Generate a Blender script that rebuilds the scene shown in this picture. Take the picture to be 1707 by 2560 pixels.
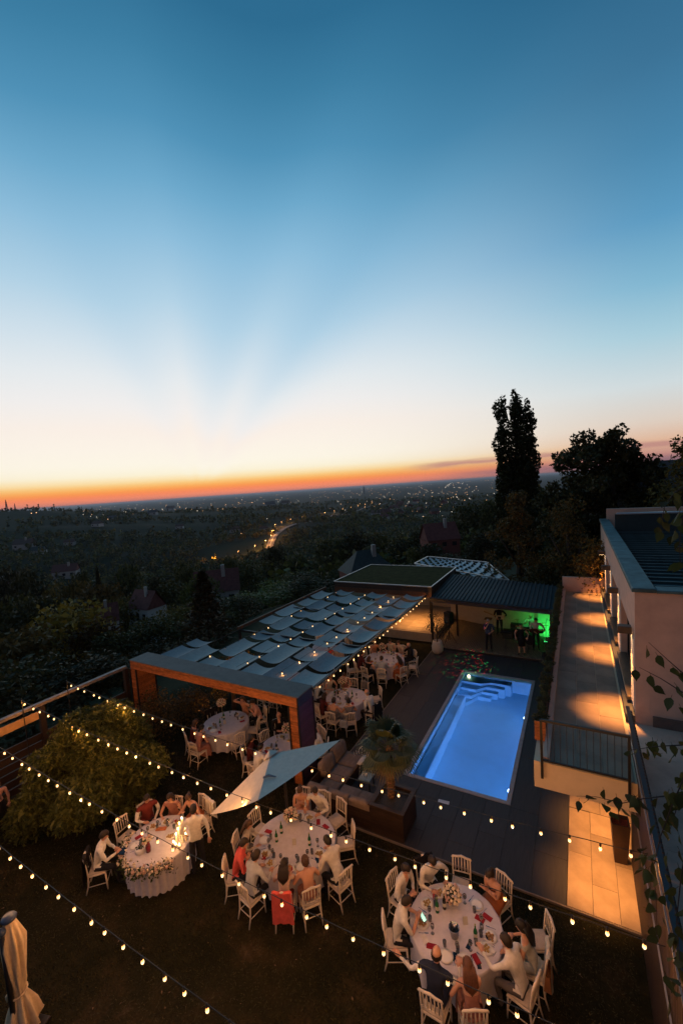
import bpy, math, random
import numpy as np
from mathutils import Vector, Matrix, Euler, Quaternion
from mathutils import noise as mnoise

SC = bpy.context.scene
for o in list(bpy.data.objects):
    bpy.data.objects.remove(o)
COL = SC.collection
rnd = random.Random(7)
R = math.radians

# ------------------------------------------------------------------ camera
# x runs across the pool (to the right), y along the pool (away), z up; the deck is z = 0
CAM = Vector((1.78, -11.69, 9.2))
HEAD, PITCH, ROLL, FMM = R(29.4), R(-5.0), R(3.92), 14.8
cam_d = bpy.data.cameras.new('camera')
cam_d.sensor_fit = 'AUTO'; cam_d.sensor_width = 36.0; cam_d.lens = FMM
cam_d.shift_y = 0.01206
cam_d.clip_start = 0.05; cam_d.clip_end = 120000
cam = bpy.data.objects.new('camera', cam_d); COL.objects.link(cam)
fwd = Vector((-math.sin(HEAD) * math.cos(PITCH), math.cos(HEAD) * math.cos(PITCH), math.sin(PITCH)))
right0 = Vector((math.cos(HEAD), math.sin(HEAD), 0))
up0 = right0.cross(fwd)
RT = right0 * math.cos(ROLL) - up0 * math.sin(ROLL)
UP = up0 * math.cos(ROLL) + right0 * math.sin(ROLL)
M3 = Matrix((RT, UP, -fwd)).transposed()
cam.matrix_world = Matrix.Translation(CAM) @ M3.to_4x4()
SC.camera = cam
FPX = FMM / 36 * 2560


def ray(px, py):
    return fwd + RT * ((px - 853.5) / FPX) - UP * ((py - 1310.86) / FPX)


def at_z(px, py, z=0.0):
    d = ray(px, py)
    return CAM + d * ((z - CAM.z) / d.z)


def at_d(px, py, dist):
    d = ray(px, py)
    return CAM + d * (dist / math.hypot(d.x, d.y))


# ------------------------------------------------------------------ sky
def lin(c):
    c = c / 255.0
    return c / 12.92 if c <= 0.04045 else ((c + 0.055) / 1.055) ** 2.4


def L3(r, g, b, a=1.0):
    return (lin(r), lin(g), lin(b), a)


W = bpy.data.worlds.new('World'); SC.world = W; W.use_nodes = True
wt = W.node_tree; wt.nodes.clear()


class NB:
    """small node-building helper"""
    def __init__(s, t): s.t = t
    def n(s, typ, **kw):
        x = s.t.nodes.new(typ)
        for k, v in kw.items(): setattr(x, k, v)
        return x
    def put(s, sock, v):
        if isinstance(v, (int, float)): sock.default_value = v
        elif isinstance(v, (tuple, list, Vector)): sock.default_value = v
        else: s.t.links.new(v, sock)
    def m(s, op, a, b=0.0, c=0.0, clamp=False):
        x = s.n('ShaderNodeMath', operation=op, use_clamp=clamp)
        for i, v in enumerate((a, b, c)): s.put(x.inputs[i], v)
        return x.outputs[0]
    def ramp(s, fac, stops, interp='LINEAR'):
        x = s.n('ShaderNodeValToRGB'); e = x.color_ramp.elements
        x.color_ramp.interpolation = interp
        while len(e) < len(stops): e.new(0.5)
        for i, (p, c) in enumerate(stops):
            e[i].position = p
            e[i].color = c if len(c) == 4 else (*c, 1)
        s.put(x.inputs[0], fac)
        return x.outputs[0]
    def mix(s, fac, a, b, blend='MIX'):
        x = s.n('ShaderNodeMix', data_type='RGBA', blend_type=blend)
        s.put(x.inputs[0], fac); s.put(x.inputs[6], a); s.put(x.inputs[7], b)
        return x.outputs[2]
    def dot(s, v, w):
        x = s.n('ShaderNodeVectorMath', operation='DOT_PRODUCT')
        s.put(x.inputs[0], v); s.put(x.inputs[1], w)
        return x.outputs['Value']
    def smooth(s, x, lo, hi):
        y = s.n('ShaderNodeMapRange', interpolation_type='SMOOTHSTEP')
        s.put(y.inputs[0], x); s.put(y.inputs[1], lo); s.put(y.inputs[2], hi)
        return y.outputs[0]


B = NB(wt)
tc = B.n('ShaderNodeTexCoord'); D = tc.outputs['Generated']
SUNH = (-0.739, 0.673, 0.0); SUNR = (0.673, 0.739, 0.0)
z = B.dot(D, (0, 0, 1)); ds = B.dot(D, SUNH); dr = B.dot(D, SUNR)
el = B.m('MULTIPLY', B.m('ARCSINE', z), 57.2958)
hl = B.m('SQRT', B.m('ADD', B.m('MULTIPLY', ds, ds), B.m('ADD', B.m('MULTIPLY', dr, dr), 1e-6)))
cz = B.m('DIVIDE', ds, hl)
az = B.m('MULTIPLY', B.m('ARCTAN2', dr, ds), 57.2958)
th = B.m('MULTIPLY', B.m('ARCTAN2', dr, B.m('MAXIMUM', z, 0.0005)), 57.2958)
g = lambda v: (v, v, v)
rays = B.ramp(B.m('DIVIDE', B.m('ADD', th, 90.0), 180.0),
              [((t + 90) / 180, g(v)) for t, v in ((-90, .68), (-40, .72), (-28, .66), (-18, .40), (-5, .74), (1, .62), (12, .16), (20, .30), (26, .52), (35, .06), (41, .22), (52, .74), (70, .72), (90, .6))], 'B_SPLINE')
w = B.m('MULTIPLY', B.m('MULTIPLY', B.smooth(el, 0.8, 7.0), B.m('SUBTRACT', 1.0, B.m('MULTIPLY', B.smooth(el, 10.0, 32.0), 0.80))), B.smooth(cz, 0.2, 0.75))
k = B.m('MULTIPLY', B.m('SUBTRACT', rays, 0.5), B.m('MULTIPLY', w, 0.62))
el2 = B.m('MULTIPLY', el, B.m('SUBTRACT', 1.0, k))
fe = B.m('DIVIDE', B.m('ADD', el2, 2.0), 92.0)
st = lambda L: [((e + 2) / 92, L3(*c)) for e, c in L]
rA = B.ramp(fe, st([(-2, (40, 32, 34)), (-.25, (120, 88, 84)), (.0, (190, 122, 106)), (.3, (236, 137, 112)), (.9, (251, 139, 90)), (1.35, (252, 158, 78)), (1.85, (252, 192, 108)), (2.4, (252, 226, 170)), (3.1, (253, 244, 218)),
                    (4, (254, 247, 230)), (5.5, (253, 244, 231)), (7.5, (251, 240, 230)), (10, (242, 239, 237)), (13, (230, 235, 238)), (16.5, (211, 226, 236)), (22, (178, 210, 230)),
                    (28.5, (141, 189, 219)), (33, (110, 169, 204)), (37.5, (80, 145, 183)), (42, (61, 126, 163)), (46.5, (46, 108, 145)), (90, (34, 78, 112))]))
rB = B.ramp(fe, st([(-2, (38, 36, 42)), (-.3, (84, 80, 90)), (.4, (138, 108, 116)), (1.2, (190, 136, 128)), (2.6, (224, 180, 150)), (4.6, (222, 206, 192)), (8, (208, 219, 222)),
                    (12.5, (168, 205, 220)), (17, (130, 183, 210)), (23, (92, 154, 193)), (29, (73, 133, 171)), (35.3, (59, 114, 150)), (46, (39, 94, 130)), (90, (32, 75, 108))]))
rC = B.ramp(fe, st([(-2, (30, 27, 31)), (0, (62, 55, 64)), (3, (100, 85, 92)), (8, (110, 96, 103)), (20, (90, 93, 106)), (45, (54, 82, 107)), (90, (34, 76, 109))]))
sky = B.mix(B.smooth(cz, 0.54, 1.0), rB, rA)
sky = B.mix(B.smooth(cz, 0.40, -0.55), sky, rC)
# thin streaks of cloud low on the right
nz = B.n('ShaderNodeTexNoise', noise_dimensions='2D')
cv = B.n('ShaderNodeCombineXYZ'); B.put(cv.inputs[0], B.m('MULTIPLY', az, 0.16)); B.put(cv.inputs[1], B.m('MULTIPLY', el, 1.5))
B.put(nz.inputs['Vector'], cv.outputs[0]); nz.inputs['Scale'].default_value = 1.0; nz.inputs['Detail'].default_value = 4
nv = B.m('MULTIPLY', B.m('SUBTRACT', nz.outputs[0], 0.5), 2.4)
ctr = B.m('ADD', 2.1, B.m('MULTIPLY', B.m('SUBTRACT', az, 38.0), 0.012))
dv = B.m('DIVIDE', B.m('SUBTRACT', B.m('ADD', el, B.m('MULTIPLY', nv, 0.3)), ctr), 0.30)
gs = B.m('EXPONENT', B.m('MULTIPLY', B.m('MULTIPLY', dv, dv), -1.0))
cm = B.m('MULTIPLY', gs, B.m('MULTIPLY', B.smooth(az, 26.0, 33.0), B.m('SUBTRACT', 1.0, B.smooth(az, 66.0, 82.0))))
dv2 = B.m('DIVIDE', B.m('SUBTRACT', B.m('ADD', el, B.m('MULTIPLY', nv, 0.25)), 0.62), 0.42)
gs2 = B.m('EXPONENT', B.m('MULTIPLY', B.m('MULTIPLY', dv2, dv2), -1.0))
cm2 = B.m('MULTIPLY', gs2, B.m('MULTIPLY', B.smooth(az, 30.0, 40.0), 0.8))
sky = B.mix(B.m('MULTIPLY', cm, 0.85, clamp=True), sky, L3(190, 138, 130))
sky = B.mix(B.m('MULTIPLY', cm2, 0.8, clamp=True), sky, L3(142, 106, 116))
bg = B.n('ShaderNodeBackground'); bg.inputs[1].default_value = 1.0
B.put(bg.inputs[0], sky)
wo = B.n('ShaderNodeOutputWorld'); wt.links.new(bg.outputs[0], wo.inputs[0])
W.cycles.sampling_method = 'MANUAL'; W.cycles.sample_map_resolution = 1024

SC.view_settings.view_transform = 'Standard'
SC.view_settings.look = 'None'
SC.view_settings.exposure = 0.0
SC.view_settings.gamma = 1.0
SC.view_settings.use_curve_mapping = False
SC.render.engine = 'CYCLES'
SC.cycles.use_denoising = True
SC.cycles.max_bounces = 6; SC.cycles.diffuse_bounces = 3; SC.cycles.glossy_bounces = 3
SC.cycles.transmission_bounces = 6; SC.cycles.transparent_max_bounces = 8
SC.cycles.sample_clamp_indirect = 4.0
SC.cycles.caustics_reflective = False; SC.cycles.caustics_refractive = False
SC.cycles.use_light_tree = True


# ------------------------------------------------------------------ lamps
def lamp(name, kind, loc, power, color, radius=0.05, target=None, cone=60, blend=0.5):
    d = bpy.data.lights.new(name, kind); d.energy = power; d.color = color
    d.shadow_soft_size = radius
    o = bpy.data.objects.new(name, d); COL.objects.link(o); o.location = loc
    if kind == 'SPOT':
        d.spot_size = R(cone); d.spot_blend = blend
    if target is not None:
        o.rotation_euler = (Vector(target) - Vector(loc)).to_track_quat('-Z', 'Y').to_euler()
    return o


WARM = (1.0, 0.40, 0.095)

# ------------------------------------------------------------------ materials
MATS = {}


def mat(name, col, rough=0.7, metal=0.0, var=0.12, scale=6.0, bump=0.0, bscale=40.0, spec=0.4, emit=None, estr=0.0, stretch=None, trans=0.0, col2=None, sample=None, sss=0.0):
    if name in MATS: return MATS[name]
    m = bpy.data.materials.new(name); m.use_nodes = True
    t = m.node_tree; b = NB(t); p = t.nodes['Principled BSDF']
    p.inputs['Roughness'].default_value = rough; p.inputs['Metallic'].default_value = metal
    p.inputs['Specular IOR Level'].default_value = spec
    p.inputs['Base Color'].default_value = (*col, 1)
    if trans: p.inputs['Transmission Weight'].default_value = trans
    if emit:
        p.inputs['Emission Color'].default_value = (*emit, 1); p.inputs['Emission Strength'].default_value = estr
    if var > 0 or bump > 0:
        co = b.n('ShaderNodeTexCoord'); vec = co.outputs['Object']
        if stretch:
            mp = b.n('ShaderNodeMapping'); mp.inputs['Scale'].default_value = stretch
            t.links.new(vec, mp.inputs[0]); vec = mp.outputs[0]
        if var > 0:
            nn = b.n('ShaderNodeTexNoise'); nn.inputs['Scale'].default_value = scale; nn.inputs['Detail'].default_value = 5; nn.inputs['Roughness'].default_value = 0.62
            t.links.new(vec, nn.inputs['Vector'])
            oi = b.n('ShaderNodeObjectInfo')
            f = b.m('ADD', nn.outputs[0], b.m('MULTIPLY', b.m('SUBTRACT', oi.outputs['Random'], 0.5), 0.22))
            c2 = col2 or tuple(min(1, c * (1 + var * 2)) for c in col)
            lo = tuple(c * (1 - var * 1.6) for c in col) if not col2 else col
            t.links.new(b.ramp(f, [(0.3, lo), (0.7, c2)]), p.inputs['Base Color'])
        if bump > 0:
            n2 = b.n('ShaderNodeTexNoise'); n2.inputs['Scale'].default_value = bscale; n2.inputs['Detail'].default_value = 4
            t.links.new(vec, n2.inputs['Vector'])
            bp = b.n('ShaderNodeBump'); bp.inputs['Strength'].default_value = bump; bp.inputs['Distance'].default_value = 0.02
            t.links.new(n2.outputs[0], bp.inputs['Height']); t.links.new(bp.outputs[0], p.inputs['Normal'])
    if sample: m.cycles.emission_sampling = sample
    MATS[name] = m
    return m


def cloth_mat(name, col, **kw):
    return mat('fabric_' + name, col, rough=0.85, var=kw.pop('var', 0.10), scale=9, bump=0.35, bscale=24, spec=0.15, **kw)


def leaf_mat(name, a, b, transl=0.25):
    if name in MATS: return MATS[name]
    m = bpy.data.materials.new(name); m.use_nodes = True
    t = m.node_tree; q = NB(t); p = t.nodes['Principled BSDF']
    p.inputs['Roughness'].default_value = 0.6; p.inputs['Specular IOR Level'].default_value = 0.25
    geo = q.n('ShaderNodeNewGeometry')
    oi = q.n('ShaderNodeObjectInfo')
    c = q.ramp(geo.outputs['Random Per Island'], [(0.0, a), (1.0, b)])
    hs = q.n('ShaderNodeHueSaturation'); t.links.new(c, hs.inputs['Color'])
    t.links.new(q.m('ADD', 0.72, q.m('MULTIPLY', oi.outputs['Random'], 0.56)), hs.inputs['Value'])
    t.links.new(q.m('ADD', 0.475, q.m('MULTIPLY', oi.outputs['Random'], 0.05)), hs.inputs['Hue'])
    c = hs.outputs[0]
    t.links.new(c, p.inputs['Base Color'])
    tr = q.n('ShaderNodeBsdfTranslucent'); t.links.new(c, tr.inputs[0])
    mx = q.n('ShaderNodeMixShader'); mx.inputs[0].default_value = transl
    t.links.new(p.outputs[0], mx.inputs[1]); t.links.new(tr.outputs[0], mx.inputs[2])
    t.links.new(mx.outputs[0], t.nodes['Material Output'].inputs[0])
    MATS[name] = m
    return m


WHITE = mat('chair_white_paint', (0.66, 0.57, 0.46), rough=0.45, var=0.05)
PAD = cloth_mat('chair_pad', (0.50, 0.43, 0.36))
LINEN = cloth_mat('white_linen', (0.53, 0.51, 0.57), var=0.05)
DARKWOOD = mat('dark_brown_boards', (0.030, 0.017, 0.012), rough=0.55, var=0.25, scale=4, stretch=(1, 12, 12), bump=0.1)
CEDAR = mat('cedar_boards', (0.33, 0.105, 0.030), rough=0.5, var=0.30, scale=3, stretch=(2, 9, 9), bump=0.12)
PURPLEWOOD = mat('purple_brown_boards', (0.075, 0.032, 0.045), rough=0.5, var=0.2, scale=4, stretch=(2, 9, 9))  # pool-side face of the right post only, darker and more purple than the cedar
GREYMETAL = mat('dark_grey_sheet_metal', (0.14, 0.115, 0.10), rough=0.7, metal=0.0, var=0.12, scale=3, bump=0.05, bscale=5)
BLACK = mat('black_powder_coat', (0.012, 0.012, 0.014), rough=0.45, var=0.0)
EDGEMETAL = mat('pale_metal_edge', (0.45, 0.46, 0.48), rough=0.35, metal=0.8, var=0.05)
STUCCO = mat('beige_stucco', (0.58, 0.38, 0.30), rough=0.9, var=0.06, scale=2.5, bump=0.15, bscale=120)
STUCCO_PALE = mat('pale_cream_stucco', (0.58, 0.46, 0.32), rough=0.9, var=0.05, scale=2.5, bump=0.12, bscale=120)
PATINA = mat('patina_copper_sheet', (0.065, 0.115, 0.12), rough=0.6, metal=0.2, var=0.30, scale=2.2, bump=0.05)
DECKM = mat('charcoal_deck_tile', (0.038, 0.035, 0.037), rough=0.66, var=0.12, scale=2.0, stretch=(9, 1, 1), bump=0.06)
JOINT = mat('dark_joint', (0.03, 0.028, 0.027), rough=0.9, var=0.0)
SANDTILE = mat('sand_stone_tile', (0.36, 0.27, 0.19), rough=0.75, var=0.13, scale=1.6, bump=0.08, bscale=30)
TERRTILE = mat('terrace_stone_tile', (0.23, 0.165, 0.12), rough=0.7, var=0.18, scale=1.3, bump=0.08, bscale=30)
BLUETILE = mat('grey_stone_tile', (0.50, 0.36, 0.28), rough=0.7, var=0.15, scale=1.5, bump=0.08)
SKIN = [mat('skin_%s' % n, c, rough=0.55, var=0.05) for n, c in (('fair', (0.56, 0.30, 0.20)), ('tan', (0.44, 0.21, 0.13)), ('deep_tan', (0.36, 0.165, 0.095)))]
EYE = mat('dark_eye', (0.02, 0.014, 0.01), rough=0.3, var=0)
LIP = mat('lip', (0.34, 0.10, 0.08), rough=0.5, var=0)
HAIRM = {n: mat('hair_' + n, c, rough=0.55, var=0.2, scale=30) for n, c in
         dict(black=(0.010, 0.008, 0.007), dark=(0.022, 0.014, 0.010), brown=(0.060, 0.030, 0.016), auburn=(0.09, 0.035, 0.018), blond=(0.22, 0.13, 0.06), grey=(0.28, 0.25, 0.23)).items()}
BULB = mat('lit_bulb_glass', (1, 0.8, 0.5), rough=0.3, var=0, emit=(1.0, 0.50, 0.16), estr=1.9, sample='NONE')
_b = NB(BULB.node_tree); _co = _b.n('ShaderNodeTexCoord'); _sp = _b.n('ShaderNodeSeparateXYZ'); BULB.node_tree.links.new(_co.outputs['Generated'], _sp.inputs[0])
BULB.node_tree.links.new(_b.ramp(_sp.outputs[2], [(0.0, (1.0, .36, .07)), (.22, (1.0, .66, .26)), (.5, (1.0, .86, .55)), (.72, (1.0, .58, .18)), (1.0, (1.0, .28, .04))]), BULB.node_tree.nodes['Principled BSDF'].inputs['Emission Color'])
FLAME = mat('candle_flame', (1, 0.7, 0.3), var=0, emit=(1.0, 0.55, 0.2), estr=90.0)


# ------------------------------------------------------------------ mesh building
class MB:
    def __init__(s): s.v = []; s.f = []; s.mi = []; s.c = 0
    def add(s, vs, fs, mi=None):
        n = len(s.v); s.v += [tuple(p) for p in vs]
        s.f += [tuple(i + n for i in f) for f in fs]
        s.mi += [s.c if mi is None else mi] * len(fs)
        return s
    def box(s, x0, x1, y0, y1, z0, z1):
        return s.add([(x0, y0, z0), (x1, y0, z0), (x1, y1, z0), (x0, y1, z0), (x0, y0, z1), (x1, y0, z1), (x1, y1, z1), (x0, y1, z1)],
                     [(0, 3, 2, 1), (4, 5, 6, 7), (0, 1, 5, 4), (1, 2, 6, 5), (2, 3, 7, 6), (3, 0, 4, 7)])
    def bbox(s, x0, x1, y0, y1, z0, z1, b=0.02):
        """box with a chamfered top edge"""
        vs = [(x0, y0, z0), (x1, y0, z0), (x1, y1, z0), (x0, y1, z0), (x0, y0, z1 - b), (x1, y0, z1 - b), (x1, y1, z1 - b), (x0, y1, z1 - b),
              (x0 + b, y0 + b, z1), (x1 - b, y0 + b, z1), (x1 - b, y1 - b, z1), (x0 + b, y1 - b, z1)]
        fs = [(0, 3, 2, 1), (8, 9, 10, 11)]
        for i in range(4):
            j = (i + 1) % 4
            fs += [(i, j, j + 4, i + 4), (i + 4, j + 4, j + 8, i + 8)]
        return s.add(vs, fs)
    def bar(s, p, q, w, h, upv=(0, 0, 1)):
        p, q = Vector(p), Vector(q); d = (q - p).normalized(); u = Vector(upv)
        sd = d.cross(u)
        if sd.length < 1e-4: sd = d.cross(Vector((1, 0, 0)))
        sd.normalize(); u = sd.cross(d)
        vs = []
        for a in (p, q):
            for i, j in ((-1, -1), (1, -1), (1, 1), (-1, 1)):
                vs.append(a + sd * (i * w / 2) + u * (j * h / 2))
        return s.add(vs, [(0, 1, 2, 3), (7, 6, 5, 4), (0, 4, 5, 1), (1, 5, 6, 2), (2, 6, 7, 3), (3, 7, 4, 0)])
    def tube(s, pts, rad, n=6, cap=True):
        pts = [Vector(p) for p in pts]
        if not hasattr(rad, '__len__'): rad = [rad] * len(pts)
        vs = []; fs = []; ref = None
        for i, p in enumerate(pts):
            d = (pts[min(i + 1, len(pts) - 1)] - pts[max(i - 1, 0)]).normalized()
            if ref is None:
                ref = Vector((0, 0, 1)) if abs(d.z) < 0.9 else Vector((1, 0, 0))
            a = d.cross(ref).normalized(); b = a.cross(d).normalized(); ref = b
            for k in range(n):
                t = 2 * math.pi * k / n
                vs.append(p + (a * math.cos(t) + b * math.sin(t)) * rad[i])
        for i in range(len(pts) - 1):
            for k in range(n):
                fs.append((i * n + k, i * n + (k + 1) % n, (i + 1) * n + (k + 1) % n, (i + 1) * n + k))
        if cap:
            fs.append(tuple(range(n - 1, -1, -1))); fs.append(tuple((len(pts) - 1) * n + k for k in range(n)))
        return s.add(vs, fs)
    def lathe(s, prof, n=12, c=(0, 0, 0), mi=None):
        vs = []; fs = []
        for r, zz in prof:
            for k in range(n):
                t = 2 * math.pi * k / n
                vs.append((c[0] + r * math.cos(t), c[1] + r * math.sin(t), c[2] + zz))
        for i in range(len(prof) - 1):
            for k in range(n):
                fs.append((i * n + k, i * n + (k + 1) % n, (i + 1) * n + (k + 1) % n, (i + 1) * n + k))
        fs.append(tuple(range(n - 1, -1, -1))); fs.append(tuple((len(prof) - 1) * n + k for k in range(n)))
        return s.add(vs, fs, mi)
    def ball(s, c, r, n=8, m=6, sq=(1, 1, 1)):
        prof = [(r * math.sin(math.pi * i / m) + 1e-5, -r * math.cos(math.pi * i / m)) for i in range(m + 1)]
        k = len(s.v); s.lathe(prof, n)
        for i in range(k, len(s.v)):
            v = s.v[i]; s.v[i] = (c[0] + v[0] * sq[0], c[1] + v[1] * sq[1], c[2] + v[2] * sq[2])
        return s
    def xf(s, M, start=0):
        for i in range(start, len(s.v)): s.v[i] = tuple(M @ Vector(s.v[i]))
        return s
    def mesh(s, name, mats, smooth=False):
        me = bpy.data.meshes.new(name); me.from_pydata(s.v, [], s.f)
        for m in (mats if isinstance(mats, (list, tuple)) else [mats]): me.materials.append(m)
        if any(s.mi): me.polygons.foreach_set('material_index', s.mi)
        if smooth: me.polygons.foreach_set('use_smooth', [True] * len(me.polygons))
        me.update()
        return me
    def build(s, name, mats, parent=None, smooth=False, loc=None, rot=None):
        return inst(name, s.mesh(name, mats, smooth), parent, loc, rot)


def inst(name, me, parent=None, loc=None, rot=None, scale=None):
    o = bpy.data.objects.new(name, me); COL.objects.link(o)
    if parent is not None: o.parent = parent
    if loc is not None: o.location = loc
    if rot is not None: o.rotation_euler = rot
    if scale is not None: o.scale = scale if hasattr(scale, '__len__') else (scale,) * 3
    return o


def tag(o, label, cat, group=None, kind=None):
    if label: o['label'] = label
    if cat: o['category'] = cat
    if group: o['group'] = group
    if kind: o['kind'] = kind
    return o


def thing(name, label, cat, loc=(0, 0, 0), rz=0.0, group=None):
    o = bpy.data.objects.new(name, None); COL.objects.link(o)
    o.empty_display_size = 0.2
    o.location = loc; o.rotation_euler = (0, 0, rz)
    return tag(o, label, cat, group)


def struct(o):
    o['kind'] = 'structure'; return o


def copy_tree(o, parent=None):
    c = o.copy(); COL.objects.link(c); c.parent = parent
    for ch in o.children: copy_tree(ch, c)
    return c


def np_mesh(name, V, F, mats, mi=None, smooth=False):
    """V (n,3), F (m,4) arrays"""
    me = bpy.data.meshes.new(name)
    me.vertices.add(len(V)); me.vertices.foreach_set('co', np.ascontiguousarray(V, dtype=np.float32).ravel())
    m, kk = F.shape
    me.loops.add(m * kk); me.loops.foreach_set('vertex_index', np.ascontiguousarray(F, dtype=np.int32).ravel())
    me.polygons.add(m); me.polygons.foreach_set('loop_start', np.arange(0, m * kk, kk, dtype=np.int32))
    for x in mats: me.materials.append(x)
    if mi is not None: me.polygons.foreach_set('material_index', np.ascontiguousarray(mi, dtype=np.int32))
    if smooth: me.polygons.foreach_set('use_smooth', np.ones(m, dtype=bool))
    me.update(calc_edges=True)
    return me


def leaves(P, size, rng, aspect=0.6, up=None, droop=0.0, jitter=0.35):
    """leaf-shaped quads at points P; size scalar or per point"""
    n = len(P)
    a = rng.normal(size=(n, 3)); a /= np.linalg.norm(a, axis=1)[:, None]
    if droop: a = a * (1 - droop) + np.array([0, 0, -1.0]) * droop; a /= np.linalg.norm(a, axis=1)[:, None]
    if up is not None: a = a * 0.6 + up * 0.6; a /= np.linalg.norm(a, axis=1)[:, None] + 1e-9
    b = np.cross(a, rng.normal(size=(n, 3))); b /= np.linalg.norm(b, axis=1)[:, None] + 1e-9
    s = (np.full(n, size) if np.isscalar(size) else size) * (1 + jitter * rng.normal(size=n)).clip(0.4, 1.8)
    a = a * s[:, None]; b = b * (s * aspect * 0.5)[:, None]
    V = np.stack([P - a * 0.5, P + b, P + a * 0.5, P - b], axis=1).reshape(-1, 3)
    F = np.arange(4 * n).reshape(n, 4)
    return V, F


def lobes_pts(lobes, n, rng, shell=0.55):
    """points spread through ellipsoid lobes, denser near their surface"""
    w = np.array([l[3] * l[4] * l[5] for l in lobes]) ** 0.67; w /= w.sum()
    idx = rng.choice(len(lobes), size=n, p=w)
    d = rng.normal(size=(n, 3)); d /= np.linalg.norm(d, axis=1)[:, None]
    r = shell + (1 - shell) * rng.random(n) ** 0.6
    r *= 1 + 0.06 * rng.normal(size=n)
    Lb = np.array(lobes)[idx]
    return Lb[:, :3] + d * r[:, None] * Lb[:, 3:6], d


def crown_lobes(rng, h, rad, base, n=14, taper=0.5):
    """irregular stack of clumps filling a crown from z=base to z=h"""
    L = []
    for i in range(n):
        t = rng.random() ** 0.8
        zz = base + (h - base) * t
        rr = rad * (1 - taper * abs(t - 0.35) * 1.2) * rng.uniform(0.35, 0.85)
        an = rng.uniform(0, 2 * math.pi)
        s = rad * rng.uniform(0.32, 0.58)
        zz = min(zz, h - s * 0.7)
        L.append((rr * math.cos(an), rr * math.sin(an), zz, s, s, s * 0.8))
    L.append((0, 0, (h + base) / 2, rad * 0.55, rad * 0.55, (h - base) * 0.42))
    return L

# ------------------------------------------------------------------ terrain
PADX, PADY = (-14.9, 16.0), (-30.0, 18.5)
KD = np.array([0, 6, 20, 60, 140, 280, 430, 680, 980, 1480, 2200, 4000, 9000, 70000.0])
KPHI = np.array([-60, -36, -27, -22, -8, 12, 24, 34, 55])
KZ = np.array([
    [-.4, -2, -7, -20, -44, -70, -82, -60, -28, 14, 4, -60, -110, -110],
    [-.4, -2, -7, -20, -44, -70, -82, -62, -32, 6, -10, -80, -110, -110],
    [-.4, -2, -7, -20, -44, -70, -82, -66, -46, -24, -45, -95, -110, -110],
    [-.4, -2, -6, -19, -44, -70, -82, -68, -54, -42, -66, -98, -110, -110],
    [-.4, -1.5, -5, -17, -42, -64, -73, -68, -62, -56, -66, -100, -110, -110],
    [-.4, -1, -4, -12, -30, -50, -58, -62, -64, -66, -85, -105, -110, -110],
    [-.4, -.6, -2, -6, -17, -32, -44, -54, -62, -66, -85, -105, -110, -110],
    [-.4, -.3, -.2, -2, -7, -17, -30, -46, -60, -66, -85, -105, -110, -110],
    [-.4, 0, .4, 0, -2, -8, -20, -40, -60, -66, -85, -105, -110, -110]])


def hgt(x, y):
    x = np.asarray(x, float); y = np.asarray(y, float)
    dx = np.maximum(np.maximum(PADX[0] - x, x - PADX[1]), 0); dy = np.maximum(np.maximum(PADY[0] - y, y - PADY[1]), 0)
    d = np.hypot(dx, dy)
    px, py = x - CAM.x, y - CAM.y
    phi = np.degrees(np.arctan2(px * math.cos(HEAD) + py * math.sin(HEAD), -px * math.sin(HEAD) + py * math.cos(HEAD)))
    phi = np.clip(phi, -60, 55)
    out = np.zeros_like(d)
    rows = np.array([np.interp(d, KD, KZ[i]) for i in range(len(KPHI))])
    i = np.clip(np.searchsorted(KPHI, phi) - 1, 0, len(KPHI) - 2)
    t = (phi - KPHI[i]) / (KPHI[i + 1] - KPHI[i])
    a = np.take_along_axis(rows, i[None], 0)[0]; b = np.take_along_axis(rows, i[None] + 1, 0)[0]
    out = a + (b - a) * t
    out = np.where(d < 0.05, -2.3, out)
    amp = np.clip((d - 25) / 250, 0, 1) * np.clip((4500 - d) / 2500, 0, 1)
    out = out + amp * (4.0 * np.sin(x / 71 + 1.3) * np.cos(y / 93) + 2.4 * np.sin(x / 37 - y / 41) + 3.0 * np.sin(y / 170 + x / 230))
    return out


def h1(x, y): return float(hgt(np.array([x]), np.array([y]))[0])


def hit(px, py, off=0.0):
    d = ray(px, py); d = d / math.hypot(d.x, d.y)
    T = np.concatenate([np.arange(90 if off else 22, 300, 1.0), np.arange(300, 3000, 4.0), np.arange(3000, 40000, 60.0)])
    X, Y, Z = CAM.x + d.x * T, CAM.y + d.y * T, CAM.z + d.z * T
    below = np.nonzero(Z < hgt(X, Y) + off)[0]
    i = below[0] if len(below) else len(T) - 1
    return Vector((X[i], Y[i], float(hgt(X[i:i + 1], Y[i:i + 1])[0]))), T[i]


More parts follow.
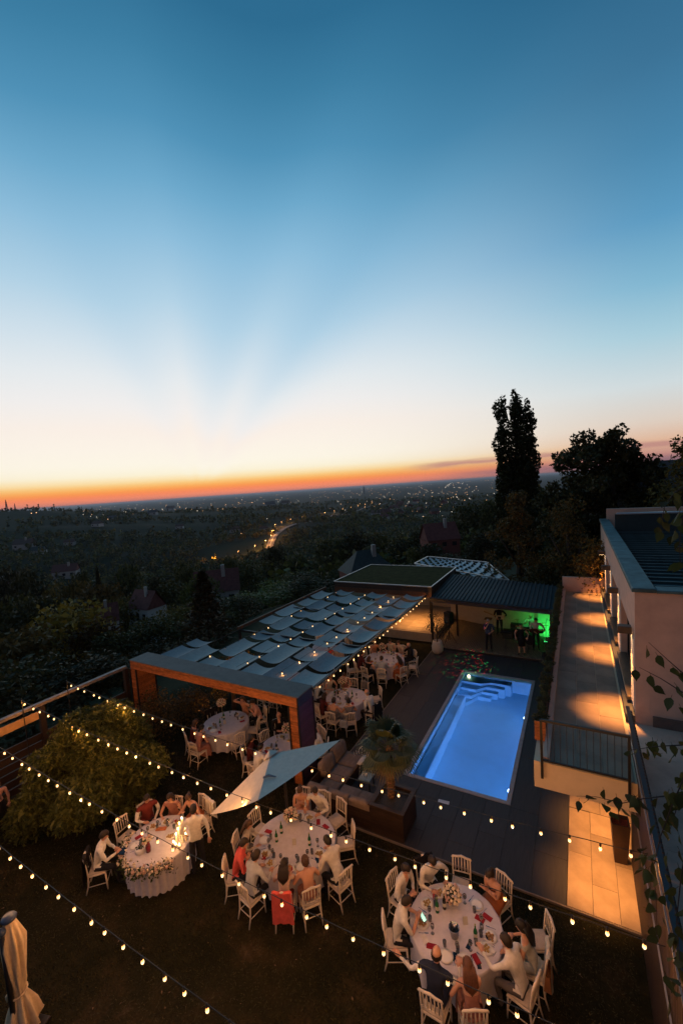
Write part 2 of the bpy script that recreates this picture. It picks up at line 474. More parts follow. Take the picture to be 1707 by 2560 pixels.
def terrain():
    rs = np.concatenate([np.arange(2, 60, 2.5), np.geomspace(60, 5000, 90), np.geomspace(5600, 60000, 14)])
    na = 240
    A = np.linspace(-math.pi, math.pi, na, endpoint=False)
    Rr, Aa = np.meshgrid(rs, A, indexing='ij')
    X = CAM.x + Rr * np.sin(Aa - HEAD); Y = CAM.y + Rr * np.cos(Aa - HEAD)
    Z = hgt(X.ravel(), Y.ravel()).reshape(X.shape)
    V = np.stack([X, Y, Z], -1).reshape(-1, 3)
    i, j = np.meshgrid(np.arange(len(rs) - 1), np.arange(na), indexing='ij')
    j2 = (j + 1) % na
    F = np.stack([i * na + j, i * na + j2, (i + 1) * na + j2, (i + 1) * na + j], -1).reshape(-1, 4)[:, ::-1]
    m = bpy.data.materials.new('valley_ground'); m.use_nodes = True
    b = NB(m.node_tree); p = m.node_tree.nodes['Principled BSDF']; p.inputs['Roughness'].default_value = 0.95; p.inputs['Specular IOR Level'].default_value = 0.1
    co = b.n('ShaderNodeTexCoord')
    n1 = b.n('ShaderNodeTexNoise'); n1.inputs['Scale'].default_value = 0.012; n1.inputs['Detail'].default_value = 8
    m.node_tree.links.new(co.outputs['Object'], n1.inputs['Vector'])
    vo = b.n('ShaderNodeTexVoronoi'); vo.inputs['Scale'].default_value = 0.0075
    mp = b.n('ShaderNodeMapping'); mp.inputs['Rotation'].default_value = (0, 0, 0.6); mp.inputs['Scale'].default_value = (1, 2.6, 1)
    m.node_tree.links.new(co.outputs['Object'], mp.inputs[0]); m.node_tree.links.new(mp.outputs[0], vo.inputs['Vector'])
    c1 = b.ramp(n1.outputs[0], [(0.3, (0.010, 0.014, 0.007)), (0.55, (0.018, 0.025, 0.011)), (0.75, (0.034, 0.036, 0.018))])
    c2 = b.ramp(vo.outputs['Color'], [(0.0, (0.014, 0.026, 0.010)), (0.5, (0.024, 0.034, 0.013)), (0.8, (0.040, 0.032, 0.020)), (1, (0.05, 0.045, 0.026))])
    m.node_tree.links.new(b.mix(0.45, c1, c2), p.inputs['Base Color'])
    o = inst('hillside_ground', np_mesh('hillside_ground', V, F, [m], smooth=True))
    return tag(o, None, None, kind='structure')


terrain()

# ------------------------------------------------------------------ lawn, deck, pool
lawn_m = bpy.data.materials.new('night_lawn'); lawn_m.use_nodes = True
b = NB(lawn_m.node_tree); p = lawn_m.node_tree.nodes['Principled BSDF']; p.inputs['Roughness'].default_value = 0.95; p.inputs['Specular IOR Level'].default_value = 0.1
co = b.n('ShaderNodeTexCoord')
n1 = b.n('ShaderNodeTexNoise'); n1.inputs['Scale'].default_value = 1.1; n1.inputs['Detail'].default_value = 9; n1.inputs['Roughness'].default_value = 0.7
n2 = b.n('ShaderNodeTexNoise'); n2.inputs['Scale'].default_value = 28; n2.inputs['Detail'].default_value = 4
for q in (n1, n2): lawn_m.node_tree.links.new(co.outputs['Object'], q.inputs['Vector'])
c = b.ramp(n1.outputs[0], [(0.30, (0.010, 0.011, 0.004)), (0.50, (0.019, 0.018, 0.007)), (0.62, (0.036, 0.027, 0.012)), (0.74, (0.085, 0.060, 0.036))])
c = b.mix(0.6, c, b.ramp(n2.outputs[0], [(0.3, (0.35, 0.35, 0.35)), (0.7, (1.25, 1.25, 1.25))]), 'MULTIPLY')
lawn_m.node_tree.links.new(c, p.inputs['Base Color'])
bp = b.n('ShaderNodeBump'); bp.inputs['Strength'].default_value = 0.9; bp.inputs['Distance'].default_value = 0.03
lawn_m.node_tree.links.new(n2.outputs[0], bp.inputs['Height']); lawn_m.node_tree.links.new(bp.outputs[0], p.inputs['Normal'])

LZ = -0.05
mb = MB()
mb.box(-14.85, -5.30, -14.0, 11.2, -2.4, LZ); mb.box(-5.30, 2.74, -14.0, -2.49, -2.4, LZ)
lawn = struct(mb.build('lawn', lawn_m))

rng = np.random.default_rng(3)


def grass():
    n = 90000
    x = rng.uniform(-14.0, 2.6, n); y = rng.uniform(-11.0, 2.5, n)
    keep = (y < -2.55) | (x < -5.35); x, y = x[keep], y[keep]
    n = len(x)
    an = rng.uniform(0, 6.28, n); h = rng.uniform(0.02, 0.075, n) * (.55 + .45 * np.sin(x * 1.7 + np.sin(y * 1.3) * 2)).clip(.25, 1); wv = 0.008
    tilt = rng.normal(0, 0.025, (n, 2))
    z0 = np.full(n, LZ)
    a = np.stack([x - np.cos(an) * wv, y - np.sin(an) * wv, z0], 1); c = np.stack([x + np.cos(an) * wv, y + np.sin(an) * wv, z0], 1)
    d = np.stack([x + tilt[:, 0] + np.cos(an) * wv * .4, y + tilt[:, 1] + np.sin(an) * wv * .4, z0 + h], 1)
    e = np.stack([x + tilt[:, 0] - np.cos(an) * wv * .4, y + tilt[:, 1] - np.sin(an) * wv * .4, z0 + h], 1)
    V = np.stack([a, c, d, e], 1).reshape(-1, 3)
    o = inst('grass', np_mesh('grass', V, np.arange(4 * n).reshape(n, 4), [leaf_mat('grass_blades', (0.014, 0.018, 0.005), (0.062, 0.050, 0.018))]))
    tag(o, None, None, kind='stuff')


grass()


def litter():
    n = 420
    x = rng.uniform(-13, 2.4, n); y = -2.6 - rng.random(n) ** 1.4 * 7.5
    P = np.stack([x, y, np.full(n, LZ + 0.03)], 1)
    V, F = leaves(P, 0.05, rng)
    V = V.copy(); V[:, 2] = LZ + 0.03 + (V[:, 2] - LZ - 0.03) * 0.25
    tag(inst('fallen_leaves', np_mesh('fallen_leaves', V, F, [leaf_mat('dead_leaves', (0.10, 0.06, 0.03), (0.26, 0.17, 0.09))])), None, None, kind='stuff')


litter()

# deck: slab with separate tiles, joints recessed
deck = thing('pool_deck', None, None)
deck['kind'] = 'structure'
mb = MB()
for x0, x1, y0, y1 in ((-5.28, -3.205, -2.46, 10.25), (-3.205, 0.005, -2.46, -0.005), (-3.205, 0.005, 8.105, 10.25), (0.005, 1.43, -2.46, 10.25), (1.43, 2.9, -0.5, 10.25)):
    mb.box(x0, x1, y0, y1, -0.55, -0.012)
mb.build('deck_bed', JOINT, deck)
tiles = {}


def tile_fill(parent, x0, x1, y0, y1, tw, tl, zt, m, name, stagger=True, gap=0.006, th=0.03):
    nx = max(1, round((x1 - x0) / tw)); w = (x1 - x0) / nx
    for i in range(nx):
        y = y0 - (tl / 2 if (stagger and i % 2) else 0)
        while y < y1 - 1e-3:
            a, bb = max(y, y0), min(y + tl, y1)
            if bb - a > 0.05:
                key = (name, round(w, 3), round(bb - a, 3), th)
                if key not in tiles:
                    q = MB(); q.bbox(-w / 2 + gap / 2, w / 2 - gap / 2, -(bb - a) / 2 + gap / 2, (bb - a) / 2 - gap / 2, -th, 0, 0.003)
                    tiles[key] = q.mesh(name, m)
                inst(name, tiles[key], parent, (x0 + w * (i + 0.5), (a + bb) / 2, zt + rnd.uniform(-0.0012, 0.0012)))
            y += tl


tile_fill(deck, -5.28, -3.205, -2.46, 10.25, 0.69, 2.4, 0.0, DECKM, 'deck_board')
tile_fill(deck, -3.205, 0.005, -2.46, -0.005, 0.64, 1.23, 0.0, DECKM, 'deck_board')
tile_fill(deck, -3.205, 0.005, 8.105, 10.25, 0.64, 2.4, 0.0, DECKM, 'deck_board')
tile_fill(deck, 0.005, 1.43, -2.46, 10.25, 0.7125, 2.4, 0.0, DECKM, 'deck_board')
tile_fill(deck, 1.436, 2.9, 0.62, 10.25, 0.73, 1.6, 0.0, SANDTILE, 'deck_tile')
mb = MB(); mb.bar((-5.30, -2.475, -0.05), (2.9, -2.475, -0.05), 0.03, 0.10); mb.bar((-5.295, -2.46, -0.05), (-5.295, 10.25, -0.05), 0.03, 0.10)
mb.build('deck_edge', mat('deck_edge_trim', (0.17, 0.14, 0.12), rough=0.6, var=0.15), deck)

pave = thing('lit_pavement', None, None); pave['kind'] = 'structure'
MB().box(1.436, 2.9, -2.45, 0.6, -0.5, -0.012).build('pavement_bed', JOINT, pave)
tile_fill(pave, 1.438, 2.9, -2.45, 0.6, 0.49, 1.52, 0.002, SANDTILE, 'pavement_tile')

# pool
POOLM = mat('pool_liner', (0.17, 0.56, 0.72), rough=0.5, var=0.04, scale=1.0)
pool = thing('swimming_pool', 'long rectangular swimming pool glowing blue from underwater lights, steps at its far left corner', 'swimming pool')
X0, X1, Y0, Y1, DP = -3.06, -0.13, 0.14, 7.95, -1.35
mb = MB()
mb.add([(X0, Y0, DP), (X1, Y0, DP), (X1, Y1, DP), (X0, Y1, DP), (X0, Y0, 0.0), (X1, Y0, 0.0), (X1, Y1, 0.0), (X0, Y1, 0.0)],
       [(0, 1, 2, 3), (0, 4, 5, 1), (1, 5, 6, 2), (2, 6, 7, 3), (3, 7, 4, 0)])
mb.build('basin', POOLM, pool)
mb = MB(); mb.bbox(X0 + 0.004, X0 + 0.40, Y0 + 0.35, Y1 - 1.75, DP, -0.50, 0.03); mb.build('bench', POOLM, pool)
for kk, (sx, sy, zt) in enumerate(((1.55, 0.62, -0.24), (1.30, 1.05, -0.48), (1.05, 1.45, -0.74), (0.8, 1.85, -1.02))):
    mb = MB()
    a = X0 + 0.006 + kk * 0.0; q = 0.35
    yb = Y1 - 0.006
    ol = [(a, yb), (a, yb - sy), (a + sx * 0.55, yb - sy), (a + sx * 0.55 + q, yb - sy * 0.62), (a + sx + 0.55, yb - sy * 0.62), (a + sx + 0.55, yb)]
    z0, z1 = DP + 0.002 * kk, zt
    n = len(ol); vs = [(x, y, z0) for x, y in ol] + [(x, y, z1) for x, y in ol]
    mb.add(vs, [tuple(range(n, 2 * n))] + [(i, i + n, (i + 1) % n + n, (i + 1) % n) for i in range(n)])
    mb.build('step', POOLM, pool)
COP = mat('pool_coping_stone', (0.33, 0.30, 0.30), rough=0.6, var=0.08)
for x0, x1, y0, y1 in ((X0 - .14, X0, Y0 - .14, Y1 + .15), (X1, X1 + .13, Y0 - .14, Y1 + .15), (X0, X1, Y0 - .14, Y0), (X0, X1, Y1, Y1 + .15)):
    mb = MB(); mb.bbox(x0 + .002, x1 - .002, y0 + .002, y1 - .002, -0.06, 0.012, 0.006); mb.build('coping', COP, pool)
wm = bpy.data.materials.new('pool_water'); wm.use_nodes = True
b = NB(wm.node_tree); p = wm.node_tree.nodes['Principled BSDF']
p.inputs['Base Color'].default_value = (0.80, 0.92, 1, 1); p.inputs['Roughness'].default_value = 0.02; p.inputs['IOR'].default_value = 1.33; p.inputs['Transmission Weight'].default_value = 1
nn = b.n('ShaderNodeTexNoise'); nn.inputs['Scale'].default_value = 2.6; nn.inputs['Detail'].default_value = 3
co = b.n('ShaderNodeTexCoord'); wm.node_tree.links.new(co.outputs['Object'], nn.inputs['Vector'])
bp = b.n('ShaderNodeBump'); bp.inputs['Strength'].default_value = 0.22; bp.inputs['Distance'].default_value = 0.05
wm.node_tree.links.new(nn.outputs[0], bp.inputs['Height']); wm.node_tree.links.new(bp.outputs[0], p.inputs['Normal'])
mb = MB(); mb.add([(X0 + .001, Y0 + .001, -0.10), (X1 - .001, Y0 + .001, -0.10), (X1 - .001, Y1 - .001, -0.10), (X0 + .001, Y1 - .001, -0.10)], [(0, 1, 2, 3)])
mb.build('water_surface', wm, pool)
PL = mat('pool_light_lens', (1, 1, 1), var=0, emit=(0.45, 0.62, 1.0), estr=9.0)
PBLUE = (0.55, 0.46, 1.0)
for x, y, tx in ((-0.142, 5.35, -1), (-0.142, 1.05, -1), (-1.6, 0.152, 0)):  # third lamp and lens, at the near end, are added for brighter water
    mb = MB()
    M = Matrix.Translation((x, y, -0.55)) @ (Matrix.Rotation(R(-90), 4, 'Y') if tx else Matrix.Rotation(R(90), 4, 'X'))
    mb.lathe([(0.001, -0.01), (0.10, -0.01), (0.10, 0.0), (0.08, 0.05), (0.04, .075), (0.001, 0.08)], 16); mb.xf(M); mb.build('underwater_light', PL, pool)
    lamp('pool_lamp', 'POINT', (x - 0.30 if tx else x, y if tx else y + .25, -0.92), (330 if y < 2 else 90) if tx else 45, PBLUE, 0.0)
lamp('pool_lamp', 'POINT', (X0 + .55, 3.4, -0.30), 30, PBLUE, 0.0); lamp('pool_lamp', 'POINT', (X0 + .6, 6.0, -0.3), 16, PBLUE, 0.0)  # unseen point lamps without lenses brighten the bench and steps
mb = MB(); mb.bbox(-0.35, 0.35, -0.16, 0.16, 0, 0.02, .01)
mb.xf(Matrix.Scale(0.45, 4)); o = mb.build('deck_hatch', mat('white_hatch', (0.62, 0.62, 0.64), var=0.05), None, loc=(-1.72, -0.63, 0.002), rot=(0, 0, 0.1))
tag(o, 'small white hatch cover set in the dark deck before the pool', 'hatch')
mb = MB(); mb.ball((0, 0, 0), 0.07, 10, 6); o = mb.build('floating_pool_lamp', mat('floating_lamp_glow', (1, .9, .7), var=0, emit=(1, 0.75, 0.4), estr=6), None, True, loc=(-2.82, 7.68, -0.07))
tag(o, 'small glowing lamp floating at the far left pool corner', 'lamp')

# ------------------------------------------------------------------ terrace, retaining wall, house
TZ = 2.85
terr = thing('upper_terrace', None, None); terr['kind'] = 'structure'
mb = MB(); mb.box(0.83, 2.9, -2.0, 13.32, 2.22, TZ - 0.012); mb.build('terrace_slab', STUCCO_PALE, terr)
mb = MB(); mb.box(1.02, 1.14, -2.0, 13.3, TZ - .01, TZ + 0.12); mb.build('kerb', STUCCO, terr)
mb = MB(); mb.box(1.0, 3.0, 13.3, 13.5, 2.2, 3.63); mb.build('end_wall', STUCCO, terr)
mb = MB(); mb.box(2.92, 3.1, -0.5, 13.3, -0.5, 2.84); mb.build('support_wall', STUCCO_PALE, terr)
mb = MB(); mb.box(0.86, 1.06, 8.9, 9.3, -0.5, 2.21); mb.build('pillar', STUCCO, terr)
tile_fill(terr, 1.142, 2.70, -1.99, 13.29, 0.52, 1.25, TZ, TERRTILE, 'terrace_tile')
mb = MB()
mb.bar((0.98, -2.03, TZ + .04), (2.6, -2.03, TZ + .04), 0.04, 0.05)
mb.build('drip_edge', EDGEMETAL, terr)

rail = thing('terrace_railing', 'black metal railing with thin uprights across the near end of the upper terrace', 'railing', (1.0, -2.06, TZ))
MB().bar((0, 0, .08), (1.62, 0, .08), .035, .035).build('bottom_rail', BLACK, rail)
MB().bar((0, 0, 1.0), (1.62, 0, 1.0), .05, .05).build('top_rail', BLACK, rail)
mb = MB(); mb.bar((0, 0, -.35), (0, 0, 1.0), .05, .05); pm = mb.mesh('post', BLACK)
inst('post', pm, rail, (0, 0, 0)); inst('post', pm, rail, (1.6, 0, 0))
mb = MB(); mb.bar((0, 0, .08), (0, 0, 1.0), .012, .012); bm_ = mb.mesh('baluster', BLACK)
for i in range(1, 13): inst('baluster', bm_, rail, (1.6 * i / 13, 0, 0))

# long planter with clipped plants along the terrace edge
pl = thing('terrace_planter', 'long timber planter trough running along the terrace edge above the pool', 'planter', (0.9, 0, 0))
MB().box(-.09, .09, -1.15, 13.3, TZ - .02, TZ + .30).build('trough', mat('planter_timber', (0.10, 0.05, 0.03), var=.2), pl)
for i in range(3):
    mb = MB(); mb.bbox(-.115, .13, -1.19, -1.155, TZ - .0 + i * .16, TZ + .15 + i * .16, .008); mb.build('board', CEDAR, pl)
MB().box(-.085, .085, -1.15, 13.3, TZ + .302, TZ + .33).build('soil', mat('dark_soil', (.02, .014, .01), var=.2), pl)
hl_m = leaf_mat('hedge_leaves', (0.030, 0.040, 0.014), (0.11, 0.105, 0.04))
hedge_meshes = []
for kx in range(4):
    P, d = lobes_pts([(0, 0, .14, .15, .2, .14), (0.02, .1, .2, .1, .12, .12), (-.03, -.12, .16, .1, .12, .12)], 420, rng, .5)
    V, F = leaves(P, .055, rng); hedge_meshes.append(np_mesh('foliage', V, F, [hl_m]))
y = -0.95; i = 0
while y < 13.2:
    o = inst('hedge_plant', hedge_meshes[i % 4], None, (0.9, y, TZ + .32), (0, 0, rnd.uniform(0, 6)), (rnd.uniform(.6, .8), rnd.uniform(.7, 1.0), rnd.uniform(.5, .95)))
    seg_ = 'just behind its timber end' if y < 0 else ('above the near half of the pool' if y < 4 else ('above the far half of the pool' if y < 8.1 else ('above the dark deck behind the pool' if y < 10.3 else 'beside the stage canopy')))
    tag(o, 'low leafy plant in the long terrace planter, ' + seg_, 'plant', 'terrace planter plants ' + seg_)
    y += rnd.uniform(.36, .56); i += 1

# retaining side with tall dark slats below the upper pavement
sf = thing('slat_screen', 'tall dark brown slatted screen with metal top rail beside the lit pavement', 'fence', (2.76, 0, 0))
mb = MB(); mb.bbox(-.018, .018, -.038, .038, -.1, 3.72, .004); sm = mb.mesh('slat', DARKWOOD)
yy = -0.72
while yy > -14: inst('slat', sm, sf, (0, yy, 0)); yy -= 0.098
MB().bar((-.07, -.7, 3.80), (-.07, -14, 3.80), .07, .05).build('top_rail', mat('navy_rail', (.020, .022, .030), rough=.5, var=.05), sf)
MB().bar((-.05, -.7, 3.25), (-.05, -14, 3.25), .02, .03).build('mid_rail', EDGEMETAL, sf)
MB().bar((-.05, -.7, 2.1), (-.05, -14, 2.1), .02, .03).build('mid_rail', EDGEMETAL, sf)
up = thing('upper_pavement', None, None); up['kind'] = 'structure'
mb = MB(); mb.box(2.9, 16, -14, 0.44, -0.5, TZ - .012); mb.build('pavement_base', JOINT, up)
tile_fill(up, 2.92, 9.2, -9.0, 0.43, .9, 1.35, TZ, BLUETILE, 'pavement_tile')

house = thing('modern_house', 'low modern house with beige stucco walls, green patina roof edge and lit wall piers', 'house', (2.95, 0.45, 0))
mb = MB()
mb.box(0.0, 0.3, 0, 17.0, 5.0, 6.2)                    # wall above the openings
mb.box(0.301, 12, 0, 0.3, TZ - .3, 6.2)                 # gable end facing the camera
mb.box(0.0, 0.3, 0, 17, 2.4, TZ + .36)
mb.box(11.7, 12, 0.302, 17, TZ - .3, 6.2); mb.box(0.302, 11.7, 16.7, 17, TZ - .3, 6.9)
mb.build('wall', STUCCO, house)
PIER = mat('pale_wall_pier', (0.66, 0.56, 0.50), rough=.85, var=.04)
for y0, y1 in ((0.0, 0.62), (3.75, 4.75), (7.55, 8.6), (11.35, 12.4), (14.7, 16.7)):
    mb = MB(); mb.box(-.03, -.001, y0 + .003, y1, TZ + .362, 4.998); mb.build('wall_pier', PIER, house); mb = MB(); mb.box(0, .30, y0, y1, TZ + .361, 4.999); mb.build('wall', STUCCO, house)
for y0, y1 in ((0.62, 3.75), (4.75, 7.55), (8.6, 11.35), (12.4, 14.7)):
    fr = MB()
    fr.box(.16, .22, y0, y1, TZ + .37, TZ + .43); fr.box(.16, .22, y0, y1, 4.93, 4.99)
    fr.box(.16, .22, y0, y0 + .06, TZ + .43, 4.93); fr.box(.16, .22, y1 - .06, y1, TZ + .43, 4.93); fr.box(.16, .22, (y0 + y1) / 2 - .03, (y0 + y1) / 2 + .03, TZ + .43, 4.93)
    wo_ = fr.build('window', BLACK, house)
    MB().box(.185, .195, y0 + .06, y1 - .06, TZ + .43, 4.93).build('pane', mat('dark_window_glass', (.012, .014, .018), rough=.06, var=0, spec=.8), wo_)
    mb = MB(); mb.bbox(-.12, .14, y0 - .02, y1 + .02, TZ + .30, TZ + .40, .01); mb.build('sill', mat('bronze_sill', (.10, .075, .055), rough=.4, metal=.4, var=.1), house)
MB().box(-.20, -.005, -.02, 16.9, TZ - .0, TZ + .20).build('plinth', mat('dark_plinth', (.045, .045, .05), rough=.6, var=.1), house)
for i, y0 in enumerate((-.06, 3.9, 7.75, 11.6, 15.4)):
    n_ = 3.94 if i == 0 else (3.83 if i < 4 else 1.8)
    mb = MB(); mb.bbox(-.06, .42, y0 + .006, y0 + n_ - .006, 6.2, 6.30, .02); mb.build('coping_panel', PATINA, house)
mb = MB(); mb.bbox(.43, 12.1, -.06, .40, 6.2, 6.27, .02); mb.build('coping_panel', PATINA, house)
RT_M = mat('dark_green_roof_sheet', (.030, .058, .066), rough=.45, metal=.35, var=.2, scale=2)
mb = MB(); mb.add([(.43, .41, 6.02), (12, .41, 6.02), (12, 12.5, 6.10), (.43, 12.5, 6.10)], [(0, 1, 2, 3)]); rf = mb.build('roof', RT_M, house)
mb = MB(); mb.bar((.43, 0, 0), (12, 0, 0), .03, .075); sm = mb.mesh('roof_seam', RT_M)
for i in range(24): inst('roof_seam', sm, rf, (0, .75 + i * .49, 6.05 + .08 * i / 24))
mb = MB(); mb.box(.43, 12, 12.5, 12.7, 6.0, 6.95); mb.build('roof_step', mat('dark_roof_step', (.02, .035, .04), rough=.5, metal=.2, var=.1), house)
mb = MB(); mb.bbox(.5, 12, 12.45, 12.75, 6.95, 7.02, .02); mb.build('roof_step_trim', EDGEMETAL, house)
mb = MB(); mb.box(.35, 8, -.05, -.003, TZ, TZ + .26); mb.build('skirting', mat('brown_skirting', (.14, .09, .075), var=.1), house)
WL = mat('wall_lamp_box', (.10, .075, .06), rough=.4, metal=.5, var=.05)
WLE = mat('wall_lamp_glow', (1, .8, .5), var=0, emit=(1, .62, .26), estr=26)
for y in (.55, 4.62, 8.45, 12.2):
    t = thing('wall_lamp', {.55: 'box shaped wall downlight on the nearest lit pier of the house', 4.62: 'box shaped wall downlight on the second lit pier of the house', 8.45: 'box shaped wall downlight on the third lit pier of the house', 12.2: 'box shaped wall downlight on the farthest lit pier by the trees'}[y], 'wall lamp', (2.92, .45 + y - .12, 5.02))
    mb = MB(); mb.bbox(-.30, -.001, -.11, .11, 0, .18, .01); mb.build('lamp_housing', WL, t)
    mb = MB(); mb.box(-.24, -.06, -.07, .07, -.008, -.002); mb.build('lamp_lens', WLE, t)
    lamp('wall_lamp_light', 'SPOT', (2.74, .45 + y - .12, 4.99), 900, (1, .40, .095), .04, (2.60, .45 + y - .12, 2.8), 58, 1)

# light on the pavement below the terrace
for x, y, z_, tx, ty, e in ((2.05, -1.55, 2.20, 2.02, -1.64, 500), (2.1, .25, 2.20, 2.08, .20, 440)):
    t = thing('downlight', 'downlight under the terrace slab lighting the sand coloured pavement, ' + ('at its outer edge' if y < -1 else 'farther in'), 'lamp', (x, y, z_))
    mb = MB(); mb.lathe([(.001, .0), (.06, 0), (.06, .05), (.001, .05)], 12); mb.build('lamp_housing', WL, t)
    mb = MB(); mb.lathe([(.001, -.006), (.045, -.006), (.045, -.001), (.001, -.001)], 12); mb.build('lamp_lens', WLE, t)
    lamp('pavement_light', 'SPOT', (x, y, z_ - .02), e, (1, .39, .085), .05, (tx, ty, 0), 70, 1)

# ------------------------------------------------------------------ timber portal and shade roof
por = thing('portal_frame', 'big timber lined portal frame with dark metal top at the shade roof near end', 'pergola', (0, 0, 0))
PL0, PR0, PY0, PY1, PH = -14.1, -5.85, -1.68, -.84, 2.86
MB().box(PL0, PR0, PY0 + .03, PY1, PH - .36, PH - .03).build('beam', BLACK, por)
mb = MB(); mb.bbox(PL0 - .03, PR0 + .03, PY0 - .01, PY1 + .02, PH - .028, PH, .01); mb.build('cap_sheet', GREYMETAL, por)
for i in range(3):
    for j in range(4):
        x0 = PL0 + .04 + j * 2.05
        mb = MB(); mb.bbox(0, 2.04, 0, .1, 0, .02, .004)
        q = MB(); q.box(x0 + .004, min(x0 + 2.046, PR0 - .04), PY0 - .004 + .002 * ((i + j) % 2), PY0 + .028, PH - .345 + i * .104, PH - .345 + i * .104 + .100)
        q.build('board', CEDAR, por)
for px0, px1, ins in ((PL0, PL0 + .36, 1), (PR0 - .36, PR0, -1)):
    MB().box(px0 + .03, px1 - .03, PY0 + .03, PY1 - .03, LZ, PH - .361).build('post', BLACK, por)
    mb = MB()
    for cx, cy in ((px0, PY0), (px1, PY0), (px0, PY1), (px1, PY1)): mb.bar((cx, cy, LZ), (cx, cy, PH - .36), .05, .05, (0, 1, 0))
    mb.build('corner_trim', BLACK, por)
    nb = 22; hb = (PH - .37 - LZ) / nb
    for i in range(nb):
        z0 = LZ + i * hb
        q = MB(); q.box(px0 + .026, px1 - .026, PY0 + .002, PY0 + .028, z0 + .003, z0 + hb - .003); q.build('board', CEDAR, por)
        q = MB(); inner = ins > 0
        xa, xb = (px1 - .028, px1 - .002) if ins > 0 else (px1 - .028, px1 - .002)
        q.box(xa, xb, PY0 + .03, PY1 - .03, z0 + .003, z0 + hb - .003); q.build('board', CEDAR if ins > 0 else PURPLEWOOD, por)
        if ins < 0:
            q = MB(); q.box(px0 + .002, px0 + .028, PY0 + .03, PY1 - .03, z0 + .003, z0 + hb - .003); q.build('board', CEDAR, por)

shade = thing('shade_roof', 'long shade roof of grey fabric panels hung between cables over the dining tables', 'shade roof', (0, 0, 0))
SZ = 2.74; SY0, SY1 = -.80, 11.0
xs = np.linspace(-12.5, -5.9, 7)
fm = cloth_mat('grey_shade', (0.47, 0.43, 0.39), var=.06); fm2 = cloth_mat('dark_shade', (0.29, 0.29, 0.29), var=.06)
FR = mat('timber_edge_beam', (0.13, 0.055, 0.025), var=.2, stretch=(9, 1, 9))
MB().bar((-12.62, 3.0, SZ + .02), (-12.62, 11.2, SZ + .02), .10, .16).build('edge_beam', FR, shade)
MB().bar((-5.84, SY0, SZ - .02), (-5.84, 11.2, SZ - .02), .05, .07).build('edge_beam', BLACK, shade)
cable = MB()
for x in list(xs) + [-13.6]:
    cable.tube([(x, SY0, SZ), (x, SY1 if x > -13 else 1.4, SZ)], .010, 5)
cable.build('cable', BLACK, shade)
for y in (3.1, 7.1): MB().bar((-12.62, y, SZ - .10), (-5.84, y, SZ - .10), .07, .10).build('cross_beam', BLACK, shade)
for x, y in ((-12.62, 3.1), (-12.62, 7.1), (-12.62, 11.1)): MB().bar((x, y, -.4), (x, y, SZ - .06), .10, .10, (0, 1, 0)).build('post', BLACK, shade)


def panel(x0, x1, y0, y1, zz, sag, m, parent, name='shade_panel'):
    nx, ny = 9, 3; vs = []; fs = []
    for j in range(ny + 1):
        for i in range(nx + 1):
            t = j / ny; u = i / nx
            ss = sag * (1 - (2 * u - 1) ** 2) * (1 + .12 * math.sin(t * 3 + y0 * 5)) + .012 * math.sin(t * 9 + x0 * 5) * (1 - abs(2 * u - 1))
            vs.append((x0 + (x1 - x0) * u, y0 + (y1 - y0) * t, zz - ss))
    for j in range(ny):
        for i in range(nx): a = j * (nx + 1) + i; fs.append((a, a + 1, a + nx + 2, a + nx + 1))
    q = MB(); q.add(vs, fs); me = q.mesh(name, m, True)
    return inst(name, me, parent)


# each panel is hung from two neighbouring cables and sags between them
pr = random.Random(11)
for lane in range(len(xs) - 1):
    xa, xb = xs[lane] + .03, xs[lane + 1] - .03
    y = SY0 + (0.0 if lane % 2 else -.0) + pr.uniform(0, .25)
    kk = 0
    while y < SY1 - .5:
        big = (kk + lane) % 2 == 0
        Ln = pr.uniform(1.35, 1.75) if big else pr.uniform(.85, 1.15)
        y1 = min(y + Ln, SY1 - .02)
        if not (lane == 0 and y < 3.2 and y > .8):
            panel(xa, xb, y, y1, SZ + (.03 if big else -.03), pr.uniform(.09, .15) * (1.15 if big else .9), fm if pr.random() < .68 else fm2, shade)
        y = y1 + pr.uniform(.20, .42); kk += 1
for y0, y1 in ((-.75, .5), (.7, 1.35)): panel(-13.58, -12.55, y0, y1, SZ, .1, fm2, shade)

# pavilion with a turf roof
pav = thing('turf_pavilion', 'timber clad pavilion with flat turf roof and pale metal edge behind the shade roof', 'pavilion', (0, 0, 0))
VX0, VX1, VY0, VY1 = -12.05, -5.6, 11.35, 17.0
mb = MB(); mb.box(VX0 + .03, VX1 - .03, VY0 + .03, VY1 - .03, 2.55, 3.14); mb.build('roof_box', BLACK, pav)
for i in range(4):
    for j in range(3):
        x0 = VX0 + j * 2.15
        mb = MB(); mb.box(x0 + .004, x0 + 2.146, VY0, VY0 + .028, 2.55 + i * .148, 2.55 + i * .148 + .143); mb.build('board', DARKWOOD if i > 1 else mat('brown_fascia', (.12, .05, .022), var=.25, stretch=(1, 9, 9)), pav)
    mb = MB(); mb.box(VX1 - .028, VX1, VY0 + .03, VY1, 2.55 + i * .148, 2.55 + i * .148 + .143); mb.build('board', DARKWOOD, pav)
mb = MB()
for a, c_ in (((VX0, VY0), (VX1, VY0)), ((VX1, VY0), (VX1, VY1)), ((VX1, VY1), (VX0, VY1)), ((VX0, VY1), (VX0, VY0))): mb.bar((*a, 3.18), (*c_, 3.18), .05, .05)
mb.build('roof_edge', EDGEMETAL, pav)
turf = leaf_mat('turf_blades', (.035, .045, .012), (.07, .075, .025))
mb = MB(); mb.box(VX0 + .06, VX1 - .06, VY0 + .06, VY1 - .06, 3.141, 3.165); tf = mb.build('turf', mat('turf_green', (.050, .042, .014), rough=1, var=.25, scale=2.5, bump=.5, bscale=60, spec=.05), pav)
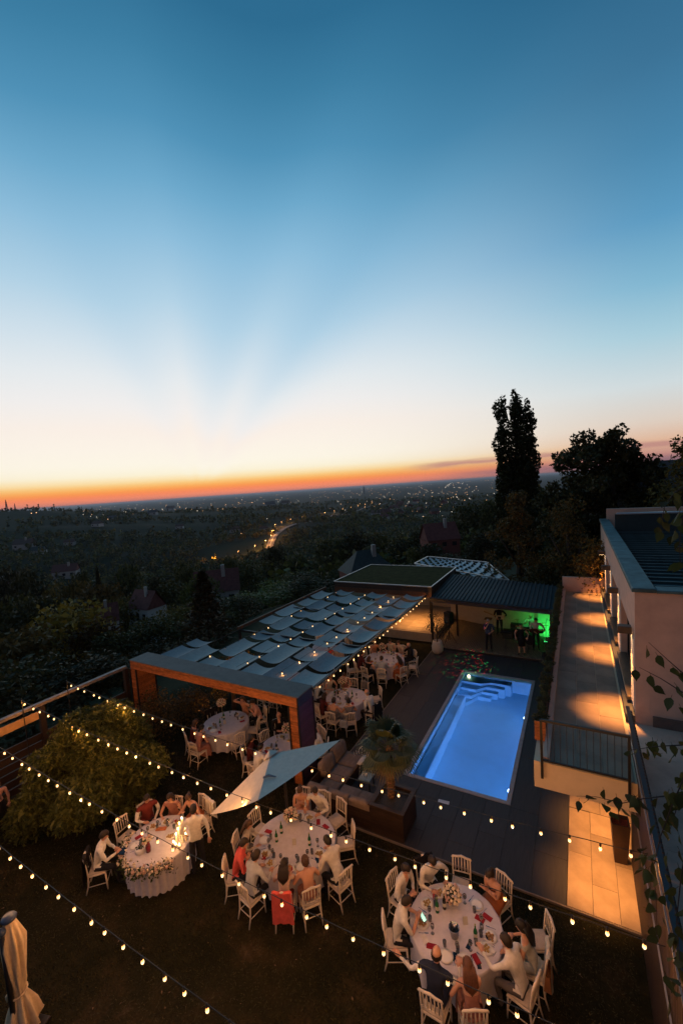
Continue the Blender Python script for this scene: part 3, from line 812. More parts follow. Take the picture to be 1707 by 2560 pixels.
for x, y in ((VX1 - .1, VY0 + .1), (VX0 + .1, VY0 + .1), (VX1 - .1, VY1 - .1), (VX0 + .1, VY1 - .1)):
    MB().bar((x, y, 0), (x, y, 2.549), .14, .14, (0, 1, 0)).build('post', BLACK, pav)
MB().box(VX0 + .3, VX1 - .3, VY1 - .35, VY1 - .2, 0, 2.54).build('rear_wall', mat('plain_beige_render', (.42, .33, .24), rough=.9, var=.05), pav)
# raised floor under it
pf = thing('raised_terrace_floor', None, None); pf['kind'] = 'structure'
MB().box(-12.2, -5.45, 11.25, 17.2, -.5, .44).build('platform', mat('platform_render', (.34, .27, .20), rough=.85, var=.06), pf)
tile_fill(pf, -12.1, -5.5, 11.4, 16.6, .9, 1.2, .462, SANDTILE, 'floor_tile', th=.02)
t = thing('ceiling_downlight', 'warm downlight under the pavilion roof lighting the raised floor', 'lamp', (-7.1, 12.9, 2.53))
mb = MB(); mb.lathe([(.001, 0), (.07, 0), (.07, .04), (.001, .04)], 12); mb.build('lamp_housing', WL, t)
mb = MB(); mb.lathe([(.001, -.008), (.05, -.008), (.05, -.001), (.001, -.001)], 12); mb.build('lamp_lens', WLE, t)
lamp('pavilion_light', 'SPOT', (-7.1, 12.9, 2.50), 460, (1, .44, .12), .05, (-7.1, 12.9, 0), 125, 1)

# stage: slab, angled rear wall, metal sheet roof
stage = thing('stage_floor', None, None); stage['kind'] = 'structure'
mb = MB(); ol = [(-5.45, 10.26), (0.8, 10.26), (0.8, 13.4), (-5.45, 15.35)]; n = 4
mb.add([(x, y, -.5) for x, y in ol] + [(x, y, .10) for x, y in ol], [(4, 5, 6, 7)] + [(i, (i + 1) % n, (i + 1) % n + n, i + n) for i in range(n)])
mb.build('stage_slab', JOINT, stage)
stones = [MB() for _ in range(3)]; sme = []
for q in stones:
    w_, h_ = .118, .118; vs = [];
    q.bbox(-w_ / 2 + rnd.uniform(0, .01), w_ / 2 - rnd.uniform(0, .01), -h_ / 2, h_ / 2 - rnd.uniform(0, .012), -.03, 0, .014); sme.append(q)
SETT = mat('stone_sett', (.20, .155, .11), rough=.7, var=.25, scale=8)
cob = MB()
yy = 10.32; row = 0
while yy < 15.3:
    xx = -5.38 + (row % 2) * .07
    while xx < .75:
        if yy < 15.3 - (xx + 5.45) * .305:
            k0 = len(cob.v); src = sme[rnd.randrange(3)]
            cob.add([(x + xx, y + yy, z_ + .125 + rnd.uniform(-.006, .006) * 0) for x, y, z_ in src.v], src.f)
        xx += .132
    yy += .132; row += 1
o = cob.build('stone_sett', SETT, stage); o['kind'] = 'stuff'
sw = thing('stage_rear_wall', 'plain rendered wall behind the band, lit green at its right end', 'wall')
MB().bar((-5.6, 15.45, 1.35), (.82, 13.42, 1.35), .16, 2.7).build('wall', mat('plain_beige_render', (.42, .33, .24)), sw)
can = thing('stage_canopy', 'dark ribbed metal sheet canopy over the band between pavilion and terrace', 'canopy')
cn = Vector((-5.55, 11.0, 2.66)), Vector((.80, 10.35, 2.66)), Vector((.80, 13.85, 2.98)), Vector((-5.55, 15.75, 2.98))
mb = MB(); mb.add([v for v in cn] + [v - Vector((0, 0, .04)) for v in cn], [(0, 1, 2, 3), (7, 6, 5, 4), (0, 4, 5, 1), (1, 5, 6, 2), (2, 6, 7, 3), (3, 7, 4, 0)])
CANM = mat('charcoal_ribbed_sheet', (.050, .048, .048), rough=.6, metal=0, spec=.2, var=.12, scale=1.2)
mb.build('roof_sheet', CANM, can)
for i in range(30):
    t_ = (i + .5) / 30
    mb = MB(); mb.bar(cn[0].lerp(cn[1], t_) + Vector((0, 0, .03)), cn[3].lerp(cn[2], t_) + Vector((0, 0, .03)), .045, .06); mb.build('rib', CANM, can)
mb = MB(); mb.bar(cn[0] - Vector((0, .05, .10)), cn[1] - Vector((0, .05, .10)), .08, .26); mb.build('front_beam', mat('navy_black_beam', (.012, .012, .02), rough=.5, var=.05), can)
mb = MB(); mb.tube([cn[0] - Vector((0, .12, -.01)), cn[1] - Vector((0, .12, -.01))], .05, 8); mb.build('gutter', BLACK, can)
for x, y in ((-5.62, 11.25), (-4.45, 12.3), (.55, 10.6)): MB().bar((x, y, .0), (x, y, 2.60), .10, .10, (0, 1, 0)).build('post', BLACK, can)

# second, paler shade roof behind the canopy
ws = thing('pale_shade_roof', 'pale woven shade roof behind the ribbed canopy, partly under a tree', 'shade roof')
q0, q1, q2, q3 = Vector((-9.4, 19.3, 2.9)), Vector((-1.9, 15.0, 2.9)), Vector((-4.2, 20.6, 2.9)), Vector((-9.3, 22.4, 2.9))
wf = cloth_mat('pale_shade', (.62, .62, .62), var=.05)
nl, nk = 6, 9
for i in range(nl):
    for j in range(nk):
        a0, a1 = (i + .03) / nl, (i + .97) / nl
        off = .45 if i % 2 else 0
        b0, b1 = (j + off + .02) / (nk + .5), (j + off + .86) / (nk + .5)
        P_ = lambda a, bb: (q0.lerp(q3, a)).lerp(q1.lerp(q2, a), bb)
        vs = []; fs = []
        for jj in range(7):
            for ii in range(3):
                u = a0 + (a1 - a0) * ii / 2; v_ = b0 + (b1 - b0) * jj / 6; pp = P_(u, v_); pp.z -= .16 * (1 - (2 * jj / 6 - 1) ** 2); vs.append(pp)
        for jj in range(6):
            for ii in range(2): k_ = jj * 3 + ii; fs.append((k_, k_ + 1, k_ + 4, k_ + 3))
        mb = MB(); mb.add(vs, fs); mb.build('shade_panel', wf, ws, True)
for v in (q0, q1, q2, q3): MB().bar((v.x, v.y, -1), (v.x, v.y, 2.9), .09, .09, (0, 1, 0)).build('post', BLACK, ws)
mb = MB()
for a, c_ in ((q0, q1), (q1, q2), (q2, q3), (q3, q0)): mb.bar(a, c_, .07, .07)
mb.build('edge_beam', EDGEMETAL, ws)

# ------------------------------------------------------------------ garden boundary
fx = -14.32
gf = thing('garden_parapet', 'dark timber boundary screen with pale capped top rail along the drop to the valley', 'fence', (fx, 0, 0))
MB().bar((0, -13.5, 2.55), (0, -1.72, 2.55), .16, .10).build('top_rail', mat('weathered_rail', (.20, .16, .14), rough=.5, var=.2), gf)
for y in (-1.75, -4.85, -8.0, -11.1): MB().bar((0, y, -.5), (0, y, 2.5), .16, .16, (0, 1, 0)).build('post', DARKWOOD, gf)
for y0, y1 in ((-4.77, -1.84), (-7.92, -4.93), (-11.02, -8.08)):
    for i in range(6):
        MB().bar((0, y0, .1 + i * .27), (0, y1, .1 + i * .27), .03, .24).build('board', DARKWOOD, gf)
MB().bar((.05, -7.92, 2.22), (.05, -4.98, 2.22), .04, .26).build('lit_strip_board', mat('painted_lit_strip', (.46, .26, .11), var=.12), gf)  # pale warm colour stands in for light on a strip below the rail
MB().bar((.05, -11.02, 2.22), (.05, -8.08, 2.22), .04, .26).build('lit_strip_board', MATS['painted_lit_strip'], gf)

# ------------------------------------------------------------------ trees
BARK = mat('dark_bark', (.035, .026, .02), rough=.95, var=.3, scale=12)
LM = {
    'green': leaf_mat('green_leaves', (0.030, 0.035, 0.009), (0.119, 0.104, 0.026)),
    'dark': leaf_mat('dark_leaves', (0.019, 0.022, 0.008), (0.076, 0.064, 0.019)),
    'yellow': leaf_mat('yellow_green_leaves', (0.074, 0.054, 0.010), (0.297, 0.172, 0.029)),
    'olive': leaf_mat('olive_brown_leaves', (0.046, 0.035, 0.010), (0.169, 0.102, 0.027)),
    'bright': leaf_mat('bright_leaves', (0.041, 0.058, 0.012), (0.162, 0.166, 0.037)),
    'conifer': leaf_mat('conifer_needles', (0.027, 0.025, 0.010), (0.081, 0.056, 0.021)),
    'poplar': leaf_mat('poplar_leaves', (0.014, 0.019, 0.006), (0.051, 0.050, 0.014)),
}


def trunk_mesh(h, r, rng, limbs=6, name='trunk', spread=.5):
    mb = MB()
    pts = [(0, 0, -1.2)]; lean = rng.normal(0, .03, 2)
    for i in range(1, 6): pts.append((lean[0] * i * h / 5 + rng.normal(0, .02 * h), lean[1] * i * h / 5 + rng.normal(0, .02 * h), h * i / 5))
    mb.tube(pts, [r * 1.3, r, r * .8, r * .62, r * .42, r * .2], 7)
    for i in range(limbs):
        t = rng.uniform(.3, .85); a = rng.uniform(0, 6.28); k = int(t * 5); q = Vector(pts[k + 1] if k + 1 < 6 else pts[5])
        L = h * spread * rng.uniform(.5, 1) * (1.1 - t * .6)
        e = q + Vector((math.cos(a) * L, math.sin(a) * L, L * rng.uniform(.35, .9)))
        mid = q.lerp(e, .5) + Vector((0, 0, -.05 * L))
        mb.tube([q, mid, e], [r * .45, r * .3, r * .08], 5)
    return mb.mesh(name, BARK, True)


def proto_broad(seed, lm, n=2600, h=1.0, rad=.5, base=.22, nl=16, leaf=.05, taper=.5):
    r_ = np.random.default_rng(seed)
    L = crown_lobes(r_, h, rad, base, nl, taper)
    P, d = lobes_pts(L, n, r_, .5)
    V, F = leaves(P, leaf, r_)
    return np_mesh('crown', V, F, [lm]), trunk_mesh(h * .75, .028 * h, r_)


PROTO = {}


def get_proto(kind, var):
    key = (kind, var)
    if key in PROTO: return PROTO[key]
    sd = 50 + var * 7 + sum(map(ord, kind))
    if kind == 'conifer':
        r_ = np.random.default_rng(sd); n = 3600
        t = r_.random(n) ** .8; zz = .06 + .94 * t; tier = .75 + .25 * np.cos(zz * 60)
        rr = .30 * (1 - t) ** .85 * tier * np.sqrt(r_.uniform(.15, 1, n)) + .008; an = r_.uniform(0, 6.283, n)
        P = np.stack([rr * np.cos(an), rr * np.sin(an), zz - rr * .25], 1)
        V, F = leaves(P, .045, r_, .4, droop=.25)
        PROTO[key] = np_mesh('crown', V, F, [LM['conifer']]), trunk_mesh(.95, .016, r_, 0)
    elif kind == 'hedge':
        PROTO[key] = proto_broad(sd, LM['green'], 1500, 1, .6, .05, 12, .075)
    else:
        PROTO[key] = proto_broad(sd, LM[kind])
    return PROTO[key]


def tree_at(name, label, px, ytop, dist, wpx, kind, var, group, hmin=2.5):
    q = at_d(px, ytop, dist); g0 = h1(q.x, q.y)
    H = max(hmin, q.z - g0); wd = wpx / FPX * (dist * 1.03)
    cr, tr = get_proto(kind, var)
    t = thing(name, label, 'tree', (q.x, q.y, g0), rnd.uniform(0, 6.28), group)
    base_r = .30 if kind == 'conifer' else .50
    s = (wd / 2 / base_r, wd / 2 / base_r, H)
    inst('crown', cr, t, None, None, s); inst('trunk', tr, t, None, None, (H * .9, H * .9, H))
    return t


GS = 'trees on the slope below the garden'
near = [  # px, ytop, dist, width px, kind, label
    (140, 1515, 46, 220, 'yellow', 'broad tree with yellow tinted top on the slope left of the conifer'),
    (235, 1555, 43, 150, 'olive', None), (30, 1580, 40, 190, 'olive', None), (315, 1575, 40, 140, 'green', None),
    (60, 1660, 30, 240, 'dark', None), (190, 1655, 28, 220, 'dark', None), (300, 1640, 29, 170, 'dark', None), (-40, 1690, 26, 220, 'dark', None),
    (395, 1540, 42, 140, 'green', None), (375, 1610, 34, 120, 'dark', None),
    (590, 1515, 46, 120, 'green', None), (640, 1490, 50, 140, 'bright', 'bright green bushy tree just beyond the shade roof edge'), (725, 1465, 55, 150, 'green', None),
    (690, 1455, 62, 120, 'bright', None), (790, 1435, 62, 140, 'dark', None), (445, 1515, 52, 120, 'olive', None), (610, 1560, 40, 110, 'dark', None), (545, 1560, 38, 110, 'green', None),
    (80, 1430, 120, 110, 'dark', None), (165, 1455, 105, 110, 'olive', None), (240, 1465, 95, 120, 'olive', None), (310, 1490, 82, 120, 'olive', None), (120, 1490, 78, 150, 'dark', None),
    (20, 1490, 88, 130, 'green', None), (375, 1445, 110, 90, 'dark', None), (430, 1455, 100, 110, 'green', None), (500, 1440, 85, 90, 'green', None), (560, 1395, 130, 90, 'dark', None), (620, 1410, 120, 110, 'green', None),
    (700, 1400, 115, 110, 'green', None), (755, 1385, 110, 100, 'dark', None), (820, 1350, 120, 130, 'dark', None), (880, 1330, 125, 130, 'dark', None), (945, 1365, 100, 120, 'dark', None), (690, 1365, 140, 90, 'dark', 'tall dark tree at the lower end of the lit road'),
    (1000, 1350, 105, 110, 'dark', None), (1075, 1315, 110, 110, 'dark', None), (1165, 1262, 105, 120, 'dark', 'tall dark tree left of the poplar'), (1195, 1330, 70, 100, 'dark', None),
    (1000, 1415, 68, 110, 'green', None), (1130, 1385, 60, 110, 'green', None), (1085, 1358, 78, 100, 'dark', None), (1040, 1372, 82, 80, 'green', None), (1065, 1395, 52, 70, 'bright', 'small pale green tree beside the pale shade roof'), (850, 1410, 80, 100, 'dark', None), (770, 1480, 50, 120, 'dark', None),
    (1230, 1250, 100, 80, 'dark', None), (930, 1335, 135, 90, 'green', None), (480, 1560, 42, 100, 'olive', None), (740, 1430, 75, 110, 'green', None),
    (300, 1415, 140, 90, 'dark', None), (215, 1430, 130, 80, 'dark', None), (20, 1420, 140, 100, 'dark', None), (470, 1405, 140, 80, 'green', None),
]
USED = {}
for i, (px, yt, ds_, wp, kind, lab) in enumerate(near):
    names = dict(green='leafy_tree', dark='dark_leafy_tree', yellow='yellowing_tree', olive='olive_toned_tree', bright='leafy_tree')[kind]
    word = dict(green='mid green leafy tree', dark='dark leafy tree', yellow='yellowing tree', olive='brownish green leafy tree', bright='bright green leafy tree')[kind]
    ring = 'near slope just below the garden' if ds_ < 58 else ('wooded slope farther below the garden' if ds_ < 95 else 'far wooded slope above the valley floor')
    ring = 'on the near slope' if ds_ < 58 else ('on the middle slope' if ds_ < 95 else 'on the far slope')
    spot = [w_ for lim, w_ in ((-10, 'at the left edge of the view'), (70, 'near the left edge of the view'), (135, 'far left, above the lit boundary strip'), (205, 'left of the steep red roof'), (275, 'around the steep red roof'), (330, 'below the gabled dark red roof'), (385, 'left of the conifer, beside the gabled red roof'), (460, 'just left of the conifer'), (530, 'behind the conifer'), (600, 'just right of the conifer'), (655, 'below the lone street lamps'), (710, 'below the lit road bend'), (765, 'right of the lit road bend'), (830, 'left of the green hipped roof'), (900, 'behind the green hipped roof'), (960, 'right of the green hipped roof'), (1020, 'above the turf pavilion'), (1060, 'left of the red roof with white chimney'), (1110, 'around the red roof with white chimney'), (1175, 'right of the red roof with white chimney'), (1215, 'left of the poplar foot'), (2000, 'behind the poplar foot')) if px <= lim][0]
    lab2 = '%s %s, %s' % (word, ring, spot)
    tree_at(names, lab or lab2, px, yt, ds_, wp, kind, i % 3, 'trees ' + ring)
tree_at('conifer', 'tall ragged conifer standing just outside the near left edge of the shade roof', 505, 1428, 34, 165, 'conifer', 0, None)
tree_at('conifer', 'narrow dark conifer on the wooded slope at the left', 242, 1418, 105, 42, 'conifer', 1, None)


def big_tree(name, label, px, ytop, dist, lobes, n, leaf, lm, trunks, seed, g0=None):
    """lobes in metres: (right offset, depth offset, height above ground, radii...)"""
    r_ = np.random.default_rng(seed); q = at_d(px, ytop, dist); g0 = h1(q.x, q.y) if g0 is None else g0
    t = thing(name, label, 'tree', (q.x, q.y, g0), HEAD)
    P, d = lobes_pts(lobes, n, r_, .45)
    V, F = leaves(P, leaf, r_)
    inst('crown', np_mesh('crown', V, F, [LM[lm]]), t)
    mb = MB()
    for tk in trunks: mb.tube(tk[0], tk[1], 7)
    mb.build('trunk', BARK, t, True)
    return t, q.z - g0


# poplar: three upright columns of foliage
H = at_d(1285, 972, 50).z - h1(*at_d(1285, 972, 50).xy)
pl_l = []
r_ = np.random.default_rng(5)
for ox, top, w0 in ((-.05, H - .1, .70), (-1.30, H - .6, .66), (1.28, H - 1.25, .74)):
    z_ = 2.5
    while z_ < top - .9:
        t_ = (z_ - 2.5) / (top - 2.5)
        wv = w0 * (1.2 if t_ < .6 else 1.2 - (t_ - .6) * 1.2)
        pl_l.append((ox * (1.25 - .25 * t_) + r_.normal(0, .14), r_.normal(0, .4), z_ + r_.normal(0, .15), wv * r_.uniform(.95, 1.3), wv * r_.uniform(.9, 1.3), r_.uniform(.8, 1.15)))
        z_ += .62
    pl_l.append((ox, 0, top - .6, .34, .34, .75))
for i in range(12): pl_l.append((r_.uniform(-1.9, 1.9), r_.normal(0, .7), r_.uniform(3, H * .62), 1.0, 1.0, 1.3))
big_tree('poplar_tree', 'tall dark poplar with three upright tops against the sunset sky', 1285, 972, 50, pl_l, 30000, .30, 'poplar',
         [([(0, 0, -1), (0, 0, H * .5), (0, 0, H * .92)], [.45, .25, .04]), ([(0, 0, 1.5), (-1.5, 0, 5), (-1.6, 0, H - 3)], [.25, .2, .03]), ([(0, 0, 1.5), (1.3, 0, 5), (1.4, 0, H - 4)], [.25, .2, .03])], 5)

# spreading tree right of it
H = at_d(1500, 1066, 38).z - h1(*at_d(1500, 1066, 38).xy)
r_ = np.random.default_rng(9); L_ = []
for i in range(210):
    a = r_.uniform(-1, 1); zt = H * (1 - .02 - .42 * abs(a) ** 2.2); z_ = zt * (1 - .86 * r_.random() ** 1.15)
    L_.append((a * 4.5 + .1, r_.normal(0, 1.1), max(1.6, z_ - .5), r_.uniform(.65, 1.1), r_.uniform(.6, 1.0), r_.uniform(.45, .7)))
for ox, top in ((-1.9, .97), (-1.1, .985), (-.2, .93), (1.35, 1.0), (.7, .95), (2.2, .86), (3.1, .74), (-2.9, .86), (-3.8, .70), (4.1, .58)): L_.append((ox, 0, H * top - .45, .55, .6, .5))
tr = [([(0, 0, -1), (.05, 0, 2.2)], [.4, .34])]
for ox, oz in ((-3, .62), (-1.6, .85), (-.3, .85), (1.3, .9), (2.8, .66), (.8, .7)): tr.append(([(.05, 0, 2), (ox * .5, 0, H * oz * .6), (ox, 0, H * oz)], [.22, .13, .03]))
big_tree('spreading_tree', 'broad dark spreading tree against the sky, right of the poplar', 1505, 1066, 38, L_, 42000, .26, 'dark', tr, 9)


def simple_lobes(r_, H, rad, n, base=.6):
    L = []
    for i in range(n):
        t = r_.random(); z_ = base + (H - base - .5) * t; rr = rad * math.sqrt(r_.random()) * (1 - .75 * max(0, t - .45) / .55)
        a = r_.uniform(0, 6.28); s = r_.uniform(.5, 1.0) * (1 - .35 * t)
        L.append((rr * math.cos(a), rr * math.sin(a), z_, s, s, s * .9))
    return L


for nm, lab, px, yt, ds_, wp, lm, n, leaf, sd, g0 in (
        ('leafy_tree', 'dense brownish green tree in front of the poplar, hanging over the pale shade roof', 1290, 1222, 31, 190, 'olive', 9000, .16, 21, 0),
        ('leafy_tree', 'mid green tree behind the terrace end wall, left of the house', 1415, 1222, 29, 150, 'olive', 7000, .15, 22, .5),
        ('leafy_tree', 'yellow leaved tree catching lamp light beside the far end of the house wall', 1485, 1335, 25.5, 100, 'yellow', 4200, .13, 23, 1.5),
        ('leafy_tree', 'dark low tree beyond the stage canopy right end', 1350, 1400, 27.5, 150, 'dark', 5000, .15, 24, 0),
        ('leafy_tree', 'dark tree behind the house roof at the far end', 1560, 1240, 33, 120, 'dark', 4200, .17, 25, 1),
        ('leafy_tree', 'feathery tree top at the right edge of the view above the far roof', 1700, 1085, 34, 110, 'olive', 3000, .22, 26, 3)):
    q = at_d(px, yt, ds_); Hh = q.z - g0; rr = wp / FPX * ds_ / 2
    big_tree(nm, lab, px, yt, ds_, simple_lobes(np.random.default_rng(sd), Hh, rr * .82, 46), n, leaf, lm,
             [([(0, 0, -1.2), (.1, 0, Hh * .4), (0, .1, Hh * .8)], [.22, .15, .04]), ([(.05, 0, Hh * .3), (rr * .5, 0, Hh * .6)], [.1, .03]), ([(.05, 0, Hh * .35), (-rr * .5, .2, Hh * .65)], [.1, .03])], sd, g0)

# small tree and shrubs among the tables and along the boundary
WEEP = leaf_mat('weeping_leaves', (.034, .054, .011), (.155, .175, .040), .35)


def weeping(name, label, loc, rx, ry, hh, n, seed, m, size=.125, lob=34):
    r_ = np.random.default_rng(seed); t = thing(name, label, 'shrub', loc)
    L = []
    for i in range(lob):
        a = r_.uniform(0, 6.28); q = r_.random() ** .6; zz = hh * (1 - .42 * q ** 2.2) - r_.uniform(.35, 1.7) * (.3 + q) * .75
        zz = max(.42, zz)
        s = r_.uniform(.36, .62)
        L.append((rx * q * .86 * math.cos(a), ry * q * .86 * math.sin(a), zz, s * 1.15, s * 1.15, s))
    P, d = lobes_pts(L, n, r_, .60)
    # strands hang over the outside of every clump
    k = r_.integers(2, 5, n)
    V = []
    out = d.copy(); out[:, 2] = np.minimum(out[:, 2], .15) - .75; out /= np.linalg.norm(out, axis=1)[:, None]
    allP = np.concatenate([P + out * size * .55 * j for j in range(3)]); up = np.concatenate([out + r_.normal(0, .18, out.shape) for j in range(3)])
    V, F = leaves(allP, size * r_.uniform(.6, 1.35, len(allP)), r_, .34, up=up * .75)
    inst('foliage', np_mesh('foliage', V, F, [m]), t)
    mb = MB()
    for i in range(6):
        a = i * 1.05; mb.tube([(0, 0, -.2), (.2 * math.cos(a), .2 * math.sin(a), .7), (rx * .45 * math.cos(a), ry * .45 * math.sin(a), hh * .62)], [.09, .06, .02], 6)
    mb.build('trunk', BARK, t, True)
    return t


weeping('weeping_tree', 'big mounded weeping shrub on the lawn under the string lights at the left', (-11.25, -5.05, LZ), 2.0, 2.0, 2.85, 19000, 31, WEEP)
for px_, py_, hh, rr, m, lab in ((-12.9, -1.75, 2.0, .85, 'olive', 'loose shrub in front of the portal left leg'), (-12.6, -.2, 1.5, .7, 'olive', 'round shrub just inside the portal left leg'),
                                (-13.0, 1.9, 1.9, .8, 'green', 'leafy shrub under the shade roof left side'), (-13.3, -3.0, 1.9, .7, 'dark', 'dark shrub against the boundary screen behind the weeping shrub'),
                                (-13.5, -7.4, 1.5, .7, 'dark', 'low dark shrub under the lit strip of the boundary screen')):
    r_ = np.random.default_rng(int(-px_ * 10)); t = thing('garden_shrub', lab, 'shrub', (px_, py_, LZ))
    P, d = lobes_pts(simple_lobes(r_, hh, rr * .7, 12, .35), 2600, r_, .5); V, F = leaves(P, .085, r_)
    inst('foliage', np_mesh('foliage', V, F, [LM[m]]), t)
    mb = MB(); mb.tube([(0, 0, -.1), (.03, 0, hh * .5)], [.04, .02], 6); mb.build('stem', BARK, t)
t = thing('slim_tree', 'slim tree trunk with low lit leaves beside the table under the portal', 'tree', (-11.3, 1.0, LZ))
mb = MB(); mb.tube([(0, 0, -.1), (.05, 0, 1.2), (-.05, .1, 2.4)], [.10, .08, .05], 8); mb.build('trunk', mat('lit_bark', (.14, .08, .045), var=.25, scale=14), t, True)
r_ = np.random.default_rng(77); P, d = lobes_pts([(-.45, -.3, .9, .4, .4, .6), (-.7, 0, 1.5, .4, .4, .4), (.2, .4, 2.2, .6, .6, .3)], 1500, r_, .4); V, F = leaves(P, .08, r_)
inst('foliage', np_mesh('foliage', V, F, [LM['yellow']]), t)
lamp('uplight', 'SPOT', (-11.62, -.35, LZ + .06), 26, WARM, .03, (-11.75, .1, 1.4), 80, .8)
t = thing('ground_uplight', 'small warm uplight on the lawn below the lit leaves by the left table', 'lamp', (-11.62, -.35, LZ))
mb = MB(); mb.lathe([(.001, 0), (.05, 0), (.05, .04), (.001, .04)], 10); mb.build('lamp_housing', BLACK, t)
mb = MB(); mb.lathe([(.001, .041), (.04, .041), (.04, .046), (.001, .046)], 10); mb.build('lamp_lens', WLE, t)

# ------------------------------------------------------------------ the valley
ROADP = [(400, 400), (402, 385), (410, 362), (425, 338), (445, 311), (480, 291), (530, 274), (600, 259), (660, 244), (725, 230), (790, 214), (860, 196), (930, 178), (1000, 163), (1030, 159)]
ROAD = [hit(480 + x / 2.063, 1180 + y / 2.063)[0] for x, y in ROADP]
rd = []
for a, c_ in zip(ROAD[:-1], ROAD[1:]):
    k_ = max(2, int((c_ - a).length / 12))
    for i in range(k_): rd.append(a.lerp(c_, i / k_))
for _ in range(6): rd = [rd[0]] + [(rd[i - 1] + rd[i] * 2 + rd[i + 1]) / 4 for i in range(1, len(rd) - 1)] + [rd[-1]]
mb = MB(); vs = []; fs = []
lm_ = MB()
for i, p_ in enumerate(rd):
    d_ = (rd[min(i + 1, len(rd) - 1)] - rd[max(0, i - 1)]); d_.z = 0; d_.normalize(); sd = Vector((d_.y, -d_.x, 0))
    for s_ in (-5.2, 5.2):
        q = p_ + sd * s_; vs.append((q.x, q.y, h1(p_.x, p_.y) + 1.3))
    if i: k_ = 2 * i; fs.append((k_ - 2, k_ - 1, k_ + 1, k_))
mb.add(vs, fs)
ro = mb.build('valley_road', mat('asphalt', (.11, .10, .095), rough=.8, var=.1, scale=.2)); tag(ro, None, None, kind='structure')
vs2 = []; fs2 = []
for i, p_ in enumerate(rd):
    d_ = (rd[min(i + 1, len(rd) - 1)] - rd[max(0, i - 1)]); d_.z = 0; d_.normalize(); sd = Vector((d_.y, -d_.x, 0))
    for s_ in (-.25, .25):
        q = p_ + sd * s_; vs2.append((q.x, q.y, h1(p_.x, p_.y) + 1.31))
    if i: k_ = 2 * i; fs2.append((k_ - 2, k_ - 1, k_ + 1, k_))
mb = MB(); mb.add(vs2, fs2); o = mb.build('centre_line', mat('road_paint', (.55, .55, .5), var=0), ro)

SLM = mat('street_lamp_glow', (1, .7, .3), var=0, emit=(1, .46, .13), estr=5, sample='NONE')
LAMPS = [(112, 441), (238, 408), (322, 381), (378, 355), (405, 326), (415, 301), (428, 270), (459, 257), (507, 243), (567, 231), (683, 211), (731, 201), (776, 191), (818, 182), (855, 175), (890, 167), (925, 160)]
poleM = mat('lamp_pole', (.2, .2, .2), var=0)
for i, (x, y) in enumerate(LAMPS):
    q, dist = hit(480 + x / 2.063, 1180 + y / 2.063, 9.0)
    t = thing('street_lamp', 'tall lit street lamp ' + ('standing alone among dark trees, nearest of the row' if i == 0 else 'beside the valley road'), 'street lamp', (q.x, q.y, q.z), 0, None if i == 0 else 'street lamps along the valley road')
    mb = MB(); mb.tube([(0, 0, -1), (0, 0, 9)], [.12, .07], 5); mb.bar((0, 0, 9), (1.2, 0, 9.1), .1, .08); mb.build('pole', poleM, t)
    s_ = max(.14, dist * .00060)
    mb = MB(); mb.ball((1.0, 0, 8.9), s_, 6, 4); mb.build('lamp_head', SLM, t)
    lamp('street_light', 'POINT', (q.x + 1.0, q.y, q.z + 8.3), 15000, (1, .40, .10), .3)

CITYW = mat('distant_light_white', (1, .9, .8), var=0, emit=(1, .82, .60), estr=2.6, sample='NONE')
CITYO = mat('distant_light_orange', (1, .6, .3), var=0, emit=(1, .50, .20), estr=2.6, sample='NONE')


def city():
    r_ = random.Random(4); mb = MB()
    def dot(px, py, s, mi):
        q, dist = hit(px, py, 5.0); q = q + Vector((0, 0, 5)); d = dist * s
        mb.add([q + Vector(v) * d for v in ((1, 0, 0), (-1, 0, 0), (0, 1, 0), (0, -1, 0), (0, 0, 1), (0, 0, -1))],
               [(0, 2, 4), (2, 1, 4), (1, 3, 4), (3, 0, 4), (2, 0, 5), (1, 2, 5), (3, 1, 5), (0, 3, 5)], mi)
    hz_ = lambda px: 1219 - (px - 853) * .0686
    for i in range(330):                                   # the lit plain
        px = 200 + 1050 * r_.random() ** .8; py = hz_(px) + 6 + 30 * r_.random() ** 1.3
        dot(px, py, .00050 * r_.uniform(.6, 1.25), 0 if r_.random() < .4 else 1)
    for i in range(15): t_ = r_.random(); dot(1113 + 16 * t_ + r_.uniform(-2, 2), 1219 - 14 * t_ + r_.uniform(-1.5, 1.5), .0005, 0)
    for i in range(110):                                   # villages this side of it
        px = r_.uniform(820, 1240); py = hz_(px) + 36 + 55 * r_.random() ** 1.2
        dot(px, py, .00068 * r_.uniform(.6, 1.3), 1 if r_.random() < .75 else 0)
    for i in range(24): px = r_.uniform(1600, 1690); dot(px, hz_(px) + r_.uniform(7, 16), .0005, 0)
    for x, y in ((145, 243), (167, 240), (190, 284), (493, 270), (655, 226), (741, 225), (847, 222), (900, 232), (964, 206), (1016, 223), (1150, 194), (1218, 268), (1253, 295), (1030, 203), (540, 234), (250, 506), (273, 523), (820, 215), (1100, 335), (870, 355)):
        dot(x / 1.823, 1150 + y / 1.823, .0009, 1 if x % 3 else 0)
    me = mb.mesh('distant_lights', [CITYW, CITYO])
    tag(inst('distant_lights', me), None, None, kind='stuff')


city()

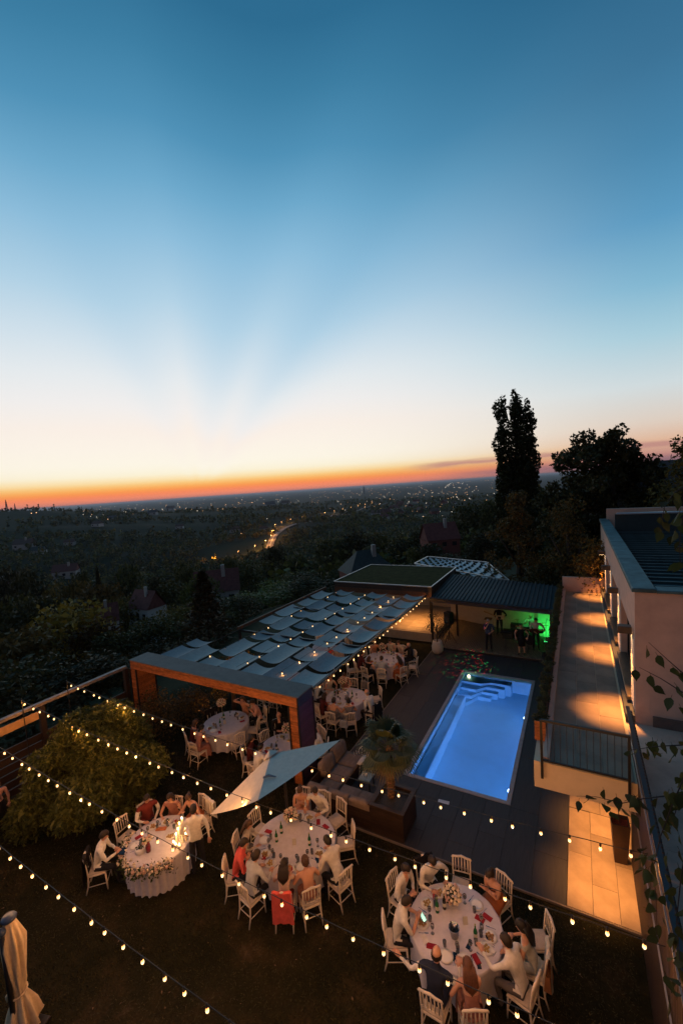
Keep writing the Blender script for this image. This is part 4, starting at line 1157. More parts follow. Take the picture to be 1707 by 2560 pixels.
ROOFM = {'red': mat('red_roof_tiles', (.12, .040, .034), rough=.85, var=.2, scale=2), 'dark': mat('dark_green_roof', (.035, .045, .042), rough=.7, var=.15, scale=2), 'brown': mat('brown_roof_tiles', (.085, .055, .048), rough=.85, var=.2, scale=2), 'grey': mat('grey_shingle_roof', (.10, .09, .09), rough=.85, var=.2, scale=1.2, bump=.3)}
HWALL = mat('house_render_white', (.42, .41, .40), rough=.9, var=.05); HWALL2 = mat('house_render_red', (.16, .055, .045), rough=.9, var=.1)
WINM = mat('dark_window', (.02, .02, .025), rough=.15, var=0); LITW = mat('lit_window', (1, .8, .5), var=0, emit=(1, .62, .30), estr=1.6)
CHIM = mat('pale_chimney', (.34, .32, .30), var=.1)


def small_house(label, px, py, wpx, roof='red', hip=False, rz=0.0, wall=None, dist=None, lit=0, wall_h=3.0, depth=.75, group=None, rise=.42):
    eave = dist is not None
    if dist is None: q, dist = hit(px, py)
    else: q = at_d(px, py, dist)
    wd = wpx / FPX * dist; dp = wd * depth; hh = max(wall_h, wd * .28)
    if eave: q.z -= hh
    t = thing('valley_house', label, 'house', (q.x, q.y, q.z), HEAD + rz, group)
    a, c_ = wd / 2, dp / 2
    MB().box(-a * .94, a * .94, -c_ * .94, c_ * .94, -3, hh).build('wall', wall or HWALL, t)
    r_h = dp * rise
    mb = MB()
    if hip: mb.add([(-a, -c_, hh), (a, -c_, hh), (a, c_, hh), (-a, c_, hh), (-a * .35, 0, hh + r_h), (a * .35, 0, hh + r_h)], [(0, 1, 5, 4), (1, 2, 5), (2, 3, 4, 5), (3, 0, 4), (3, 2, 1, 0)])
    else:
        mb.add([(-a, -c_, hh), (a, -c_, hh), (a, c_, hh), (-a, c_, hh), (-a, 0, hh + r_h), (a, 0, hh + r_h)], [(0, 1, 5, 4), (2, 3, 4, 5), (3, 2, 1, 0)])
        mb.add([(-a * .93, -c_ * .9, hh), (-a * .93, c_ * .9, hh), (-a * .93, 0, hh + r_h * .9)], [(0, 1, 2)])
        mb.add([(a * .93, -c_ * .9, hh), (a * .93, c_ * .9, hh), (a * .93, 0, hh + r_h * .9)], [(0, 2, 1)])
    rf = mb.build('roof', ROOFM[roof], t)
    if wpx > 26:
        cx = a * .3; mb = MB(); mb.box(cx - wd * .04, cx + wd * .04, -c_ * .35, -c_ * .35 + wd * .07, hh, hh + r_h * 1.25); mb.build('chimney', CHIM, rf)
    nwin = 2 if wpx < 40 else 3
    for i in range(nwin):
        xw = -a * .6 + a * 1.2 * i / (nwin - 1); ww = wd * .06
        mb = MB(); mb.box(xw - ww, xw + ww, -c_ * .94 - .06, -c_ * .94 - .004, hh * .35, hh * .75); mb.build('window', LITW if i < lit else WINM, t)
    return t


small_house('white walled house with brown roof and two bright lamps, on the left slope', 168, 1442, 46, 'red', rz=.3)
small_house('pale house at the left edge of the view among trees', 14, 1478, 55, 'brown', rz=-.4, rise=.3)
small_house('steep dark red roof with tall pale chimney rising from near trees', 255, 1552, 70, 'red', rz=.5, dist=75, rise=.7)
small_house('dark red roof with chimney and pale gable boards above near trees', 368, 1515, 72, 'red', rz=-.5, dist=80, rise=.7)
small_house('large dark red roof behind the conifer with white gable', 545, 1472, 105, 'red', rz=.25, dist=95, rise=.6)
small_house('small white cubic house on the far slope left of the lit road', 587, 1330, 24, 'brown', rz=.3)
small_house('red roofed house with white chimney left of the tall trees', 1098, 1346, 84, 'red', rz=.15, dist=85, rise=.62, wall=HWALL2, wall_h=1)
small_house('low house with dark green hipped roof and red walls beyond the turf pavilion', 915, 1424, 122, 'dark', True, .35, HWALL2, dist=62, rise=.55, wall_h=1.6)
for lab, px, py, wp, rf_, rz_ in (('row of pale low buildings on the far left slope', 64, 1372, 34, 'brown', .1), ('small pale house high on the far left slope', 176, 1362, 20, 'brown', .2),
                                 ('small pale house below the ridge, left of the centre', 245, 1316, 20, 'brown', -.2), ('long white shed on the far ridge', 383, 1287, 20, 'grey', 0), ('white house on the ridge among trees', 427, 1276, 18, 'brown', .2),
                                 ('pale house at the edge of the far fields', 676, 1268, 24, 'grey', .3), ('house beside the far fields, right of the pale one', 714, 1263, 20, 'brown', -.2), ('small house just left of the lit road bend', 660, 1327, 20, 'brown', .4),
                                 ('dark roofed house at the valley floor, left side', 98, 1385, 26, 'dark', .2), ('white house on the left valley slope near lights', 283, 1301, 18, 'grey', .1), ('pale house on the slope below the ridge pines', 450, 1322, 18, 'brown', .1)):
    small_house(lab, px, py, wp, rf_, rz=rz_)
for i, (px, py, wp) in enumerate(((940, 1290, 24), (965, 1285, 22), (985, 1278, 26), (1005, 1284, 22), (1025, 1272, 24), (1050, 1280, 22), (1075, 1268, 20), (1000, 1262, 16), (1040, 1258, 16), (1085, 1284, 22), (960, 1298, 22), (1110, 1258, 16), (1135, 1262, 16))):
    small_house('small %s house in the village across the valley, %s' % ('red roofed' if i % 3 else 'brown roofed', 'left end' if px < 975 else ('middle' if px < 1045 else 'right end')) + (' near the front' if py > 1275 else ' farther back'), px, py, wp, 'red' if i % 3 else 'brown', rz=i * .37, wall=HWALL2 if i % 2 else HWALL, group='village houses across the valley', lit=0)
# roof of the neighbouring house on the right
t = small_house('big grey shingle roof of a neighbouring house behind the modern house', 1725, 1345, 330, 'grey', rz=-.1, dist=44, wall_h=2.5, depth=.75, rise=.62, group=None)
mb = MB(); mb.box(-.3, .3, -.03, .03, 0, .7); o = mb.build('skylight', mat('cool_lit_window', (.8, 1, .9), var=0, emit=(.55, 1, .75), estr=1.2), t, loc=(-2.7, -2.9, 5.0), rot=(-.6, 0, 0))
# masts
for lab, px, py, hpx in (('lattice power pylon on the left skyline', 17, 1266, 24), ('slim dark tower standing on the lit plain', 910, 1236, 22), ('second faint power pylon on the left skyline', 38, 1266, 16)):
    q, dist = hit(px, py); hh = hpx / FPX * dist
    t = thing('mast', lab, 'tower', (q.x, q.y, q.z))
    w_ = hh * .07; mb = MB()
    for sx, sy in ((-1, -1), (1, -1), (1, 1), (-1, 1)): mb.bar((sx * w_, sy * w_, 0), (0, 0, hh), w_ * .4, w_ * .4)
    for zz in (.62, .78): mb.bar((-w_ * 2.2, 0, hh * zz), (w_ * 2.2, 0, hh * zz), w_ * .4, w_ * .4)
    mb.build('lattice', BLACK, t)


def woodland():
    r_ = np.random.default_rng(12)
    segs = [(85, 300, 1300, 80, 3.2, .085), (300, 800, 6500, 26, 3.9, .16), (800, 2600, 6500, 12, 4.8, .25)]
    VV = []; MI = []
    road = np.array([(p_.x, p_.y) for p_ in rd]); hs = np.array([o.location[:2] for o in bpy.data.objects if o.name.startswith('valley_house')])
    for r0, r1, n, k_, cr, lf in segs:
        phi = np.radians(r_.uniform(-50, 34, n)); rr = np.exp(r_.uniform(math.log(r0), math.log(r1), n))
        x = CAM.x + rr * np.sin(phi - HEAD); y = CAM.y + rr * np.cos(phi - HEAD)
        dens = np.sin(x / 67 + 2 * np.sin(y / 120)) + np.cos(y / 59 - 1.5 * np.sin(x / 140)) + .5 * np.sin((x + y) / 31)
        keep = dens > (-2.6 if r0 < 800 and r0 >= 300 else (-1.9 if r0 < 300 else -.5))
        keep &= np.min(np.hypot(x[:, None] - road[None, ::3, 0], y[:, None] - road[None, ::3, 1]), axis=1) > 16
        keep &= np.min(np.hypot(x[:, None] - hs[None, :, 0], y[:, None] - hs[None, :, 1]), axis=1) > 11
        # open fields beside the road and on the far slopes
        for fx_, fy_, fr in ((760, 1318, 55), (600, 1375, 60), (60, 1298, 45), (800, 1268, 120), (690, 1285, 60)):
            q, _ = hit(fx_, fy_); keep &= np.hypot(x - q.x, y - q.y) > fr
        x, y = x[keep], y[keep]; n = len(x); zt = hgt(x, y)
        hh = cr * r_.uniform(.75, 1.5, n)
        conif = r_.random(n) < .10
        cx = np.repeat(x, k_); cy = np.repeat(y, k_); cz_ = np.repeat(zt, k_); ch = np.repeat(hh, k_); cc = np.repeat(conif, k_)
        d = r_.normal(size=(len(cx), 3)); d /= np.linalg.norm(d, axis=1)[:, None]; q = r_.random(len(cx)) ** .4
        zz = d[:, 2] * q
        wdt = np.where(cc, .42 * (1 - zz) * .8, .85)
        P = np.stack([cx + d[:, 0] * q * ch * wdt, cy + d[:, 1] * q * ch * wdt, cz_ + ch * 1.0 + zz * ch * np.where(cc, 1.7, .95) + np.where(cc, ch * .6, 0)], 1)
        V, F = leaves(P, ch * lf * 3.2, r_, .8)
        VV.append(V); MI.append(np.repeat(r_.choice(3, size=n, p=[.45, .35, .2]), k_))
    V = np.concatenate(VV); mi = np.concatenate(MI); n = len(V) // 4
    me = np_mesh('woodland', V, np.arange(4 * n).reshape(n, 4), [LM['dark'], LM['green'], LM['olive']], mi)
    tag(inst('woodland', me), None, None, kind='stuff')


woodland()

# ------------------------------------------------------------------ string lights
mb = MB(); mb.lathe([(.001, -.124), (.012, -.120), (.021, -.107), (.0235, -.092), (.020, -.070), (.013, -.048)], 10); BULB_ME = mb.mesh('bulb', BULB, True)
mb = MB(); mb.lathe([(.014, -.052), (.017, -.046), (.017, .004), (.008, .012)], 8); SOCK_ME = mb.mesh('socket', BLACK)


def string(label, p0, p1, sag, sp, watts=5.8):
    p0, p1 = Vector(p0), Vector(p1); L = (p1 - p0).length; n = int(L / sp)
    t = thing('string_lights', label, 'string lights', p0, 0, 'strings of warm bulbs over the garden')
    pt = lambda u: (p1 - p0) * u + Vector((0, 0, -4 * sag * u * (1 - u)))
    mb = MB(); mb.tube([pt(i / 80) + Vector((0, 0, -.012 * abs(math.sin(math.pi * n * i / 80 * .5)))) for i in range(81)], .0065, 5); mb.build('cable', BLACK, t)
    for i in range(n):
        q = pt((i + .5 + rnd.uniform(-.16, .16)) / n); q.z += rnd.uniform(-.006, .006)
        inst('socket', SOCK_ME, t, q - Vector((0, 0, .012)), (rnd.uniform(-.08, .08), rnd.uniform(-.08, .08), 0))
        inst('bulb', BULB_ME, t, q - Vector((0, 0, .012)))
        lamp('bulb_light', 'POINT', p0 + q - Vector((0, 0, .150)), watts * rnd.uniform(.7, 1.3), WARM, .0)


string('string of warm bulbs nearest the pool, crossing over the white parasol to the tall planter', (-14.1, -4.05, 3.02), (2.66, -4.15, 3.12), .34, .43)
string('string of warm bulbs over the weeping shrub and across the middle round table', (-14.1, -5.45, 3.02), (2.66, -5.62, 3.10), .30, .43)
string('string of warm bulbs over the oval head table and the nearest round table', (-14.1, -6.95, 3.05), (2.66, -7.0, 3.10), .40, .43)
string('string of warm bulbs nearest the camera, low across the empty lawn corner', (-14.1, -8.45, 3.05), (2.66, -8.58, 3.10), .34, .43)
string('string of warm bulbs along the pool side edge of the shade roof', (-5.80, -.70, 2.74), (-5.80, 10.95, 2.76), .06, .48, 4.2)
string('string of bulbs running lengthways through the shade roof, pool side row', (-7.52, -.60, 2.84), (-7.52, 10.9, 2.84), .05, .95, .5)
string('string of bulbs running lengthways through the middle of the shade roof', (-9.35, -.60, 2.84), (-9.35, 10.9, 2.84), .05, .95, .5)
string('string of bulbs running lengthways through the shade roof, valley side row', (-11.35, -.60, 2.84), (-11.35, 10.9, 2.84), .05, .95, .5)
for y in (-4.05, -5.45, -6.95, -8.45):
    t = thing('string_pole', 'slim dark pole at the boundary holding up a string of bulbs', 'pole', (-14.12, y, 0), 0, 'poles holding the bulb strings')
    MB().bar((0, 0, LZ), (0, 0, 3.06), .025, .025, (0, 1, 0)).build('shaft', BLACK, t)

# ------------------------------------------------------------------ chairs
CH = {}
mb = MB(); mb.bbox(-.20, .20, -.20, .20, .425, .465, .012); CH['seat'] = mb.mesh('seat', WHITE)
mb = MB(); mb.bbox(-.185, .185, -.185, .185, .465, .505, .02); CH['cushion'] = mb.mesh('cushion', PAD, True)
for s_, nm in ((-1, 'l'), (1, 'r')):
    mb = MB(); mb.tube([(s_ * .18, .18, .43), (s_ * .185, .19, .2), (s_ * .19, .20, 0)], [.020, .019, .013], 7); CH['leg_f' + nm] = mb.mesh('leg', WHITE, True)
    mb = MB(); mb.tube([(s_ * .185, -.235, .90), (s_ * .185, -.205, .66), (s_ * .18, -.185, .44), (s_ * .185, -.205, .2), (s_ * .19, -.265, 0)], [.016, .018, .020, .018, .013], 7); CH['leg_b' + nm] = mb.mesh('leg', WHITE, True)
mb = MB(); mb.tube([(-.21, -.238, .875), (-.19, -.24, .90), (-.10, -.245, .905), (0, -.25, .93), (.10, -.245, .905), (.19, -.24, .90), (.21, -.238, .875)], [.014, .020, .024, .026, .024, .020, .014], 7); CH['top_rail'] = mb.mesh('top_rail', WHITE, True)
mb = MB(); mb.tube([(-.18, -.207, .585), (0, -.215, .585), (.18, -.207, .585)], .013, 6); CH['lower_rail'] = mb.mesh('lower_rail', WHITE, True)
mb = MB(); mb.tube([(0, -.245, .90), (0, -.225, .74), (0, -.212, .585)], [.010, .014, .010], 6); CH['spindle'] = mb.mesh('spindle', WHITE, True)
mb = MB(); mb.tube([(-.187, 0.195, .18), (.187, .195, .18)], .010, 5); CH['str_x'] = mb.mesh('stretcher', WHITE, True)
mb = MB(); mb.tube([(0, -.20, .18), (0, .195, .18)], .010, 5); CH['str_y'] = mb.mesh('stretcher', WHITE, True)


def chair(x, y, face, label, group, z=LZ):
    """face: direction the sitter looks, radians (0 = +y)"""
    t = thing('banquet_chair', label, 'chair', (x, y, z), face, group)
    inst('seat', CH['seat'], t); inst('cushion', CH['cushion'], t)
    for k_ in ('leg_fl', 'leg_fr', 'leg_bl', 'leg_br'): inst('leg', CH[k_], t)
    inst('top_rail', CH['top_rail'], t); inst('lower_rail', CH['lower_rail'], t)
    for i in range(5): inst('spindle', CH['spindle'], t, ((i - 2) * .066, 0, 0))
    inst('stretcher', CH['str_x'], t); inst('stretcher', CH['str_x'], t, (0, -.40, .04))
    inst('stretcher', CH['str_y'], t, (-.187, 0, 0)); inst('stretcher', CH['str_y'], t, (.187, 0, 0))
    return t


def face_to(x, y, tx, ty): return math.atan2(-(tx - x), ty - y)


# ------------------------------------------------------------------ people
CLOTH = {n: cloth_mat(n, c) for n, c in dict(
    white=(.66, .63, .58), cream=(.56, .50, .42), black=(.014, .013, .014), navy=(.020, .026, .050), coral=(.62, .10, .085), maroon=(.16, .030, .026), wine=(.10, .022, .024),
    lightblue=(.36, .42, .50), greyblue=(.40, .42, .44), grey=(.16, .16, .17), pink=(.50, .28, .24), dusty=(.34, .155, .12), rust=(.36, .115, .045), peach=(.50, .24, .15), brown=(.12, .06, .035),
    palegrey=(.42, .43, .40), lace=(.58, .45, .38), blueshirt=(.045, .065, .13), trousers=(.020, .020, .024), greytrousers=(.11, .10, .10), beige=(.42, .33, .24), red=(.42, .03, .03)).items()}
SHOE = mat('dark_shoe', (.012, .010, .010), rough=.4, var=0)


def hand_into(mb, wrist, dirv, skin_mi, side, curl=.35):
    """palm plus four unequal fingers and a thumb, starting at the wrist"""
    d = Vector(dirv).normalized(); upv = Vector((0, 0, 1)); sd = d.cross(upv)
    if sd.length < .1: sd = Vector((1, 0, 0))
    sd.normalize(); n = sd.cross(d).normalized(); w = Vector(wrist)
    c0 = mb.c; mb.c = skin_mi
    a = w - d * .02; bq = w + d * .085; vs = []
    for p_, ww, th_ in ((a, .024, .017), (w + d * .03, .038, .014), (bq, .042, .011)):
        for i, j in ((-1, -1), (1, -1), (1, 1), (-1, 1)): vs.append(p_ + sd * (i * ww) + n * (j * th_))
    fs = [(3, 2, 1, 0), (8, 9, 10, 11)]
    for r2 in (0, 4): fs += [(r2 + i, r2 + (i + 1) % 4, r2 + 4 + (i + 1) % 4, r2 + 4 + i) for i in range(4)]
    mb.add(vs, fs)
    for i, L in enumerate((.068, .076, .070, .054)):
        b0 = bq + sd * ((i - 1.5) * .0205) - d * .004
        m1 = b0 + d * (L * .5) - n * (L * .5 * curl * .6); e = m1 + d * (L * .45) - n * (L * .5 * curl * 1.6)
        mb.tube([b0, m1, e], [.0095, .0088, .0065], 5)
    b0 = w + d * .02 + sd * (side * .032); m1 = b0 + d * .028 + sd * (side * .026) - n * .008; e = m1 + d * .034 - n * .010
    mb.tube([b0, m1, e], [.012, .010, .008], 5)
    mb.c = c0


def head_into(mb, c, yaw, pitch, skin_mi, eye_mi, lip_mi, sc=1.0):
    """head facing +y before yaw; centre c; eyes, brow, nose, lips, ears"""
    Mx = Matrix.Translation(c) @ Matrix.Rotation(yaw, 4, 'Z') @ Matrix.Rotation(pitch, 4, 'X') @ Matrix.Scale(sc, 4)
    k0 = len(mb.v); c0 = mb.c; mb.c = skin_mi
    nu, nv = 14, 11; vs = []; fs = []
    for j in range(nv + 1):
        f = math.pi * j / nv; zz = -math.cos(f); r_ = math.sin(f)
        for i in range(nu):
            a = 2 * math.pi * i / nu; x, y = math.cos(a) * r_, math.sin(a) * r_
            X, Y, Z = x * .076, y * .095, zz * .118
            if zz < 0: X *= 1 + .28 * zz; Y = Y * (1 + .22 * zz) + (.012 * -zz if y > 0 else -.0)
            if y > .55: Y -= (y - .55) * .018
            vs.append((X, Y, Z))
    for j in range(nv):
        for i in range(nu): fs.append((j * nu + i, j * nu + (i + 1) % nu, (j + 1) * nu + (i + 1) % nu, (j + 1) * nu + i))
    mb.add(vs, fs)
    mb.add([(-.009, .086, .018), (.009, .086, .018), (.017, .088, -.026), (-.017, .088, -.026), (0, .112, -.022), (0, .094, .012)], [(0, 3, 4, 5), (5, 4, 2, 1), (3, 2, 4)])
    for s_ in (-1, 1):
        mb.add([(s_ * .074, .01, .02), (s_ * .084, -.012, .024), (s_ * .086, -.014, -.012), (s_ * .074, .006, -.028)], [(0, 1, 2, 3), (3, 2, 1, 0)])
        mb.add([(s_ * .018, .0875, .022), (s_ * .042, .081, .022), (s_ * .042, .082, .010), (s_ * .018, .0885, .010)], [(0, 1, 2, 3), (3, 2, 1, 0)], eye_mi)
        mb.add([(s_ * .014, .088, .036), (s_ * .046, .078, .036), (s_ * .046, .079, .030), (s_ * .014, .0895, .030)], [(0, 1, 2, 3), (3, 2, 1, 0)], eye_mi)
    mb.add([(-.024, .0885, -.046), (.024, .0885, -.046), (.018, .090, -.058), (-.018, .090, -.058)], [(0, 1, 2, 3), (3, 2, 1, 0)], lip_mi)
    mb.xf(Mx, k0); mb.c = c0
    return Mx


def hair_mesh(style, Mx):
    mb = MB(); nu, nv = 14, 8; vs = []; fs = []
    zlim = {'short': -.10, 'bald': -.15, 'long': -.30, 'updo': -.18, 'bob': -.55, 'pony': -.18}[style]
    pu = .012 if style in ('short', 'bald') else .02
    for j in range(nv + 1):
        for i in range(nu):
            a = 2 * math.pi * i / nu; back = -math.sin(a)
            lo = zlim - .55 * max(0, back) if style != 'bald' else -.35
            if math.sin(a) > .25: lo = .42 if style != 'bald' else .9
            elif math.sin(a) > -.15: lo = max(zlim, -.05) if style == 'short' else zlim
            zz = 1 - (1 - lo) * j / nv
            if style == 'bald': zz = .25 - (.6) * j / nv if back > -.2 else -.2
            r_ = math.sqrt(max(0, 1 - min(1, zz * zz)))
            wob = 1 + .05 * math.sin(i * 2.4 + j * 1.7)
            vs.append((math.cos(a) * r_ * (.076 + pu) * wob, math.sin(a) * r_ * (.096 + pu) * wob - .004, zz * (.118 + pu)))
    for j in range(nv):
        for i in range(nu): fs.append((j * nu + i, (j + 1) * nu + i, (j + 1) * nu + (i + 1) % nu, j * nu + (i + 1) % nu))
    mb.add(vs, fs)
    if style == 'long':
        for k_ in range(9):
            x = (k_ - 4) * .021; L = .36 - .02 * abs(k_ - 4)
            mb.tube([(x, -.085, .03), (x * 1.25, -.120, -.10), (x * 1.3, -.135, -.22), (x * 1.05, -.140, -L)], [.024, .028, .026, .010], 6)
    if style == 'updo': mb.ball((0, -.105, .045), .050, 8, 6)
    if style == 'pony': mb.tube([(0, -.10, .06), (0, -.16, .03), (0, -.165, -.10), (0, -.14, -.24)], [.022, .032, .028, .010], 7)
    if style == 'bob':
        for k_ in range(9):
            x = (k_ - 4) * .022; mb.tube([(x, -.07 - .02 * (1 - abs(k_ - 4) / 4), .0), (x * 1.1, -.095 + .06 * abs(k_ - 4) / 4, -.11), (x, -.085 + .06 * abs(k_ - 4) / 4, -.17)], [.026, .028, .012], 6)
    mb.xf(Mx)
    return mb


def ik(S, H, a, b_, pole):
    d = H - S; L = min(d.length, (a + b_) * .985); u = d.normalized(); H = S + u * L
    x = (a * a - b_ * b_ + L * L) / (2 * L); hgt_ = math.sqrt(max(1e-6, a * a - x * x))
    pole = pole - u * pole.dot(u); pole = pole.normalized() if pole.length > 1e-4 else Vector((0, 0, -1))
    return S + u * x + pole * hgt_, H


PEOPLE = []           # skin-modifier objects waiting to be turned into meshes
TMP = bpy.data.collections.new('tmp'); COL.children.link(TMP)


def person(label, x, y, face, pose='sit', lean=.14, hands=((.16, .40, .80), (-.16, .40, .80)), top='white', sleeve='long', bottom='trousers', hair=('short', 'dark'), skin=0, woman=False,
           yaw=0.0, pitch=-.35, z=LZ, group=None, scale=1.0, vest=None, neckline=None, step=0.0, bare_legs=False):
    """x, y: ground point under the pelvis; hands: (right, left) targets in body space, y ahead"""
    sw = .175 if woman else .205
    zh = .56 if pose == 'sit' else .93
    if woman: scale *= .95
    sit = pose == 'sit'
    ln = lean
    J = {'pelvis': Vector((0, -.02, zh)), 'waist': Vector((0, -.02 + ln * .35, zh + .20)), 'chest': Vector((0, ln * .8, zh + .40)), 'neck': Vector((0, ln + .01, zh + .535)), 'headb': Vector((0, ln + .03, zh + .60))}
    zs = zh + .475
    for s_, n in ((1, 'R'), (-1, 'L')):
        J['sh' + n] = Vector((s_ * sw, ln * .92, zs)); J['hip' + n] = Vector((s_ * .095, .01, zh - .02))
        Hd = Vector(hands[0 if s_ > 0 else 1])
        pole = Vector((s_ * .75, -.35, -.75))
        e, h_ = ik(J['sh' + n], Hd, .285, .255, pole)
        J['el' + n] = e; J['wr' + n] = h_
        if sit: J['kn' + n] = Vector((s_ * (.10 if woman else .15), .42, zh - .045)); J['an' + n] = Vector((s_ * .12, .36 + (.10 if s_ > 0 else -.02), .09)); J['to' + n] = J['an' + n] + Vector((s_ * .02, .15, -.055))
        else: J['kn' + n] = Vector((s_ * .11, .03 + step * s_ * .5, .49)); J['an' + n] = Vector((s_ * .12, -.02 + step * s_, .08)); J['to' + n] = J['an' + n] + Vector((s_ * .03, .16, -.05))
    k_ = .88 if woman else 1.0
    rad = dict(pelvis=(.150 * k_ + .012, .115), waist=(.128 * k_, .095), chest=(.155 * k_, .105 * k_), neck=(.052 * k_, .052 * k_), headb=(.050 * k_, .050 * k_))
    for n in 'RL': rad.update({'sh' + n: (.066 * k_, .066 * k_), 'el' + n: (.043 * k_, .043 * k_), 'wr' + n: (.027 * k_, .027 * k_), 'hip' + n: (.095, .092), 'kn' + n: (.062 * k_, .062 * k_), 'an' + n: (.043, .043), 'to' + n: (.036, .032)})
    keys = list(J); idx = {q: i for i, q in enumerate(keys)}
    bones = [('pelvis', 'waist', 'torso'), ('waist', 'chest', 'torso'), ('chest', 'neck', 'torso'), ('neck', 'headb', 'neck')]
    for n in 'RL': bones += [('chest', 'sh' + n, 'torso'), ('sh' + n, 'el' + n, 'upper'), ('el' + n, 'wr' + n, 'fore'), ('pelvis', 'hip' + n, 'torso'), ('hip' + n, 'kn' + n, 'thigh'), ('kn' + n, 'an' + n, 'shin'), ('an' + n, 'to' + n, 'foot')]
    me = bpy.data.meshes.new('tmp'); me.from_pydata([J[q] for q in keys], [(idx[a], idx[c_]) for a, c_, _ in bones], [])
    o = bpy.data.objects.new('tmp', me); TMP.objects.link(o)
    sk = o.modifiers.new('skin', 'SKIN'); sk.use_smooth_shade = True
    lay = me.skin_vertices[0] if me.skin_vertices else None
    if lay is None:
        me.attributes; bpy.context.view_layer.objects.active = o
    for i, q in enumerate(keys):
        v = me.skin_vertices[0].data[i]; v.radius = rad[q]; v.use_root = (q == 'pelvis')
    sb = o.modifiers.new('sub', 'SUBSURF'); sb.levels = 2; sb.render_levels = 2
    PEOPLE.append(dict(o=o, J=J, bones=bones, label=label, loc=(x, y, z), face=face, top=top, sleeve=sleeve, bottom=bottom, hair=hair, skin=skin, yaw=yaw, pitch=pitch, group=group, scale=scale, woman=woman, vest=vest, neckline=neckline, zh=zh, bare=bare_legs))


